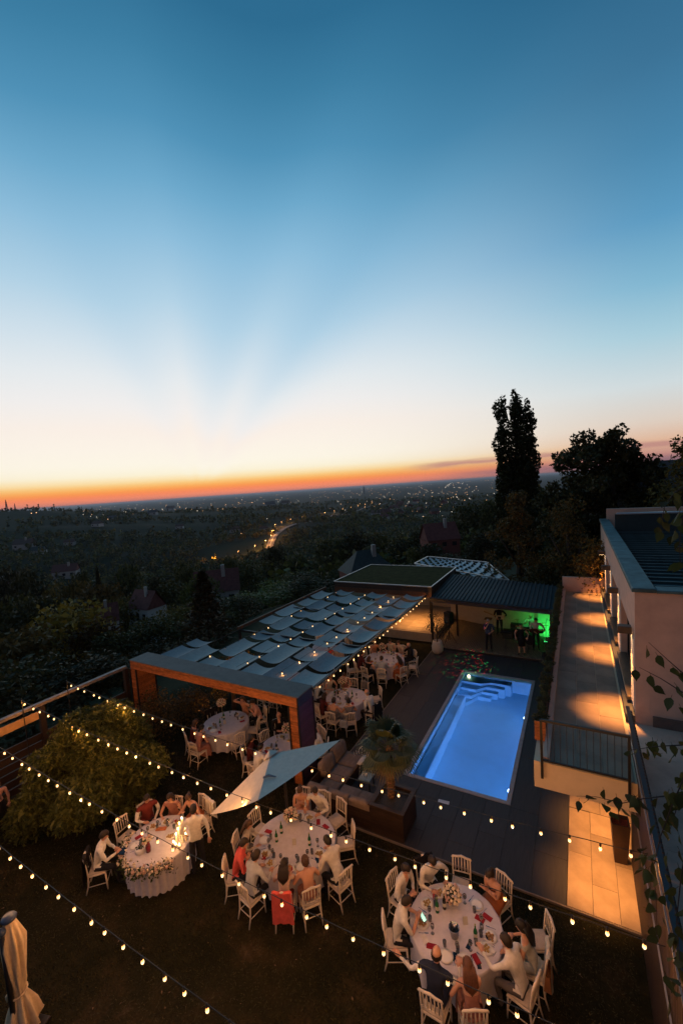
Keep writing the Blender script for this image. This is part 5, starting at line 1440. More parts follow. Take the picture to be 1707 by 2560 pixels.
def finish_people():
    dg = bpy.context.evaluated_depsgraph_get()
    got = []
    for P in PEOPLE:
        ev = P['o'].evaluated_get(dg); me = ev.to_mesh()
        nv = len(me.vertices); co = np.empty(nv * 3, np.float32); me.vertices.foreach_get('co', co); co = co.reshape(-1, 3)
        fs = [tuple(p_.vertices) for p_ in me.polygons]
        got.append((co.copy(), fs)); ev.to_mesh_clear()
    for P in PEOPLE: bpy.data.objects.remove(P['o'])
    bpy.data.collections.remove(TMP)
    got_names = []
    for P, (co, fs) in zip(PEOPLE, got):
        J, bones = P['J'], P['bones']
        cen = np.array([co[list(f)].mean(axis=0) for f in fs])
        best = np.full(len(fs), 9e9); reg = np.zeros(len(fs), int)
        for bi, (a, c_, rg) in enumerate(bones):
            A, Bv = np.array(J[a]), np.array(J[c_]); ab = Bv - A
            t = np.clip(((cen - A) @ ab) / (ab @ ab), 0, 1); dist = np.linalg.norm(cen - (A + t[:, None] * ab), axis=1) * (.62 if rg == 'torso' else 1.0)
            m_ = dist < best; best[m_] = dist[m_]; reg[m_] = bi
        mats = [SKIN[P['skin']], CLOTH[P['top']], CLOTH[P['bottom']], SHOE, EYE, LIP, CLOTH[P['vest'] or P['top']]]
        mi = []
        zh = P['zh']
        for i in range(len(fs)):
            rg = bones[reg[i]][2]; c_ = cen[i]; sl = P['sleeve']; v = 1
            if rg == 'neck': v = 0
            elif rg == 'torso':
                v = 6 if P['vest'] else 1
                if c_[2] < zh + .02: v = 2 if not P['woman'] or P['top'] != P['bottom'] else 1
                if sl == 'strapless' and c_[2] > zh + .36: v = 0
                if sl == 'none' and c_[2] > zh + .50: v = 0
                if P['neckline'] == 'back' and c_[1] < J['chest'][1] - .02 and c_[2] > zh + .18: v = 0
                if P['neckline'] == 'v' and c_[1] > J['chest'][1] + .03 and c_[2] > zh + .40 and abs(c_[0]) < .05: v = 0
            elif rg == 'upper': v = 1 if sl in ('long', 'short') else 0
            elif rg == 'fore': v = 1 if sl == 'long' else 0
            elif rg == 'thigh': v = 2
            elif rg == 'shin': v = 0 if P['bare'] else 2
            else: v = 3
            mi.append(v)
        cl_v = np.zeros(len(co))
        for f, v in zip(fs, mi):
            if v in (1, 2, 6): cl_v[list(f)] = 1
        ctr = np.array([np.array(J['pelvis']) * 1])
        sd_ = len(got_names); got_names.append(1)
        off = [mnoise.noise_vector(Vector((float(q[0]) * 9 + sd_ * 3.1, float(q[1]) * 9, float(q[2]) * 6))) + .5 * mnoise.noise_vector(Vector((float(q[0]) * 23, float(q[1]) * 23 + sd_, float(q[2]) * 17))) if c else Vector((0, 0, 0)) for q, c in zip(co, cl_v)]
        co = co + np.array(off) * .013
        mb = MB(); mb.v = [tuple(map(float, q)) for q in co]; mb.f = list(fs); mb.mi = mi
        nb_ = len(mb.f)
        for n, sd_ in (('R', 1), ('L', -1)): hand_into(mb, J['wr' + n], J['wr' + n] - J['el' + n], 0, -sd_)
        Mx = head_into(mb, J['headb'] + Vector((0, .028, .085)), P['yaw'], P['pitch'], 0, 4, 5, 1.0 if not P['woman'] else .97)
        t = thing('person', P['label'], 'person', P['loc'], P['face'], P['group']); t.scale = (P['scale'],) * 3
        mb.build('body', mats, t, True)
        hair_mesh(P['hair'][0], Mx).build('hair', HAIRM[P['hair'][1]], t, True)
        if P['woman'] and P['zh'] < .6 and P['top'] == P['bottom']:
            q = MB(); n_ = 18; vs = []; ff = []
            rings = [((0, .02, zh + .05), .20, .16), ((0, .24, zh - .0), .215, .26), ((0, .36, zh - .16), .21, .20), ((0, .37, zh - .34), .23, .20)]
            for (cx, cy, cz__), rx, ry in rings:
                for i in range(n_):
                    a = 2 * math.pi * i / n_; f = 1 + .06 * math.sin(a * 6)
                    vs.append((cx + rx * f * math.cos(a), cy + ry * f * math.sin(a), cz__ + (.03 if math.sin(a) > 0 else -.02)))
            for j in range(len(rings) - 1):
                for i in range(n_): ff.append((j * n_ + i, j * n_ + (i + 1) % n_, (j + 1) * n_ + (i + 1) % n_, (j + 1) * n_ + i))
            q.add(vs, ff); q.build('skirt', CLOTH[P['bottom']], t, True)
        if P['woman'] and P['zh'] > .6:
            q = MB(); q.lathe([(.14, zh + .10 - zh), (.175, -.02), (.185, -.25), (.175, -.42)], 16, (0, 0, zh)); q.build('skirt', CLOTH[P['bottom']], t, True)

# ------------------------------------------------------------------ tables
TT = .76
TABLES = {}


def drape(rt, top, bottom, folds, amp, seed, sx=1.0, sy=1.0):
    r_ = random.Random(seed); n = max(72, folds * 6); vs = [(0, 0, top)]; fs = []
    ph = r_.uniform(0, 6)
    rings = [(.55, 0, 0), (.97, 0, 0), (1.0, .012, .12), (1.005, .10, .35), (1.0, .35, .7), (.99, .68, .95), (.99, 1.0, 1.08)]
    for q, dn, am in rings:
        for i in range(n):
            a = 2 * math.pi * i / n
            f = math.sin(a * folds + ph + .7 * math.sin(a * 3)) * .7 + .3 * math.sin(a * folds * 1.9 + 1)
            rr = rt * q + amp * am * f
            vs.append((rr * math.cos(a) * sx, rr * math.sin(a) * sy, top - (top - bottom) * dn + (.012 * math.sin(a * folds * .5 + 2) if dn == 1 else 0)))
    for i in range(n): fs.append((0, 1 + i, 1 + (i + 1) % n))
    for j in range(len(rings) - 1):
        for i in range(n): fs.append((1 + j * n + i, 1 + (j + 1) * n + i, 1 + (j + 1) * n + (i + 1) % n, 1 + j * n + (i + 1) % n))
    mb = MB(); mb.add(vs, fs)
    return mb


def table(key, x, y, r, label, folds=16, amp=.05, seed=1, gap=.16):
    t = thing('round_table', 'table under the white cloth, ' + label, 'table', (x, y, LZ))
    mb = MB(); mb.lathe([(.001, TT - .035), (r - .03, TT - .035), (r - .03, TT - .008), (.001, TT - .008)], 32); mb.build('tabletop', mat('plywood', (.35, .25, .15), var=.1), t)
    for i in range(4):
        a = .8 + i * math.pi / 2; mb = MB(); mb.tube([(r * .55 * math.cos(a), r * .55 * math.sin(a), 0), (r * .5 * math.cos(a), r * .5 * math.sin(a), TT - .036)], .018, 6); mb.build('leg', BLACK, t)
    c = drape(r, TT, gap, folds, amp, seed).build('tablecloth', LINEN, None, True, loc=(x, y, LZ), rot=(0, 0, seed * .7))
    tag(c, 'white cloth hanging in folds over the ' + label, 'tablecloth')
    TABLES[key] = (x, y, r)


table('head', -7.52, -5.58, .80, 'oval head table with the flower garland', 30, .035, 2, .02)
table('mid', -4.37, -4.18, 1.0, 'round table below the white parasol', 14, .05, 3, .18)
table('near', -.40, -4.45, .87, 'round table nearest the camera', 14, .06, 4, .12)
table('left', -9.88, -.86, .84, 'round table under the left half of the portal', 15, .06, 5, .10)
table('post', -6.92, -1.20, .80, 'round table half hidden behind the portal right leg', 14, .05, 6, .15)
table('pool', -6.55, 2.50, .82, 'first round table along the pool side', 14, .05, 7, .14)
table('far', -6.60, 6.55, .95, 'farthest round table, by the raised floor', 14, .05, 8, .12)
table('roofed', -10.1, 7.0, .85, 'table seen through gaps in the far shade panels', 14, .05, 9, .14)
table('roofed2', -9.9, 2.9, .85, 'table mostly hidden under the near shade panels', 14, .05, 10, .14)
TOPZ = LZ + TT + .001

# ---- tableware prototypes
GLASS_G = mat('green_bottle_glass', (.012, .10, .030), rough=.08, var=0, spec=.7)
GLASS_D = mat('dark_bottle_glass', (.010, .012, .008), rough=.08, var=0, spec=.7)
LABELM = mat('bottle_paper_label', (.50, .48, .42), var=0)
CLEAR = mat('clear_glass', (.9, .92, .95), rough=.03, var=0, trans=.85)
CHINA = mat('white_china', (.72, .71, .68), rough=.25, var=0)
FOOD = mat('mixed_food', (.30, .13, .05), rough=.7, var=.6, scale=40, col2=(.42, .34, .12))
REDN = cloth_mat('deep_red_napkin', (.26, .018, .030)); WHN = cloth_mat('folded_white_napkin', (.60, .58, .56))
STEEL = mat('polished_steel', (.55, .55, .56), rough=.25, metal=1, var=0)
PHONE = mat('phone_glass', (.008, .009, .012), rough=.12, var=0, spec=.6)
DRINK = mat('amber_drink', (.40, .16, .03), rough=.1, var=0, trans=.5)
GREENL = leaf_mat('bouquet_leaves', (.020, .045, .014), (.07, .11, .035))
BLOOM = mat('cream_blossom', (.66, .57, .44), rough=.8, var=.12, scale=40); BLOOM2 = mat('pale_pink_blossom', (.60, .40, .32), rough=.8, var=.12, scale=40)
IT = {}
mb = MB(); mb.lathe([(.001, 0), (.037, 0), (.038, .012), (.038, .155), (.030, .195), (.0145, .225), (.013, .285), (.001, .286)], 12); IT['bottle'] = mb.mesh('glass_body', GLASS_G, True); IT['dbottle'] = mb.mesh('glass_body', GLASS_D, True)
mb = MB(); mb.lathe([(.0386, .06), (.0388, .065), (.0388, .13), (.0386, .135)], 12); IT['blabel'] = mb.mesh('paper_label', LABELM, True)
mb = MB(); mb.lathe([(.001, .286), (.015, .286), (.015, .305), (.001, .306)], 8); IT['bcap'] = mb.mesh('cap', mat('bottle_cap', (.30, .30, .10), metal=.4, rough=.4, var=0))
mb = MB(); mb.lathe([(.032, .0), (.034, .004), (.006, .008), (.005, .085), (.030, .115), (.038, .150), (.033, .190), (.031, .190), (.035, .150), (.026, .118), (.001, .105)], 12); IT['wine'] = mb.mesh('glass', CLEAR, True)
mb = MB(); mb.lathe([(.001, .112), (.028, .120), (.034, .142), (.001, .142)], 12); IT['wine_fill'] = mb.mesh('drink', DRINK, True)
mb = MB(); mb.lathe([(.001, 0), (.030, 0), (.034, .110), (.031, .110), (.028, .006), (.001, .006)], 12); IT['tumbler'] = mb.mesh('glass', CLEAR, True)
mb = MB(); mb.lathe([(.001, .002), (.075, .002), (.128, .016), (.130, .019), (.078, .008), (.001, .008)], 20); IT['plate'] = mb.mesh('dish', CHINA, True)
mb = MB()
for i in range(9): a = i * 2.4; q = .022 * math.sqrt(i); mb.ball((q * math.cos(a) * 1.3, q * math.sin(a), .018), .026, 6, 4, (1, 1, .7))
IT['food'] = mb.mesh('food', FOOD, True)
mb = MB(); mb.bbox(-.036, .036, -.074, .074, 0, .009, .002); IT['phone'] = mb.mesh('phone', PHONE)
mb = MB(); mb.bbox(-.05, .05, -.09, .09, 0, .012, .004); mb.bbox(-.02, .045, -.085, .07, .0125, .020, .004); IT['rednap'] = mb.mesh('napkin', REDN); IT['whnap'] = mb.mesh('napkin', WHN)
mb = MB(); mb.bar((0, -.09, .004), (0, .02, .004), .008, .003); mb.bar((0, .02, .005), (0, .09, .004), .018, .003); IT['knife'] = mb.mesh('cutlery', STEEL)
mb = MB(); mb.bar((0, -.09, .004), (0, .05, .004), .007, .003)
for s_ in (-1, 0, 1): mb.bar((s_ * .007, .05, .004), (s_ * .007, .095, .007), .004, .003)
mb.bar((-.010, .05, .0045), (.010, .05, .0045), .006, .003); IT['fork'] = mb.mesh('cutlery', STEEL)
mb = MB()
for k_ in range(7): a = k_ * .9; mb.ball((.016 * math.cos(a), .016 * math.sin(a), .012 * math.sin(k_ * 2)), .016, 6, 4)
mb.ball((0, 0, .012), .018, 6, 4); BLO = mb.mesh('blossom', BLOOM, True); BLO2 = mb.mesh('blossom', BLOOM2, True)


def bottle(x, y, label, dark=False, z=TOPZ):
    t = thing('bottle', label, 'bottle', (x, y, z), rnd.uniform(0, 6)); inst('glass_body', IT['dbottle' if dark else 'bottle'], t); inst('paper_label', IT['blabel'], t); inst('cap', IT['bcap'], t)


def wine(x, y, label, group, full=True):
    t = thing('wine_glass', label, 'glass', (x, y, TOPZ), 0, group); inst('bowl', IT['wine'], t)
    if full: inst('drink', IT['wine_fill'], t)


def single(key, name, x, y, label, cat, rz=None, group=None, z=TOPZ):
    return tag(inst(name, IT[key], None, (x, y, z), (0, 0, rnd.uniform(0, 6) if rz is None else rz)), label, cat, group)


def plate(x, y, label, food=True, group=None):
    t = thing('plate', label, 'plate', (x, y, TOPZ), rnd.uniform(0, 6), group); inst('dish', IT['plate'], t)
    if food: inst('food', IT['food'], t, None, (0, 0, rnd.uniform(0, 6)))


def bouquet(x, y, label, stand=.0, r=.17, n=34, seed=1, z=TOPZ, flat=.85):
    r_ = np.random.default_rng(seed); t = thing('flower_arrangement', label, 'flowers', (x, y, z))
    if stand > 0:
        mb = MB(); mb.lathe([(.001, 0), (.075, 0), (.078, .012), (.010, .02), (.009, stand - .04), (.06, stand - .01), (.001, stand)], 12); mb.build('stand', mat('gilt_stand', (.42, .30, .14), metal=.8, rough=.35, var=0), t, True)
    else:
        mb = MB(); mb.lathe([(.001, 0), (.055, 0), (.07, .10), (.065, .10), (.05, .01), (.001, .01)], 12); mb.build('vase', mat('grey_vase', (.30, .28, .26), rough=.4, var=.05), t, True)
    c = stand + (r * .72 if stand > 0 else .10 + r * .5)
    for i in range(n):
        zz = 1 - 1.55 * (i + .5) / n; a = i * 2.39996; q = math.sqrt(max(0, 1 - zz * zz)); k_ = r_.uniform(.9, 1.05)
        inst('blossom', BLO if r_.random() < .7 else BLO2, t, (r * k_ * q * math.cos(a), r * k_ * q * math.sin(a), c + r * flat * k_ * zz), (r_.uniform(-.6, .6), r_.uniform(-.6, .6), a), r_.uniform(.85, 1.35))
    P, d = lobes_pts([(0, 0, c, r * .98, r * .98, r * flat * .95)], 170, r_, .8); V, F = leaves(P, .065, r_)
    inst('greenery', np_mesh('greenery', V, F, [GREENL]), t)['kind'] = 'stuff'


# ------------------------------------------------------------------ guests
HT = ((.17, .40, .80), (-.17, .40, .80))
EAT = ((.08, .20, 1.08), (-.16, .42, .80))
CLASP = ((.03, .33, .92), (-.03, .33, .92))
PHN = ((.05, .34, .93), (-.05, .34, .93))
LOWR = ((.16, .40, .80), (-.12, .24, .62))
G = []
SEATED = []


def seat(tk, hx, hy, label, short, lean=.14, chair_lab=None, tgt=None, **kw):
    tx, ty, r = TABLES[tk]
    f = face_to(hx, hy, *(tgt or (tx, ty)))
    fx_, fy_ = -math.sin(f), math.cos(f)
    dx = lean + .07
    bx, by = hx - fx_ * dx, hy - fy_ * dx
    person(label, bx, by, f, lean=lean, group=kw.pop('group', None), **kw)
    chair(bx + fx_ * .02, by + fy_ * .02, f, chair_lab or ('white spindle back chair under the ' + short), 'white banquet chairs')
    SEATED.append((tk, hx, hy, short))


def empty_chair(tk, bxk, byk, label, tgt=None):
    tx, ty, r = TABLES[tk]
    f = face_to(bxk, byk, *(tgt or (tx, ty)))
    chair(bxk - math.sin(f) * .24, byk + math.cos(f) * .24, f, label, 'white banquet chairs')
    return bxk - math.sin(f) * .24, byk + math.cos(f) * .24, f


# head table
seat('head', -8.48, -5.18, 'person in dark red jacket and white shirt seated at the head table, looking right', 'man in dark red jacket', .12, hands=LOWR, top='white', vest='maroon', sleeve='long', neckline=None, yaw=-.5)
seat('head', -8.01, -4.83, 'person with dark hair and strappy dress at the head table far side', 'woman in pale strappy top', .10, woman=True, top='dusty', bottom='dusty', sleeve='none', hair=('bob', 'dark'), yaw=-.3, hands=LOWR)
seat('head', -7.52, -4.65, 'person with ponytail and bare shoulders at the head table holding up a card', 'woman with ponytail', .24, woman=True, top='rust', bottom='rust', sleeve='strapless', hair=('pony', 'brown'), yaw=.7, hands=((.05, .50, .95), (-.25, .48, .86)))
seat('head', -8.36, -6.42, 'person in white shirt seated at the head table near left, reading a folder', 'man reading at the head table', .16, hands=((.10, .46, .80), (-.06, .42, .80)), hair=('short', 'dark'), pitch=-.5)
person('person in white shirt standing with back turned beside the candlelit head table', -6.51, -5.29, face_to(-6.51, -5.29, -7.2, -4.7), pose='stand', lean=.05, hands=((.30, -.06, .86), (-.26, .20, .95)), top='white', bottom='trousers', hair=('short', 'dark'), yaw=-.2)
# middle table
seat('mid', -4.88, -3.16, 'person with bare shoulders and clasped hands at the parasol table far side', 'woman with clasped hands', .20, woman=True, top='peach', bottom='peach', sleeve='strapless', hair=('updo', 'brown'), hands=CLASP, pitch=-.6)
seat('mid', -4.44, -3.08, 'person in white shirt turned sideways at the parasol table far side', 'man turned sideways', .20, hands=((.26, .40, .80), (-.20, .42, .80)), yaw=.7, bottom='grey')
seat('mid', -3.34, -4.28, 'person with dark hair and white shirt hunched over a plate, pool side of parasol table', 'hunched man', .30, hands=((.10, .44, .92), (-.16, .46, .80)), hair=('short', 'black'), pitch=-.6, tgt=(-4.2, -4.0))
seat('mid', -3.56, -4.87, 'person with pinned up brown hair and bare back at the parasol table', 'woman with bare back', .14, woman=True, top='dusty', bottom='dusty', sleeve='strapless', neckline='back', hair=('updo', 'brown'))
seat('mid', -3.92, -5.13, 'person with long dark hair and lace backed dress at the parasol table', 'woman with lace back', .12, woman=True, top='lace', bottom='wine', sleeve='none', hair=('long', 'dark'), hands=((.07, .26, 1.02), (-.14, .42, .80)))
seat('mid', -4.57, -5.27, 'person with short dark hair in pale grey shirt at the parasol table', 'man in pale grey shirt', .18, top='greyblue', hands=((.20, .44, .80), (-.14, .38, .80)))
seat('mid', -5.04, -5.14, 'person in coral red shirt at the left of the parasol table', 'man in coral shirt', .22, top='coral', hands=((.14, .34, .95), (-.10, .30, .74)), tgt=(-4.3, -4.6))
seat('mid', -5.36, -4.62, 'person with long dark hair and white blouse at the far left of the parasol table', 'woman in white blouse', .12, woman=True, top='cream', bottom='greytrousers', hair=('long', 'brown'), hands=HT)
# nearest table
seat('near', -1.02, -3.80, 'person in white shirt and brown tie leaning on the nearest table far rim', 'man with brown tie', .22, hands=((.12, .48, .80), (-.26, .36, .80)), pitch=-.6)
seat('near', -1.46, -4.20, 'person in open necked white shirt looking at a dark phone, nearest table left', 'man with dark phone', .12, hands=((.14, .34, .86), (-.05, .30, .80)), neckline='v', pitch=-.5)
seat('near', -1.20, -4.84, 'person in white polo shirt holding a lit phone over the nearest table', 'man holding the lit phone', .20, sleeve='short', hands=((.02, .44, .90), (-.12, .46, .86)), pitch=-.5, hair=('short', 'dark'))
seat('near', -.44, -5.47, 'person in navy waistcoat from behind with one arm stretched out left', 'man in navy waistcoat', .10, top='white', vest='navy', sleeve='long', hands=((.30, .40, .92), (-.66, .06, .94)), hair=('bald', 'dark'), bottom='navy', pitch=-.15)
seat('near', .05, -5.36, 'person with long brown hair and bare shoulders from behind, nearest table', 'woman with long brown hair', .14, woman=True, top='dusty', bottom='dusty', sleeve='strapless', hair=('long', 'auburn'), hands=((-.02, .55, .86), (-.22, .28, .72)))
seat('near', .56, -4.76, 'person in white shirt with dark shoulder strap reaching for a green bottle', 'man reaching for the green bottle', .22, hands=((.22, .34, .80), (-.16, .64, .92)), hair=('short', 'dark'), bottom='greytrousers', tgt=(-.3, -4.55))
seat('near', .74, -4.34, 'person with long black hair in pale dress at the nearest table right rim', 'woman with long black hair', .16, woman=True, top='palegrey', bottom='palegrey', sleeve='none', hair=('long', 'black'), tgt=(-.2, -4.3))
seat('near', .08, -3.56, 'person in strapless rust dress with folded arms at the nearest table', 'woman with folded arms', .18, woman=True, top='rust', bottom='rust', sleeve='strapless', hair=('updo', 'dark'), hands=((-.06, .28, .90), (.06, .30, .88)), pitch=-.55)
# left table under the portal
seat('left', -9.92, .10, 'person with raised bare arms at the back of the left portal table', 'woman with raised arms', .06, woman=True, top='peach', bottom='peach', sleeve='none', hair=('long', 'brown'), hands=((.20, .22, 1.26), (-.20, .20, 1.18)), pitch=-.1)
seat('left', -9.28, -.02, 'person in pale pink shirt looking down at the left portal table', 'man in pale pink shirt', .22, top='pink', hands=PHN, pitch=-.6)
seat('left', -10.36, -1.80, 'person with dark hair in dark red top at the left portal table', 'woman in dark red top', .14, woman=True, top='wine', bottom='wine', sleeve='none', hair=('bob', 'brown'))
seat('left', -9.86, -1.98, 'person with dark pinned hair in dusty pink dress at the left portal table', 'woman in dusty pink dress', .22, woman=True, top='dusty', bottom='dusty', sleeve='none', hair=('updo', 'black'), pitch=-.6)
# half hidden table
seat('post', -7.72, -.38, 'person in black open shirt facing the camera left of the portal right leg', 'man in black shirt', .10, top='black', neckline='v', hands=((.10, .44, .84), (-.10, .44, .84)), hair=('bald', 'grey'), pitch=-.1)
seat('post', -7.10, -2.10, 'person with short dark hair in white tee shirt just above the parasol peak', 'man in white tee shirt', .18, sleeve='short', hair=('short', 'black'))
seat('post', -7.72, -1.78, 'person in dark red top at the left of the half hidden table', 'person in dark red top', .12, woman=True, top='wine', bottom='black', sleeve='long', hair=('long', 'dark'))
seat('post', -6.28, -.34, 'person with bare shoulders just right of the portal leg', 'woman right of the portal leg', .10, woman=True, top='peach', bottom='peach', sleeve='strapless', hair=('updo', 'brown'))
seat('post', -6.00, -.72, 'person in white shirt partly hidden by the portal right leg', 'man hidden by the portal leg', .16)
# first pool side table
seat('pool', -7.55, 3.02, 'person with long blond hair and bare arms at the first pool side table', 'fair haired woman', .14, woman=True, top='cream', bottom='cream', sleeve='none', hair=('long', 'blond'))
seat('pool', -7.10, 3.40, 'person with raised hand beside the bouquet of the first pool side table', 'woman beside the bouquet', .12, woman=True, top='dusty', bottom='black', sleeve='none', hair=('updo', 'brown'), hands=EAT)
seat('pool', -7.62, 2.28, 'person in pale blue shirt at the left of the first pool side table', 'man in pale blue shirt near the bulbs', .20, top='lightblue', hair=('short', 'grey'))
seat('pool', -6.98, 1.60, 'person in dark red at the near left of the first pool side table', 'guest in dark red', .14, woman=True, top='wine', bottom='wine', sleeve='long', hair=('bob', 'dark'))
seat('pool', -6.46, 1.42, 'person in strapless grey dress from behind, left of a pair in grey', 'left woman in grey', .14, woman=True, top='grey', bottom='grey', sleeve='strapless', hair=('updo', 'dark'))
seat('pool', -5.93, 1.60, 'person in grey dress seen from behind, right of a pair in grey', 'right woman in grey', .14, woman=True, top='grey', bottom='grey', sleeve='none', hair=('updo', 'black'))
seat('pool', -5.50, 2.30, 'person with thinning grey hair in white shirt at the pool side of the first table', 'grey haired man in white shirt', .16, hair=('bald', 'grey'), hands=LOWR)
# farthest table
seat('far', -6.80, 7.75, 'person in white lace top at the back of the farthest table', 'woman in white lace', .10, woman=True, top='cream', bottom='cream', sleeve='none', hair=('updo', 'dark'))
seat('far', -6.30, 7.66, 'person in pale top beside the woman in white lace at the farthest table', 'woman in pale top', .12, woman=True, top='lace', bottom='lace', sleeve='short', hair=('updo', 'brown'))
seat('far', -5.66, 7.40, 'person with bald head in dark suit at the right end of the farthest table', 'man in dark suit', .06, top='black', hair=('bald', 'grey'), hands=EAT, pitch=-.2)
seat('far', -5.62, 5.90, 'person with long dark hair in rust dress at the farthest table', 'woman in rust dress', .14, woman=True, top='rust', bottom='rust', sleeve='none', hair=('long', 'dark'))
seat('far', -6.27, 5.50, 'person in pale blue shirt from behind at the farthest table', 'man in blue shirt seen from behind', .14, top='lightblue', hair=('short', 'dark'))
seat('far', -6.86, 5.42, 'person with brown hair in black dress at the farthest table', 'woman in black dress', .16, woman=True, top='black', bottom='black', sleeve='none', hair=('bob', 'brown'))
seat('far', -7.36, 5.72, 'person in wine red shirt at the left of the farthest table', 'man in wine red shirt', .14, top='wine')
seat('far', -7.42, 7.30, 'person in peach dress beside the bouquet at the farthest table', 'woman in peach dress', .12, woman=True, top='peach', bottom='peach', sleeve='none', hair=('updo', 'brown'))
seat('roofed', -9.6, 7.9, 'person in cream blouse seen through gaps in the far shade panels', 'guest in cream blouse', .12, woman=True, top='cream', bottom='cream', hair=('long', 'brown'))
seat('roofed', -10.9, 7.6, 'person in white shirt seen through gaps in the far shade panels', 'guest under the far panels', .14)
seat('roofed', -9.5, 6.1, 'person in coral dress seen through gaps in the far shade panels', 'guest in coral dress', .14, woman=True, top='coral', bottom='coral', sleeve='none', hair=('updo', 'dark'))
# standing figure at the left edge
person('person in pale pink shirt with one arm lifted, standing at the boundary screen', -12.86, -6.85, face_to(-12.86, -6.85, -8, -7.5), pose='stand', hands=((.10, .14, 1.62), (-.24, .12, .86)), top='pink', sleeve='long', bottom='black', hair=('long', 'brown'), woman=True)
# band
person('person singing in dark blue shirt and black trousers at the stage front', -2.41, 10.62, math.pi + .25, pose='stand', lean=.02, hands=((.06, .20, 1.42), (-.08, .24, 1.05)), top='blueshirt', sleeve='short', z=.12, hair=('short', 'grey'), pitch=-.05)
person('person singing in short black sleeveless dress at the stage front', -.81, 10.60, math.pi - .1, pose='stand', lean=.02, hands=((.26, .16, .98), (-.34, .20, 1.06)), top='black', bottom='black', sleeve='none', bare_legs=True, woman=True, hair=('updo', 'brown'), z=.12, pitch=-.05, step=.06)
person('person in black playing a pale electric guitar before the rear wall', -2.26, 13.2, math.pi, pose='stand', lean=.02, hands=((.10, .24, 1.04), (-.34, .26, 1.18)), top='black', z=.12, hair=('short', 'black'), pitch=-.4)
person('person in white shirt playing guitar in the green stage light', -.22, 11.5, math.pi + .3, pose='stand', lean=.02, hands=((.10, .24, 1.04), (-.36, .26, 1.16)), top='white', sleeve='short', z=.12, hair=('short', 'dark'), pitch=-.3)
person('person with bald head drumming in the green stage light', -.57, 13.0, math.pi, pose='sit', lean=.10, hands=((.22, .38, .92), (-.22, .38, .90)), top='white', sleeve='short', z=.22, hair=('bald', 'grey'), pitch=-.2)
finish_people()

# ------------------------------------------------------------------ spare chairs, measured at their backs
for tk, x, y, lab in (
        ('head', -8.95, -5.68, 'empty white chair at the left of the head table, between the seated men'), ('head', -7.30, -4.20, 'white chair with a pale wrap over its back behind the head table'),
        ('mid', -3.88, -2.67, 'empty white chair at the pool side back of the parasol table'), ('mid', -3.20, -3.28, 'empty white chair beside the hunched man, turned side on'), ('mid', -5.82, -3.98, 'empty white chair at the back left of the parasol table, under the parasol tip'),
        ('near', -.60, -3.10, 'empty white chair facing the camera beyond the nearest table bouquet'), ('near', 1.20, -3.72, 'empty white chair at the right of the nearest table, near the lit pavement'),
        ('left', -8.70, -1.38, 'empty white chair with its back to the camera at the left portal table'), ('left', -8.72, -.34, 'empty white chair facing left at the left portal table'), ('left', -10.95, -.55, 'white chair with dark jacket on it at the left portal table'),
        ('post', -7.98, -.95, 'empty white chair beside the man in black shirt'), ('post', -6.30, .12, 'empty white chair right of the portal leg'),
        ('pool', -6.88, 3.80, 'empty white chair behind the first pool side table, left of two'), ('pool', -6.28, 3.72, 'empty white chair behind the first pool side table, right of two, with a dark wrap'), ('pool', -5.44, 3.48, 'empty white chair standing away at the pool side edge of the lawn'), ('pool', -7.85, 1.95, 'empty white chair close behind the portal right leg'),
        ('far', -6.10, 7.98, 'empty white chair against the raised floor'), ('far', -5.00, 6.80, 'empty white chair at the deck edge, nearest the pool, by the farthest table'), ('far', -7.98, 5.20, 'empty white chair standing left of the farthest table'), ('far', -7.86, 6.85, 'empty white chair at the far left of the farthest table'),
        ('roofed2', -10.15, 1.35, 'empty white chair seen below the portal beam, left of two'), ('roofed2', -9.52, 1.42, 'empty white chair seen below the portal beam, right of two'), ('roofed2', -8.62, 2.5, 'empty white chair in the dark under the near shade panels'), ('roofed', -11.2, 6.4, 'empty white chair under the far shade panels')):
    empty_chair(tk, x, y, lab)


def draped(name, label, cat, x, y, f, m, w=.40, drop=.62, back=-.245, top=.915):
    """a garment over a chair back: two hanging sheets with folds"""
    mb = MB(); n = 9
    for side, dz in ((-.035, drop), (.035, drop * .75)):
        vs = []; fs = []
        for j in range(6):
            for i in range(n):
                u = i / (n - 1) - .5; zz = top + .012 - dz * j / 5
                vs.append((u * w * (1 + .12 * j / 5), back + side * (1.0 + .5 * j / 5) + .016 * math.sin(i * 2.1 + j * .4), zz - (.05 * abs(u) if j == 5 else 0)))
        for j in range(5):
            for i in range(n - 1): fs.append((j * n + i, j * n + i + 1, (j + 1) * n + i + 1, (j + 1) * n + i))
        mb.add(vs, fs)
    vs = []; fs = []
    for i in range(n):
        u = i / (n - 1) - .5
        for k_ in range(3): vs.append((u * w, back + (-.035 + .035 * k_) + .016 * math.sin(i * 2.1) * (k_ != 1), top + .012 + (.022 if k_ == 1 else 0)))
    for i in range(n - 1):
        for k_ in range(2): fs.append((i * 3 + k_, i * 3 + k_ + 1, i * 3 + k_ + 4, i * 3 + k_ + 3))
    mb.add(vs, fs)
    o = mb.build(name, m, None, True, loc=(x, y, LZ), rot=(0, 0, f)); return tag(o, label, cat)


def chair_of(tk, hx, hy, lean=.14):
    tx, ty, r = TABLES[tk]; f = face_to(hx, hy, tx, ty); d = lean + .05
    return hx + math.sin(f) * d, hy - math.cos(f) * d, f


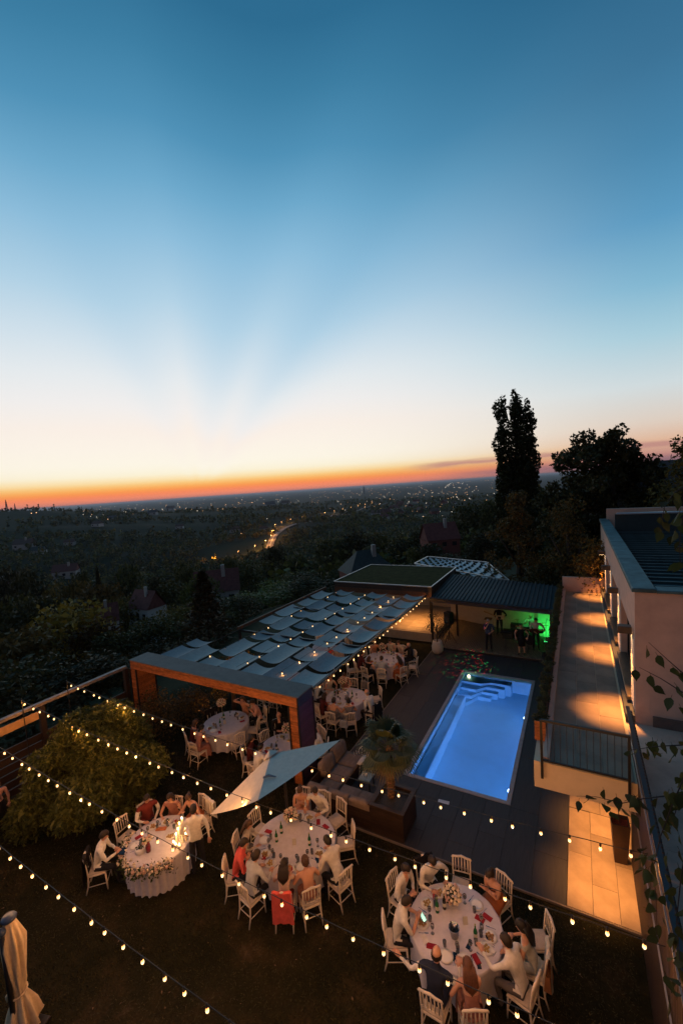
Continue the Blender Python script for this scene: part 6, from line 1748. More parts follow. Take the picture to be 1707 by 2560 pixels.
draped('jacket', 'coral pink jacket hung over the chair back of the woman with long dark hair', 'jacket', *chair_of('mid', -3.92, -5.13, .12), CLOTH['coral'], .42, .66)
draped('jacket', 'black jacket over the chair of the man with brown tie', 'jacket', *chair_of('near', -1.02, -3.80, .22), CLOTH['black'], .44, .66)
draped('jacket', 'dark jacket over the chair of the man reading at the head table', 'jacket', *chair_of('head', -8.36, -6.42, .16), CLOTH['black'], .44, .72)
draped('jacket', 'black jacket hanging long from the chair of the grey haired man', 'jacket', *chair_of('pool', -5.50, 2.30, .16), CLOTH['black'], .46, .78)
draped('wrap', 'pale wrap over the empty chair behind the head table', 'wrap', -7.30 + .07, -4.20 - .23, face_to(-7.3, -4.2, -7.52, -5.58), CLOTH['white'], .40, .5)
draped('wrap', 'pale grey wrap over the chair of the woman with long black hair', 'wrap', *chair_of('near', .74, -4.34, .16), CLOTH['palegrey'], .42, .6)
draped('jacket', 'dark suit jacket on the chair at the left of the left portal table', 'jacket', -10.95 + .23, -.55 - .07, face_to(-10.95, -.55, -9.88, -.86), CLOTH['black'], .46, .6)
draped('wrap', 'dark wrap on the empty chair behind the first pool side table', 'wrap', -6.28 - .05, 3.72 - .24, face_to(-6.28, 3.72, -6.55, 2.5), CLOTH['grey'], .32, .4)


def bag(label, x, y, z_, f, m, w=.30, h=.26):
    t = thing('handbag', label, 'handbag', (x, y, z_), f)
    mb = MB(); mb.add([(-w / 2, -.06, 0), (w / 2, -.06, 0), (w / 2, .06, 0), (-w / 2, .06, 0), (-w * .42, -.035, h), (w * .42, -.035, h), (w * .42, .035, h), (-w * .42, .035, h)], [(0, 3, 2, 1), (4, 5, 6, 7), (0, 1, 5, 4), (1, 2, 6, 5), (2, 3, 7, 6), (3, 0, 4, 7)]); mb.build('bag_body', m, t)
    mb = MB(); mb.tube([(-w * .36, 0, h), (-w * .22, 0, h + .20), (0, 0, h + .26), (w * .22, 0, h + .20), (w * .36, 0, h)], .009, 5); mb.build('strap', m, t, True)


bag('tan brown handbag hung from the chair of the woman with long black hair', 1.20, -4.42, LZ + .36, 1.5, CLOTH['beige'] if False else mat('tan_leather', (.30, .13, .06), rough=.5, var=.1))
bag('grey handbag hung on the chair of the right woman of the pair in grey', -5.92, 1.10, LZ + .40, .2, CLOTH['greyblue'])

# ------------------------------------------------------------------ things on the tables
k_ = 0
for tk, hx, hy, short in SEATED:
    tx, ty, r = TABLES[tk]; d = math.hypot(hx - tx, hy - ty); ux, uy = (hx - tx) / d, (hy - ty) / d; px_, py_ = -uy, ux
    q = r - .24; k_ += 1
    plate(tx + ux * q + px_ * rnd.uniform(-.03, .03), ty + uy * q + py_ * rnd.uniform(-.03, .03), 'white plate with food in front of the ' + short, k_ % 4 != 0)
    wine(tx + ux * (q - .17) + px_ * .17, ty + uy * (q - .17) + py_ * .17, 'stemmed glass in front of the ' + short, 'stemmed glasses', k_ % 3 != 0)
    if tk in ('near', 'mid', 'head', 'left', 'post'):
        single('tumbler', 'tumbler', tx + ux * (q - .16) - px_ * .06, ty + uy * (q - .16) - py_ * .06, 'water tumbler in front of the ' + short, 'glass')
        single('knife', 'knife', tx + ux * q + px_ * .16, ty + uy * q + py_ * .16, 'table knife beside the plate of the ' + short, 'cutlery', math.atan2(uy, ux) + math.pi / 2 + rnd.uniform(-.2, .2))
        single('fork', 'fork', tx + ux * q - px_ * .16, ty + uy * q - py_ * .16, 'fork beside the plate of the ' + short, 'cutlery', math.atan2(uy, ux) + math.pi / 2 + rnd.uniform(-.2, .2))
    if k_ % 2 == 0: single('rednap', 'napkin', tx + ux * (q - .04) - px_ * .27, ty + uy * (q - .04) - py_ * .27, 'deep red napkin by the place of the ' + short, 'napkin')
K7 = lambda x, y: at_z(900 + x / 2.851, 2050 + y / 2.851, TOPZ)
K6 = lambda x, y: at_z(500 + x / 3.136, 1850 + y / 3.136, TOPZ)
K5 = lambda x, y: at_z(x / 2.8, 1650 + y / 2.8, TOPZ)
K1 = lambda x, y: at_z(440 + x / 4.9, 1700 + y / 4.9, TOPZ)
K2 = lambda x, y: at_z(760 + x / 4.9, 1560 + y / 4.9, TOPZ)
for q, lab, dk in ((K7(550, 655), 'green bottle left of the bouquet on the nearest table', 0), (K7(600, 630), 'dark bottle close behind the bouquet on the nearest table', 1), (K7(822, 850), 'green bottle being picked up on the nearest table', 0),
                   (K6(602, 795), 'green bottle left of the centre of the parasol table', 0), (K6(640, 728), 'green bottle nearest the bouquet of the parasol table', 0), (K6(860, 822), 'green bottle right of the menu card on the parasol table', 0),
                   (K1(545, 565), 'green bottle in the middle of the left portal table', 0), (K1(590, 480), 'green bottle at the bouquet stand of the left portal table', 0), (K1(1235, 860), 'dark bottle on the half hidden table', 1),
                   (K2(378, 880), 'green bottle on the left of the first pool side table', 0), (K2(590, 895), 'green bottle in the middle of the first pool side table', 0), (K2(418, 895), 'dark red bottle on the first pool side table', 1), (K2(1068, 375), 'green bottle on the farthest table', 0)):
    bottle(q.x, q.y, lab, dk)
# ice bucket
q = K7(672, 830); t = thing('ice_bucket', 'steel ice bucket with two bottles in it at the centre of the nearest table', 'ice bucket', (q.x, q.y, TOPZ))
mb = MB(); mb.lathe([(.001, 0), (.07, 0), (.098, .18), (.104, .19), (.098, .19), (.066, .008), (.001, .008)], 18); mb.build('pail', STEEL, t, True)
for a in (.2, 2.6):
    o = inst('bottle_neck', IT['dbottle'], t, (.02 * math.cos(a), .02 * math.sin(a), .012), (.16 * math.sin(a), .16 * math.cos(a), 0))
q = K2(525, 905); t = thing('ice_bucket', 'dark metal ice bucket on the first pool side table', 'ice bucket', (q.x, q.y, TOPZ))
mb = MB(); mb.lathe([(.001, 0), (.07, 0), (.098, .18), (.104, .19), (.098, .19), (.066, .008), (.001, .008)], 18); mb.build('pail', STEEL, t, True)
# menu cards
for q, lab in ((K7(748, 735), 'small folded menu card beside the ice bucket on the nearest table'), (K6(740, 815), 'small folded menu card at the centre of the parasol table'), (K1(597, 535), 'small folded menu card on the left portal table')):
    mb = MB(); mb.add([(-.045, -.03, 0), (.045, -.03, 0), (.045, 0, .14), (-.045, 0, .14), (-.045, .03, 0), (.045, .03, 0)], [(0, 1, 2, 3), (3, 2, 5, 4)])
    tag(mb.build('menu_card', LABELM, None, False, (q.x, q.y, TOPZ), (0, 0, .5)), lab, 'card')
# phones
for q, rz_, lab in ((K7(893, 830), .6, 'black phone lying by the green bottle on the nearest table'), (K7(672, 975), .1, 'black phone lying before the man in navy waistcoat'), (K7(845, 1030), .4, 'black phone at the near rim of the nearest table'), (K7(775, 895), -.2, 'black phone left of the ice bucket front on the nearest table'), (K6(920, 942), .9, 'dark phone by the hunched man at the parasol table')):
    single('phone', 'phone', q.x, q.y, lab, 'phone', rz_)
for q, key, rz_, lab in ((K7(545, 935), 'rednap', .5, 'deep red booklet at the near left rim of the nearest table'), (K7(852, 705), 'rednap', 1.4, 'deep red napkin right of the bouquet on the nearest table'), (K7(460, 850), 'whnap', .8, 'white folded napkin with cutlery on the left rim of the nearest table'), (K6(985, 680), 'rednap', 1.3, 'deep red case at the right of the parasol table'), (K7(925, 930), 'whnap', 1.2, 'white napkin at the right rim of the nearest table'), (K1(535, 640), 'rednap', .9, 'deep red napkin at the near rim of the left portal table')):
    single(key, 'napkin', q.x, q.y, lab, 'napkin', rz_)
# phone in hand, with its screen lit
q = at_z(900 + 448 / 2.851, 2050 + 693 / 2.851, TOPZ + .14); mb = MB(); mb.bbox(-.036, .036, -.074, .074, -.004, .004, .001)
t = thing('lit_phone', 'phone with glowing pale screen held over the left rim of the nearest table', 'phone', q); t.rotation_euler = (.35, -.25, .9)
mb.build('case', PHONE, t); mb = MB(); mb.box(-.031, .031, -.068, .068, .0045, .005); mb.build('screen', mat('lit_screen', (.5, .9, .8), var=0, emit=(.35, .75, .62), estr=1.1), t)
for i, (q, st_, r_, n, lab) in enumerate(((K7(655, 590), 0, .17, 44, 'low bouquet of cream flowers on the nearest table'), (K6(715, 640), 0, .17, 40, 'low bouquet of cream flowers on the parasol table'), (K1(575, 455), .46, .16, 40, 'ball of white flowers on a tall stand on the left portal table'),
                                          (K1(1385, 740), .30, .19, 44, 'tall bouquet of white flowers on the half hidden table'), (K2(475, 790), .22, .17, 36, 'ball of cream flowers on the first pool side table'), (K2(960, 345), .20, .16, 32, 'ball of cream flowers on the farthest table'))):
    bouquet(q.x, q.y, lab, st_, r_, n, 40 + i)
# head table dressing: garland along the front edge, candles, cake, vase
hx, hy, hr = TABLES['head']
gl = thing('flower_garland', 'garland of cream and pink flowers along the front edge of the head table', 'flowers', (hx, hy, TOPZ))
r_ = np.random.default_rng(8); pts = []
for i in range(150):
    a = R(-168) + R(150) * (i + .5) / 150 + r_.normal(0, .02); q = hr + .03 + r_.normal(0, .055); zz = -.035 - abs(r_.normal(0, .07)) + (.07 if q < hr + .02 else 0)
    pts.append((q * math.cos(a), q * math.sin(a), zz))
    if r_.random() < .80: inst('blossom', BLO if r_.random() < .72 else BLO2, gl, pts[-1], (r_.uniform(-.8, .8), r_.uniform(-.8, .8), r_.uniform(0, 6)), r_.uniform(.8, 1.45))
P = np.repeat(np.array(pts), 5, axis=0) + r_.normal(0, .05, (750, 3)) - np.array([0, 0, .03]); V, F = leaves(P, .075, r_, .45)
inst('greenery', np_mesh('greenery', V, F, [GREENL]), gl)['kind'] = 'stuff'
WAX = mat('ivory_wax', (.70, .60, .45), rough=.5, var=0)
cs = [(1222, 1290, .16), (1260, 1300, .12), (1240, 1250, .22), (1283, 1245, .20), (1255, 1225, .26), (1305, 1235, .16), (1265, 1195, .30), (1300, 1205, .22), (1283, 1165, .33), (1235, 1288, .10)]
for i, (x, y, h_) in enumerate(cs):
    q = K5(x, y + 30); t = thing('candle', 'lit ivory pillar candle in the cluster at the right end of the head table', 'candle', (q.x, q.y, TOPZ), 0, 'candles on the head table')
    mb = MB(); mb.lathe([(.001, 0), (.024, 0), (.024, h_), (.001, h_ - .004)], 10); mb.build('wax', WAX, t)
    mb = MB(); mb.lathe([(.001, h_ + .002), (.011, h_ + .014), (.009, h_ + .030), (.001, h_ + .055)], 8); mb.build('flame', FLAME, t, True)
    lamp('candle_light', 'POINT', (q.x, q.y, TOPZ + h_ + .075), .8, (1, .42, .10), 0)
q = K5(985, 1340); t = thing('cake', 'small white cake with green leaves on top on the head table', 'cake', (q.x, q.y, TOPZ))
mb = MB(); mb.lathe([(.001, 0), (.12, 0), (.12, .09), (.112, .10), (.001, .10)], 20); mb.build('icing', CHINA, t, True); r2 = np.random.default_rng(4)
V, F = leaves(np.stack([r2.normal(0, .04, 40), r2.normal(0, .04, 40), np.full(40, .11)], 1), .05, r2); inst('leaves', np_mesh('leaves', V, F, [GREENL]), t)['kind'] = 'stuff'
q = K5(1042, 1340); t = thing('red_vase', 'tall dark red vase of mixed flowers at the centre of the head table', 'vase', (q.x, q.y, TOPZ))
mb = MB(); mb.lathe([(.001, 0), (.055, 0), (.062, .12), (.040, .24), (.050, .28), (.001, .27)], 14); mb.build('vase', mat('dark_red_glaze', (.16, .012, .020), rough=.2, var=0), t, True)
for i in range(16): a = i * 2.4; q_ = .022 * math.sqrt(i); inst('blossom', BLO if i % 3 else BLO2, t, (q_ * 1.2 * math.cos(a), q_ * 1.2 * math.sin(a), .32 + .04 * math.cos(i)), None, 1.1)
V, F = leaves(np.stack([r2.normal(0, .07, 60), r2.normal(0, .07, 60), r2.uniform(.27, .36, 60)], 1), .06, r2); inst('leaves', np_mesh('leaves', V, F, [GREENL]), t)['kind'] = 'stuff'
q = K5(1130, 1185); mb = MB(); mb.bbox(-.13, .13, -.05, .05, 0, .035, .008); tag(mb.build('wooden_tray', CEDAR, None, False, (q.x, q.y, TOPZ), (0, 0, .55)), 'narrow wooden tray on the head table', 'tray')
q = K5(1195, 1235); plate(q.x, q.y, 'plate of pastries beside the candles on the head table')
q = K5(1245, 1020); mb = MB(); mb.bbox(-.05, .05, -.003, .003, 0, .085, .001); tag(mb.build('card', LABELM, None, False, (q.x, q.y, TOPZ + .24), (.1, 0, .4)), 'pale card held up by the woman with ponytail', 'card')
q = K5(880, 1290); single('whnap', 'napkin', q.x, q.y, 'white napkin before the man reading at the head table', 'napkin', .5)
q = K5(860, 1345); mb = MB(); mb.bbox(-.07, .07, -.10, .10, 0, .012, .002); tag(mb.build('menu_folder', PHONE, None, False, (q.x, q.y, TOPZ + .02), (0, .2, .6)), 'dark folder in the hands of the man reading', 'folder')

# ------------------------------------------------------------------ parasols
PARA = cloth_mat('parasol_canvas', (.58, .52, .44), var=.05)
t = thing('parasol', 'big pale square parasol tilted steeply, bulbs glowing on it, between the tables', 'parasol', (-5.0, -3.6, LZ))
O = Vector((-5.0, -3.6, LZ))
cl = at_z(500 + 80 / 3.136, 1850 + 585 / 3.136, 1.63); cn_ = at_z(500 + 455 / 3.136, 1850 + 472 / 3.136, 3.02); cr_ = at_z(500 + 1097 / 3.136, 1850, 3.22); ca = at_z(500 + 557 / 3.136, 1850 + 108 / 3.136, 2.86)
cb = cl + cr_ - cn_
quad = [cl, cn_, cr_, cb]
for i in range(4):
    a, c_ = quad[i], quad[(i + 1) % 4]; n = 10; vs = []; fs = []
    for j in range(n + 1):
        for k_ in range(n + 1):
            u = k_ / n; p_ = ca.lerp(a.lerp(c_, u), j / n)
            sag = .05 * (j / n) * math.sin(math.pi * u) + .012 * math.sin(u * 17 + j) * (j / n) * (1 - j / n)
            inw = ((a + c_) / 2 - ca).cross(c_ - a).normalized(); inw = inw if inw.z < 0 else -inw
            vs.append(p_ + inw * sag - O)
    for j in range(n):
        for k_ in range(n): q = j * (n + 1) + k_; fs.append((q, q + 1, q + n + 2, q + n + 1))
    mb = MB(); mb.add(vs, fs); mb.build('canopy_panel', PARA, t, True)
    mb = MB(); mb.tube([ca - O - Vector((0, 0, .04)), a - O - Vector((0, 0, .03))], [.016, .012], 6); mb.build('rib', BLACK, t)
mb = MB(); nrm = (cr_ - cl).cross(cb - cn_).normalized(); nrm = nrm if nrm.z > 0 else -nrm
for i in range(4):
    mb.add([ca + nrm * .10 - O, ca.lerp(quad[i], .13) + nrm * .035 - O, ca.lerp(quad[(i + 1) % 4], .13) + nrm * .035 - O], [(0, 1, 2)])
mb.build('vent_cap', PARA, t)
mb = MB(); m_ = ca.lerp(cn_, .60) - O; mb.tube([m_ + nrm * .04, m_ + nrm * .05 + Vector((.10, .08, .02)), m_ + nrm * .03 + Vector((.26, .12, .03))], [.02, .03, .012], 6); mb.build('tie_strap', cloth_mat('grey_strap', (.22, .24, .27)), t)
mb = MB(); mb.tube([Vector((0, 0, 0)), Vector((0, 0, 2.3)), ca - O - nrm * .15], [.035, .035, .03], 8); mb.build('mast', BLACK, t)
mb = MB(); mb.bbox(-.4, .4, -.4, .4, 0, .06, .01); mb.build('base', BLACK, t)

t = thing('closed_parasol', 'closed cream parasol tied round its dark pole in the near left corner', 'parasol', (-7.0, -8.87, LZ), .3)
mb = MB(); n = 54; vs = []; fs = []
prof = [(2.16, .03, 0), (2.10, .085, .1), (1.95, .12, .2), (1.72, .165, .3), (1.5, .15, .3), (1.2, .135, .28), (.95, .115, .22), (.80, .095, .12), (.74, .092, .10), (.66, .12, .2), (.45, .18, .34), (.22, .215, .42), (.10, .225, .45)]
for zz, rr, am in prof:
    for i in range(n):
        a = 2 * math.pi * i / n; f = 1 + am * (.65 * math.sin(a * 8 + .8 * math.sin(zz * 3)) + .35 * math.sin(a * 13 + zz * 4))
        low = .05 * math.sin(a * 8) if zz < .15 else 0
        vs.append((rr * f * math.cos(a), rr * f * math.sin(a), zz + low))
for j in range(len(prof) - 1):
    for i in range(n): fs.append((j * n + i, (j + 1) * n + i, (j + 1) * n + (i + 1) % n, j * n + (i + 1) % n))
mb.add(vs, fs); mb.build('folded_canopy', cloth_mat('cream_canvas', (.60, .47, .30), var=.06), t, True)
mb = MB(); mb.tube([(.0, -.15, 0), (.0, -.15, 2.02)], .042, 10); mb.build('mast', BLACK, t, True)
mb = MB(); mb.ball((0, -.15, 2.05), .075, 10, 6); mb.build('mast_knob', mat('navy_plastic', (.03, .05, .10), rough=.35, var=0), t, True)
mb = MB(); mb.lathe([(.001, 2.14), (.11, 2.14), (.12, 2.17), (.10, 2.20), (.001, 2.21)], 16); mb.build('cap', MATS['navy_plastic'], t, True)
mb = MB()
mb.tube([(.115 * 1.12 * math.cos(a), .115 * 1.12 * math.sin(a) - .02, .77 + .02 * math.sin(a)) for a in [i * .4 for i in range(17)]], .018, 6); mb.tube([(-.13, -.05, .77), (-.19, -.08, .70), (-.17, -.10, .62)], [.018, .03, .012], 6)
mb.build('tie_strap', MATS['fabric_cream_canvas'], t, True)
mb = MB(); mb.bbox(-.35, .35, -.5, .2, 0, .06, .01); mb.build('base', BLACK, t)

# ------------------------------------------------------------------ lounge corner
CUSH = cloth_mat('taupe_cushion', (.20, .155, .13))
so = thing('corner_sofa', 'dark timber corner sofa with taupe cushions on the deck edge', 'sofa', (-5.2, -2.4, 0))
MB().box(.02, .74, .10, 2.2, 0, .28).build('base', DARKWOOD, so); MB().box(.742, 2.02, .10, .80, 0, .28).build('base', DARKWOOD, so)
for i in range(5):
    MB().box(0, 2.05, -.01, .025, .0 + i * .135, .13 + i * .135).build('board', DARKWOOD, so); MB().box(-.035, 0, -.01, 2.2, .0 + i * .135, .13 + i * .135).build('board', DARKWOOD, so)


def cushion(name, parent, x0, x1, y0, y1, z0, z1, rx=0, ry=0, m=CUSH):
    cx, cy, cz__ = (x0 + x1) / 2, (y0 + y1) / 2, z0; mb = MB(); nx = 5; w, d_, h = (x1 - x0) / 2, (y1 - y0) / 2, z1 - z0
    vs = []; fs = []
    for k_, zz in enumerate((0, .25, .75, 1)):
        q = (.93, 1, 1, .93)[k_]
        for j in range(5):
            for i in range(5): vs.append((w * q * (i / 2 - 1), d_ * q * (j / 2 - 1), h * zz + (h * .10 * (1 - (i / 2 - 1) ** 2) * (1 - (j / 2 - 1) ** 2) if k_ == 3 else 0)))
    for j in range(4):
        for i in range(4): fs += [(75 + j * 5 + i, 75 + j * 5 + i + 1, 75 + j * 5 + i + 6, 75 + j * 5 + i + 5), (j * 5 + i, j * 5 + i + 5, j * 5 + i + 6, j * 5 + i + 1)]
    ed = [i for i in range(5)] + [5 * j + 4 for j in range(1, 5)] + [20 + i for i in range(3, -1, -1)] + [5 * j for j in range(3, 0, -1)]
    for k_ in range(3):
        for i in range(len(ed)): a, c_ = ed[i], ed[(i + 1) % len(ed)]; fs.append((k_ * 25 + a, k_ * 25 + c_, k_ * 25 + 25 + c_, k_ * 25 + 25 + a))
    mb.add(vs, fs); return mb.build(name, m, parent, True, (cx, cy, cz__), (rx, ry, 0))


for y0 in (.80, 1.52): cushion('seat_cushion', so, .06, .74, y0, y0 + .70, .285, .44)
for x0 in (.10, .78, 1.40): cushion('seat_cushion', so, x0, x0 + .62, .16, .78, .285, .44)
for y0 in (.72, 1.46): cushion('back_cushion', so, -.02, .16, y0, y0 + .70, .44, .86, 0, -.18)
for x0 in (.02, .69, 1.36): cushion('back_cushion', so, x0, x0 + .65, .0, .17, .46, .74, .12, 0)
t = thing('low_table', 'low dark table with a pale blue top in the lounge corner', 'table', (-3.97, -1.02, 0), .05)
mb = MB(); mb.bbox(-.19, .19, -.19, .19, .36, .40, .008); mb.build('table_top', mat('blue_grey_glass', (.13, .21, .25), rough=.25, var=.04), t)
mb = MB()
for sx, sy in ((-1, -1), (1, -1), (1, 1), (-1, 1)): mb.bar((sx * .16, sy * .16, 0), (sx * .16, sy * .16, .36), .03, .03, (0, 1, 0))
mb.build('legs_frame', BLACK, t)
t = thing('candle_holder', 'small glass candle holder on the low blue table', 'candle', (-3.98, -1.0, .401)); mb = MB(); mb.lathe([(.001, 0), (.035, 0), (.045, .05), (.042, .05), (.03, .006), (.001, .006)], 12); mb.build('glass', CHINA, t, True)
t = thing('wire_chair', 'white open wire lounge chair beside the low blue table', 'chair', (-4.45, -.42, 0), 2.6)
WIRE = mat('white_wire', (.62, .58, .54), rough=.4, var=0)
for i in range(13):
    a = math.pi * (1.08 + .84 * 2 * (i - 6) / 12 * .62) ; a = -math.pi / 2 + (i - 6) * .30
    cx, cy = math.cos(a), math.sin(a); h_ = .84 - .018 * (i - 6) ** 2
    mb = MB(); mb.tube([(.10 * cx, .10 * cy, .40), (.26 * cx, .26 * cy, .42), (.31 * cx, .33 * cy, .56), (.33 * cx, .38 * cy, h_)], .008, 5); mb.build('wire', WIRE, t, True)
mb = MB(); mb.tube([(.33 * math.cos(-math.pi / 2 + (i - 6) * .30), .38 * math.sin(-math.pi / 2 + (i - 6) * .30), .84 - .018 * (i - 6) ** 2) for i in range(13)], .012, 6); mb.build('rim', WIRE, t, True)
mb = MB(); mb.lathe([(.001, .40), (.24, .41), (.26, .43), (.001, .44)], 16); mb.build('seat', WIRE, t, True)
for sx, sy in ((-1, -1), (1, -1), (1, 1), (-1, 1)):
    mb = MB(); mb.tube([(sx * .12, sy * .12, .40), (sx * .24, sy * .24, 0)], .010, 6); mb.build('leg', WIRE, t)

# palm in a big planter box
pb = thing('palm_planter', 'large dark timber planter box with gravel top at the near corner of the deck', 'planter', (-2.70, -1.95, 0))
for i in range(6):
    z0 = i * .13
    for x0, x1, y0, y1 in ((-.46, .46, -.48, -.45), (-.46, .46, .45, .48), (-.46, -.43, -.448, .448), (.43, .46, -.448, .448)): MB().box(x0, x1, y0, y1, z0 + .003, z0 + .127).build('board', DARKWOOD, pb)
MB().box(-.428, .428, -.448, .448, .2, .70).build('soil', mat('dark_gravel', (.05, .045, .04), var=.4, scale=40, bump=.8), pb)
mb = MB()
for x0, x1, y0, y1 in ((-.50, .50, -.52, -.40), (-.50, .50, .40, .52), (-.50, -.38, -.40, .40), (.38, .50, -.40, .40)): mb.bbox(x0, x1, y0, y1, .78, .81, .005)
mb.build('rim', DARKWOOD, pb)
pa = thing('fan_palm', 'fan palm with shaggy trunk and drooping leaves in the large planter before the pool', 'palm', (-2.78, -1.85, .70))
mb = MB(); r_ = np.random.default_rng(2); prof = []
for i in range(30): zz = i * .05; prof.append((.085 + .028 * (i % 2) + r_.uniform(0, .015), zz))
prof.append((.05, 1.50)); mb.lathe(prof, 12); mb.build('trunk', mat('fibrous_trunk', (.12, .065, .035), rough=1, var=.4, scale=25, bump=.6), pa)
PALM = mat('palm_leaf', (.030, .048, .016), rough=.5, var=.2, col2=(.075, .085, .028)); PALMO = mat('old_palm_leaf', (.10, .07, .025), rough=.6, var=.2)
for i in range(24):
    t_ = (i + .5) / 24; a = i * 2.39996; elev = R(78 - 118 * t_ ** .9); Lp = .36 + .18 * r_.random(); Lf = .46 + .10 * r_.random()
    d_ = Vector((math.cos(a) * math.cos(elev), math.sin(a) * math.cos(elev), math.sin(elev))); sd = Vector((-math.sin(a), math.cos(a), 0)); n_ = sd.cross(d_) * -1
    o_ = Vector((0, 0, 1.46)); e_ = o_ + d_ * Lp + Vector((0, 0, -.04))
    mb = MB(); mb.tube([o_, o_ + d_ * Lp * .5 + Vector((0, 0, .02)), e_], [.013, .010, .008], 5)
    for k_ in range(19):
        b_ = R(-105 + 210 * k_ / 18); l_ = Lf * (1 - .30 * (abs(k_ - 9) / 9) ** 2); dd = d_ * math.cos(b_) + sd * math.sin(b_)
        q1 = e_ + dd * l_ * .55 + n_ * .02; q2 = e_ + dd * l_ + Vector((0, 0, -.10 - .10 * r_.random())); w_ = dd.cross(n_).normalized() * .028
        mb.add([e_, q1 + w_, q2, q1 - w_, q1 + n_ * .008], [(0, 4, 1), (1, 4, 2), (2, 4, 3), (3, 4, 0)])
    mb.build('frond', PALMO if t_ > .90 else PALM, pa)

# tall tapered pot by the screen, white pot with olive
t = thing('tall_pot', 'tall tapered dark brown pot with red mulch on the lit pavement', 'planter', (2.52, -.72, .002), .06)
mb = MB(); POTM = mat('dark_brown_resin', (.055, .030, .022), rough=.5, var=.1)
ol = lambda r, zz: [(-r, -r, zz), (r, -r, zz), (r, r, zz), (-r, r, zz)]
vs = ol(.125, 0) + ol(.185, 1.0) + ol(.165, 1.0) + ol(.16, .9); fs = [(3, 2, 1, 0)]
for r0 in (0, 4, 8): fs += [(r0 + i, r0 + (i + 1) % 4, r0 + 4 + (i + 1) % 4, r0 + 4 + i) for i in range(4)]
fs.append((12, 13, 14, 15)); mb.add(vs, fs); mb.build('pot', POTM, t)
mb = MB(); mb.box(-.158, .158, -.158, .158, .90, .915); mb.build('mulch', mat('red_mulch', (.16, .035, .025), var=.5, scale=40, bump=.8), t)
t = thing('potted_sapling', 'thin bare sapling growing from the tall brown pot', 'plant', (2.52, -.72, .916))
mb = MB(); mb.tube([(0, 0, 0), (-.03, .02, .35), (.0, .05, .75)], [.012, .009, .004], 5); mb.build('stem', BARK, t); V, F = leaves(np.array([(0, .05, .75), (.03, .03, .62), (-.06, .03, .5), (.05, .07, .70), (-.03, .0, .40)]), .09, r_); inst('leaves', np_mesh('leaves', V, F, [LM['green']]), t)
t = thing('white_pot', 'big rounded white pot at the corner of the lawn beside the stage', 'planter', (-4.9, 9.72, .002))
mb = MB(); mb.lathe([(.001, 0), (.20, 0), (.29, .14), (.30, .34), (.25, .60), (.23, .68), (.20, .68), (.22, .58), (.001, .56)], 22); mb.build('pot', mat('white_pot_glaze', (.52, .47, .42), rough=.5, var=.04), t, True)
t = thing('olive_tree', 'small airy olive tree in the big white pot', 'tree', (-4.9, 9.72, .56))
mb = MB(); mb.tube([(0, 0, 0), (.03, 0, .5), (-.02, .03, 1.0)], [.035, .028, .016], 7)
for i in range(7): a = i * .9; mb.tube([(0, 0, .35 + i * .07), (.25 * math.cos(a), .25 * math.sin(a), .75 + i * .07), (.5 * math.cos(a), .5 * math.sin(a), 1.0 + i * .09)], [.014, .010, .004], 5)
mb.build('trunk', BARK, t, True)
P, d = lobes_pts([(0, 0, 1.1, .55, .55, .6), (.35, .1, .8, .3, .3, .3), (-.4, 0, .85, .3, .3, .3), (-.2, .2, 1.45, .3, .3, .25)], 900, r_, .2); V, F = leaves(P, .075, r_, .35); inst('crown', np_mesh('crown', V, F, [leaf_mat('olive_leaves', (.06, .06, .035), (.14, .125, .07))]), t)

# ------------------------------------------------------------------ the band's things
SZ0 = .126
t = thing('loudspeaker', 'black loudspeaker up on a tripod at the left of the stage', 'loudspeaker', (-4.57, 10.95, 1.30), math.pi - .4)
mb = MB(); mb.bbox(-.20, .20, -.17, .17, 0, .62, .02); mb.build('cabinet', BLACK, t); mb = MB(); mb.lathe([(.001, .02), (.12, .02), (.15, 0), (.001, .0)], 16); mb.xf(Matrix.Translation((0, .172, .24)) @ Matrix.Rotation(R(-90), 4, 'X')); mb.build('woofer', mat('speaker_cone', (.03, .03, .03), var=0), t, True)
t = thing('speaker_tripod', 'black tripod carrying the loudspeaker by the white pot', 'tripod', (-4.57, 10.95, SZ0))
mb = MB(); mb.tube([(0, 0, .2), (0, 0, 1.19)], .02, 7); mb.build('pole', BLACK, t)
for a in (0, 2.09, 4.19):
    mb = MB(); mb.tube([(0, 0, .75), (.42 * math.cos(a), .42 * math.sin(a), 0)], .014, 6); mb.bar((0, 0, .3), (.24 * math.cos(a), .24 * math.sin(a), .33), .015, .01); mb.build('leg', BLACK, t)
t = thing('music_stand', 'black music stand between the two singers', 'music stand', (-1.59, 10.75, SZ0))
mb = MB(); mb.tube([(0, 0, .12), (0, 0, .98)], .012, 6)
for a in (.3, 2.4, 4.5): mb.tube([(0, 0, .32), (.25 * math.cos(a), .25 * math.sin(a), 0)], .009, 5)
mb.build('stand', BLACK, t); mb = MB(); mb.box(-.25, .25, -.008, .008, -.02, .30); mb.build('desk', BLACK, t, False, (0, 0, .98), (1.0, 0, 0))


def mic_stand(x, y, label, h=1.45):
    t = thing('microphone_stand', label, 'microphone', (x, y, SZ0)); mb = MB(); mb.tube([(0, 0, .02), (0, 0, h - .2), (.05, .2, h)], .010, 6)
    for a in (.3, 2.4, 4.5): mb.tube([(0, 0, .15), (.26 * math.cos(a), .26 * math.sin(a), 0)], .008, 5)
    mb.build('stand', BLACK, t); mb = MB(); mb.tube([(.05, .2, h), (.06, .26, h + .03)], [.015, .024], 8); mb.build('microphone', mat('mic_grille', (.2, .2, .2), metal=.8, rough=.4, var=0), t, True)


mic_stand(.22, 11.9, 'microphone stand before the green lit wall at the right'); mic_stand(-.55, 11.25, 'microphone stand between the woman singer and the guitarist in white')


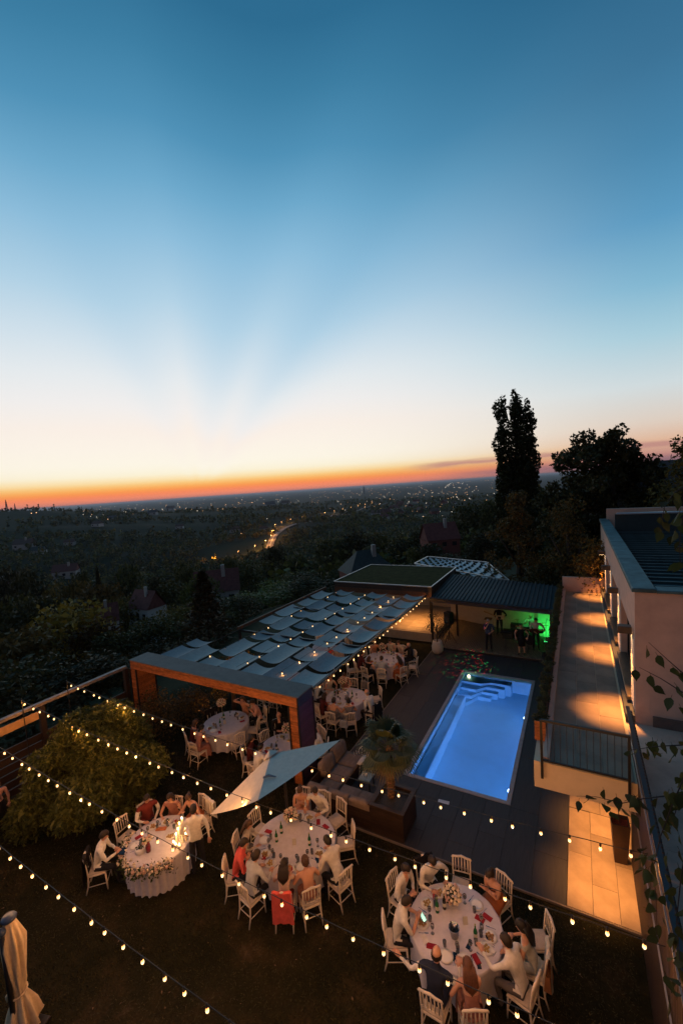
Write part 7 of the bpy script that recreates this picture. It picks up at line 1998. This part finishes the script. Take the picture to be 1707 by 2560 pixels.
def guitar(x, y, z_, f, m, label):
    t = thing('electric_guitar', label, 'guitar', (x, y, z_), f)
    mb = MB(); n = 20; vs = []
    for s_ in (-.022, .022):
        for i in range(n):
            a = 2 * math.pi * i / n; rr = .17 * (1 - .22 * math.cos(2 * a) * -1 - .10 * math.cos(a)); vs.append((rr * math.cos(a) * 1.15, s_, rr * math.sin(a) * .85))
    fs = [tuple(range(n - 1, -1, -1)), tuple(range(n, 2 * n))] + [(i, (i + 1) % n, (i + 1) % n + n, i + n) for i in range(n)]
    mb.add(vs, fs); mb.build('body', m, t); mb = MB(); mb.box(-.07, .10, .0225, .03, -.09, .04); mb.build('pickguard', BLACK, t)
    mb = MB(); mb.bar((.14, 0, .02), (.72, 0, .22), .024, .045, (0, 0, 1)); mb.build('neck', mat('maple_neck', (.30, .18, .08), var=.1), t); mb = MB(); mb.bar((.71, 0, .215), (.86, 0, .27), .018, .07); mb.build('headstock', MATS['maple_neck'], t)


guitar(-2.20, 12.96, 1.22, math.pi, mat('cream_guitar_lacquer', (.50, .42, .28), rough=.2, var=0), 'pale electric guitar held by the guitarist in black')
guitar(-.30, 11.27, 1.20, math.pi + .3, mat('red_brown_guitar_lacquer', (.12, .03, .02), rough=.2, var=0), 'dark guitar held by the guitarist in white shirt')
t = thing('handheld_microphone', 'microphone in the hand of the singer in dark blue shirt', 'microphone', (-2.50, 10.42, 1.52)); mb = MB(); mb.tube([(0, 0, -.14), (0, .02, 0), (0, .03, .05)], [.012, .016, .026], 8); mb.build('microphone', BLACK, t, True)
# drum kit
DRUM = mat('dark_drum_shell', (.02, .02, .025), rough=.3, var=0); SKINM = mat('drum_head', (.45, .45, .44), var=0); CYM = mat('bronze_cymbal', (.50, .38, .16), metal=.9, rough=.3, var=0)
dk = thing('drum_kit', 'dark drum kit with cymbals before the bald drummer in green light', 'drums', (-.57, 12.45, SZ0), math.pi)
mb = MB(); mb.lathe([(.001, 0), (.28, 0), (.28, .36), (.001, .36)], 20); mb.xf(Matrix.Translation((0, .05, .29)) @ Matrix.Rotation(R(-90), 4, 'X')); mb.build('bass_drum', DRUM, dk)
for x, y, zz, r_d, h_ in ((-.22, -.02, .66, .15, .20), (.20, -.02, .66, .16, .22), (.52, -.30, .30, .20, .36), (-.46, -.28, .52, .18, .14)):
    mb = MB(); mb.lathe([(.001, 0), (r_d, 0), (r_d, h_), (.001, h_)], 18); o = mb.build('drum', DRUM, dk, False, (x, y, zz)); mb = MB(); mb.lathe([(.001, h_ + .002), (r_d - .01, h_ + .002), (r_d - .01, h_ + .006), (.001, h_ + .006)], 18); mb.build('drum_head', SKINM, o)
for x, y, zz in ((-.62, .05, 1.15), (.62, .0, 1.20), (-.78, -.30, .92)):
    mb = MB(); mb.lathe([(.001, .03), (.04, .025), (.22, 0), (.21, .002), (.04, .03)], 20); mb.build('cymbal', CYM, dk, True, (x, y, zz), (.25, .1, 0)); mb = MB(); mb.tube([(x, y, 0), (x, y, zz)], .010, 5); mb.build('cymbal_stand', BLACK, dk)
for x, y, w_, h_, lab in ((-1.35, 13.15, .62, .75, 'large black amplifier left of the drummer'), (-1.75, 12.75, .5, .5, 'smaller black amplifier behind the guitarist in black'), (.50, 12.2, .40, .35, 'black flight case in the green light by the terrace wall')):
    t = thing('amplifier', lab, 'amplifier', (x, y, SZ0), math.pi); mb = MB(); mb.bbox(-w_ / 2, w_ / 2, -.17, .17, 0, h_, .02); mb.build('cabinet', BLACK, t); mb = MB(); mb.box(-w_ / 2 + .03, w_ / 2 - .03, .171, .176, .04, h_ - .16); mb.build('grille', mat('grille_cloth', (.03, .03, .03), var=.2, scale=60), t)
    mb = MB(); mb.tube([(-.1, 0, h_), (-.08, 0, h_ + .03), (.08, 0, h_ + .03), (.1, 0, h_)], .01, 5); mb.build('handle', BLACK, t)
t = thing('stage_monitor', 'black wedge monitor at the right front of the stage', 'loudspeaker', (.45, 10.5, SZ0), .4)
mb = MB(); mb.add([(-.28, -.2, 0), (.28, -.2, 0), (.28, .2, 0), (-.28, .2, 0), (-.28, .02, .36), (.28, .02, .36), (.28, .2, .30), (-.28, .2, .30)], [(3, 2, 1, 0), (0, 1, 5, 4), (4, 5, 6, 7), (1, 2, 6, 5), (2, 3, 7, 6), (3, 0, 4, 7)]); mb.build('cabinet', BLACK, t)
t = thing('bar_stool', 'pale metal framed stool behind the singer in blue', 'stool', (-2.95, 13.6, SZ0))
mb = MB(); mb.bbox(-.2, .2, -.2, .2, .72, .76, .01); mb.build('seat', mat('brown_stool_seat', (.2, .09, .04), var=.1), t)
mb = MB()
for sx, sy in ((-1, -1), (1, -1), (1, 1), (-1, 1)): mb.bar((sx * .18, sy * .18, 0), (sx * .17, sy * .17, .72), .025, .025, (0, 1, 0))
for a, c_ in (((-1, -1), (1, -1)), ((1, -1), (1, 1)), ((1, 1), (-1, 1)), ((-1, 1), (-1, -1))): mb.bar((a[0] * .18, a[1] * .18, .25), (c_[0] * .18, c_[1] * .18, .25), .02, .02)
mb.build('leg_frame', mat('pale_steel_frame', (.55, .52, .42), var=0), t)
GRN = (.03, 1.0, .16)
t = thing('green_stage_light', 'green light bar on the stage floor at the right end', 'stage light', (.30, 12.55, SZ0))
mb = MB(); mb.bbox(-.22, .22, -.05, .05, 0, .10, .01); mb.build('housing', BLACK, t); mb = MB(); mb.box(-.20, .20, -.035, .035, .101, .106); mb.build('lens', mat('green_led', (.2, 1, .4), var=0, emit=(.06, 1, .25), estr=10), t)
lamp('green_wash', 'SPOT', (.30, 12.6, SZ0 + .16), 150, GRN, .0, (.15, 13.6, 1.0), 125, 1)
lamp('green_wash', 'SPOT', (-.1, 12.0, 2.35), 60, GRN, .0, (-.45, 13.2, .9), 80, 1)
t = thing('green_stage_light', 'green lamp under the stage canopy above the drummer', 'stage light', (-.1, 12.0, 2.40)); mb = MB(); mb.tube([(0, 0, .18), (0, .02, .06)], [.02, .05], 8); mb.build('housing', BLACK, t); mb = MB(); mb.ball((0, .03, .02), .035, 8, 5); mb.build('lens', MATS['green_led'], t)
t = thing('laser_projector', 'small projector under the canopy edge casting red and green dots', 'stage light', (-2.6, 10.9, 2.36))
mb = MB(); mb.bbox(-.10, .10, -.08, .08, .03, .15, .01); mb.build('housing', BLACK, t)
lo = lamp('laser_dots', 'SPOT', (-2.6, 10.9, 2.34), 800, (1, 1, 1), .0, (-3.15, 9.25, 0), 62, .8)
lo.data.use_nodes = True; lt = lo.data.node_tree; lb = NB(lt); em = lt.nodes['Emission']
lc = lb.n('ShaderNodeTexCoord'); vo = lb.n('ShaderNodeTexVoronoi'); vo.inputs['Scale'].default_value = 26; lt.links.new(lc.outputs['Normal'], vo.inputs['Vector'])
spx = lb.n('ShaderNodeSeparateColor'); lt.links.new(vo.outputs['Color'], spx.inputs[0])
dots = lb.m('MULTIPLY', lb.m('LESS_THAN', vo.outputs['Distance'], .34), lb.m('GREATER_THAN', spx.outputs[1], .25))
lt.links.new(dots, em.inputs['Strength']); lt.links.new(lb.ramp(spx.outputs[0], [(0, (1, .03, .04)), (.48, (1, .03, .04)), (.52, (.03, .9, .2)), (1, (.03, .9, .2))]), em.inputs['Color'])

# ------------------------------------------------------------------ birch twigs hanging close to the camera
BL = leaf_mat('birch_leaves', (.030, .040, .012), (.085, .080, .022), .4)
lv = []
for k_ in range(3):
    mb = MB(); pts = [(0, 0), (.020, -.012), (.026, -.030), (.018, -.050), (.006, -.066), (0, -.080)]; vs = [(0, 0, 0)]
    cup = (.006, .012, -.008)[k_]
    L_ = [(x, cup * (x / .026) ** 2 * (1 if x else 0), zz) for x, zz in pts]; Rr = [(-x, cup * (x / .026) ** 2, zz) for x, zz in pts]; mid = [(0, 0, zz) for x, zz in pts]
    vs = L_ + mid + Rr; n = len(pts); fs = []
    for i in range(n - 1): fs += [(i, n + i, n + i + 1, i + 1), (n + i, 2 * n + i, 2 * n + i + 1, n + i + 1)]
    mb.add(vs, fs); mb.tube([(0, 0, 0), (0, .003, .018)], .0012, 4, False); lv.append(mb.mesh('leaf', BL, True))
pr2 = random.Random(21)


def twig(label, poly, dist, spots, n_rand=0, spread=14):
    pts = [at_d(x, y, dist) for x, y in poly]; o0 = pts[0]
    t = thing('birch_twig', label, 'branch', o0); mb = MB(); mb.tube([p_ - o0 for p_ in pts], [.0042 - .003 * i / (len(pts) - 1) for i in range(len(pts))], 5); mb.build('twig', mat('twig_bark', (.05, .025, .018), var=.1), t, True)
    sp = list(spots)
    for i in range(n_rand):
        u = pr2.random() * (len(poly) - 1); k_ = int(u); a, c_ = poly[k_], poly[k_ + 1]; f = u - k_
        sp.append((a[0] + (c_[0] - a[0]) * f + pr2.gauss(0, spread), a[1] + (c_[1] - a[1]) * f + pr2.gauss(0, spread)))
    for x, y in sp:
        q = at_d(x, y - 8, dist * pr2.uniform(.95, 1.06))
        inst('leaf', lv[pr2.randrange(3)], t, q - o0, (pr2.gauss(0, .5), pr2.gauss(0, .5), HEAD + pr2.gauss(0, .9)), pr2.uniform(.8, 1.25))


twig('yellow green birch twig hanging in the upper right, over the far roofs', [(1715, 1212), (1684, 1232), (1660, 1268), (1648, 1320)], 3.4, [(1683, 1240), (1672, 1238), (1690, 1252), (1662, 1262), (1658, 1280), (1666, 1290), (1648, 1300), (1655, 1312), (1643, 1325), (1653, 1338)])
twig('birch twig hanging down the right edge beside the patina roof', [(1716, 1250), (1702, 1310), (1697, 1370), (1702, 1440)], 3.3, [], 15, 8)
twig('thin birch twig with few leaves before the house gable, upper of two', [(1716, 1692), (1668, 1650), (1620, 1606)], 3.2, [(1616, 1628), (1642, 1646), (1700, 1690)])
twig('birch twig with hanging leaves before the house gable, lower of two', [(1716, 1738), (1650, 1696), (1596, 1668)], 3.2, [(1587, 1682), (1625, 1696), (1634, 1724), (1682, 1676), (1696, 1700), (1676, 1752), (1700, 1776), (1690, 1722)])
twig('leafy birch twig over the upper pavement by the terrace corner', [(1716, 1862), (1640, 1866), (1570, 1876)], 3.0, [(1570, 1884), (1590, 1890), (1618, 1894), (1650, 1892), (1682, 1896), (1640, 1862), (1700, 1882)], 6, 9)
twig('birch twig reaching farthest left over the lit pavement and tall pot', [(1716, 1984), (1610, 1996), (1555, 2008), (1490, 1992), (1440, 1990)], 2.9, [(1446, 2010), (1470, 2008), (1486, 2004), (1510, 2020), (1524, 2036), (1536, 2006), (1550, 2026), (1566, 2008), (1576, 2042), (1596, 2004)], 6, 10)
twig('long dense birch twig hanging down the right side of the slatted screen', [(1712, 1935), (1680, 2010), (1650, 2090), (1632, 2170), (1640, 2260), (1640, 2360)], 2.9, [], 34, 22)
twig('birch twig hanging lowest at the right edge of the view', [(1716, 2100), (1700, 2200), (1690, 2300), (1700, 2420), (1690, 2500)], 2.8, [], 22, 16)
twig('short birch twig against the grey pavement at the right edge', [(1716, 1975), (1690, 2020), (1672, 2080)], 3.1, [], 14, 16)

# ------------------------------------------------------------------ evening haze over the plain
hm = bpy.data.materials.new('evening_haze'); hm.use_nodes = True
ht = hm.node_tree; ht.nodes.clear(); ho = ht.nodes.new('ShaderNodeOutputMaterial'); hv = ht.nodes.new('ShaderNodeVolumePrincipled')
hv.inputs['Color'].default_value = (.86, .86, .92, 1); hv.inputs['Density'].default_value = 4.0e-5; hv.inputs['Anisotropy'].default_value = .3
ht.links.new(hv.outputs[0], ho.inputs['Volume'])
mb = MB(); mb.box(-62000, 62000, -62000, 62000, -135, 30)
hz_o = mb.build('haze', hm); hz_o['kind'] = 'stuff'
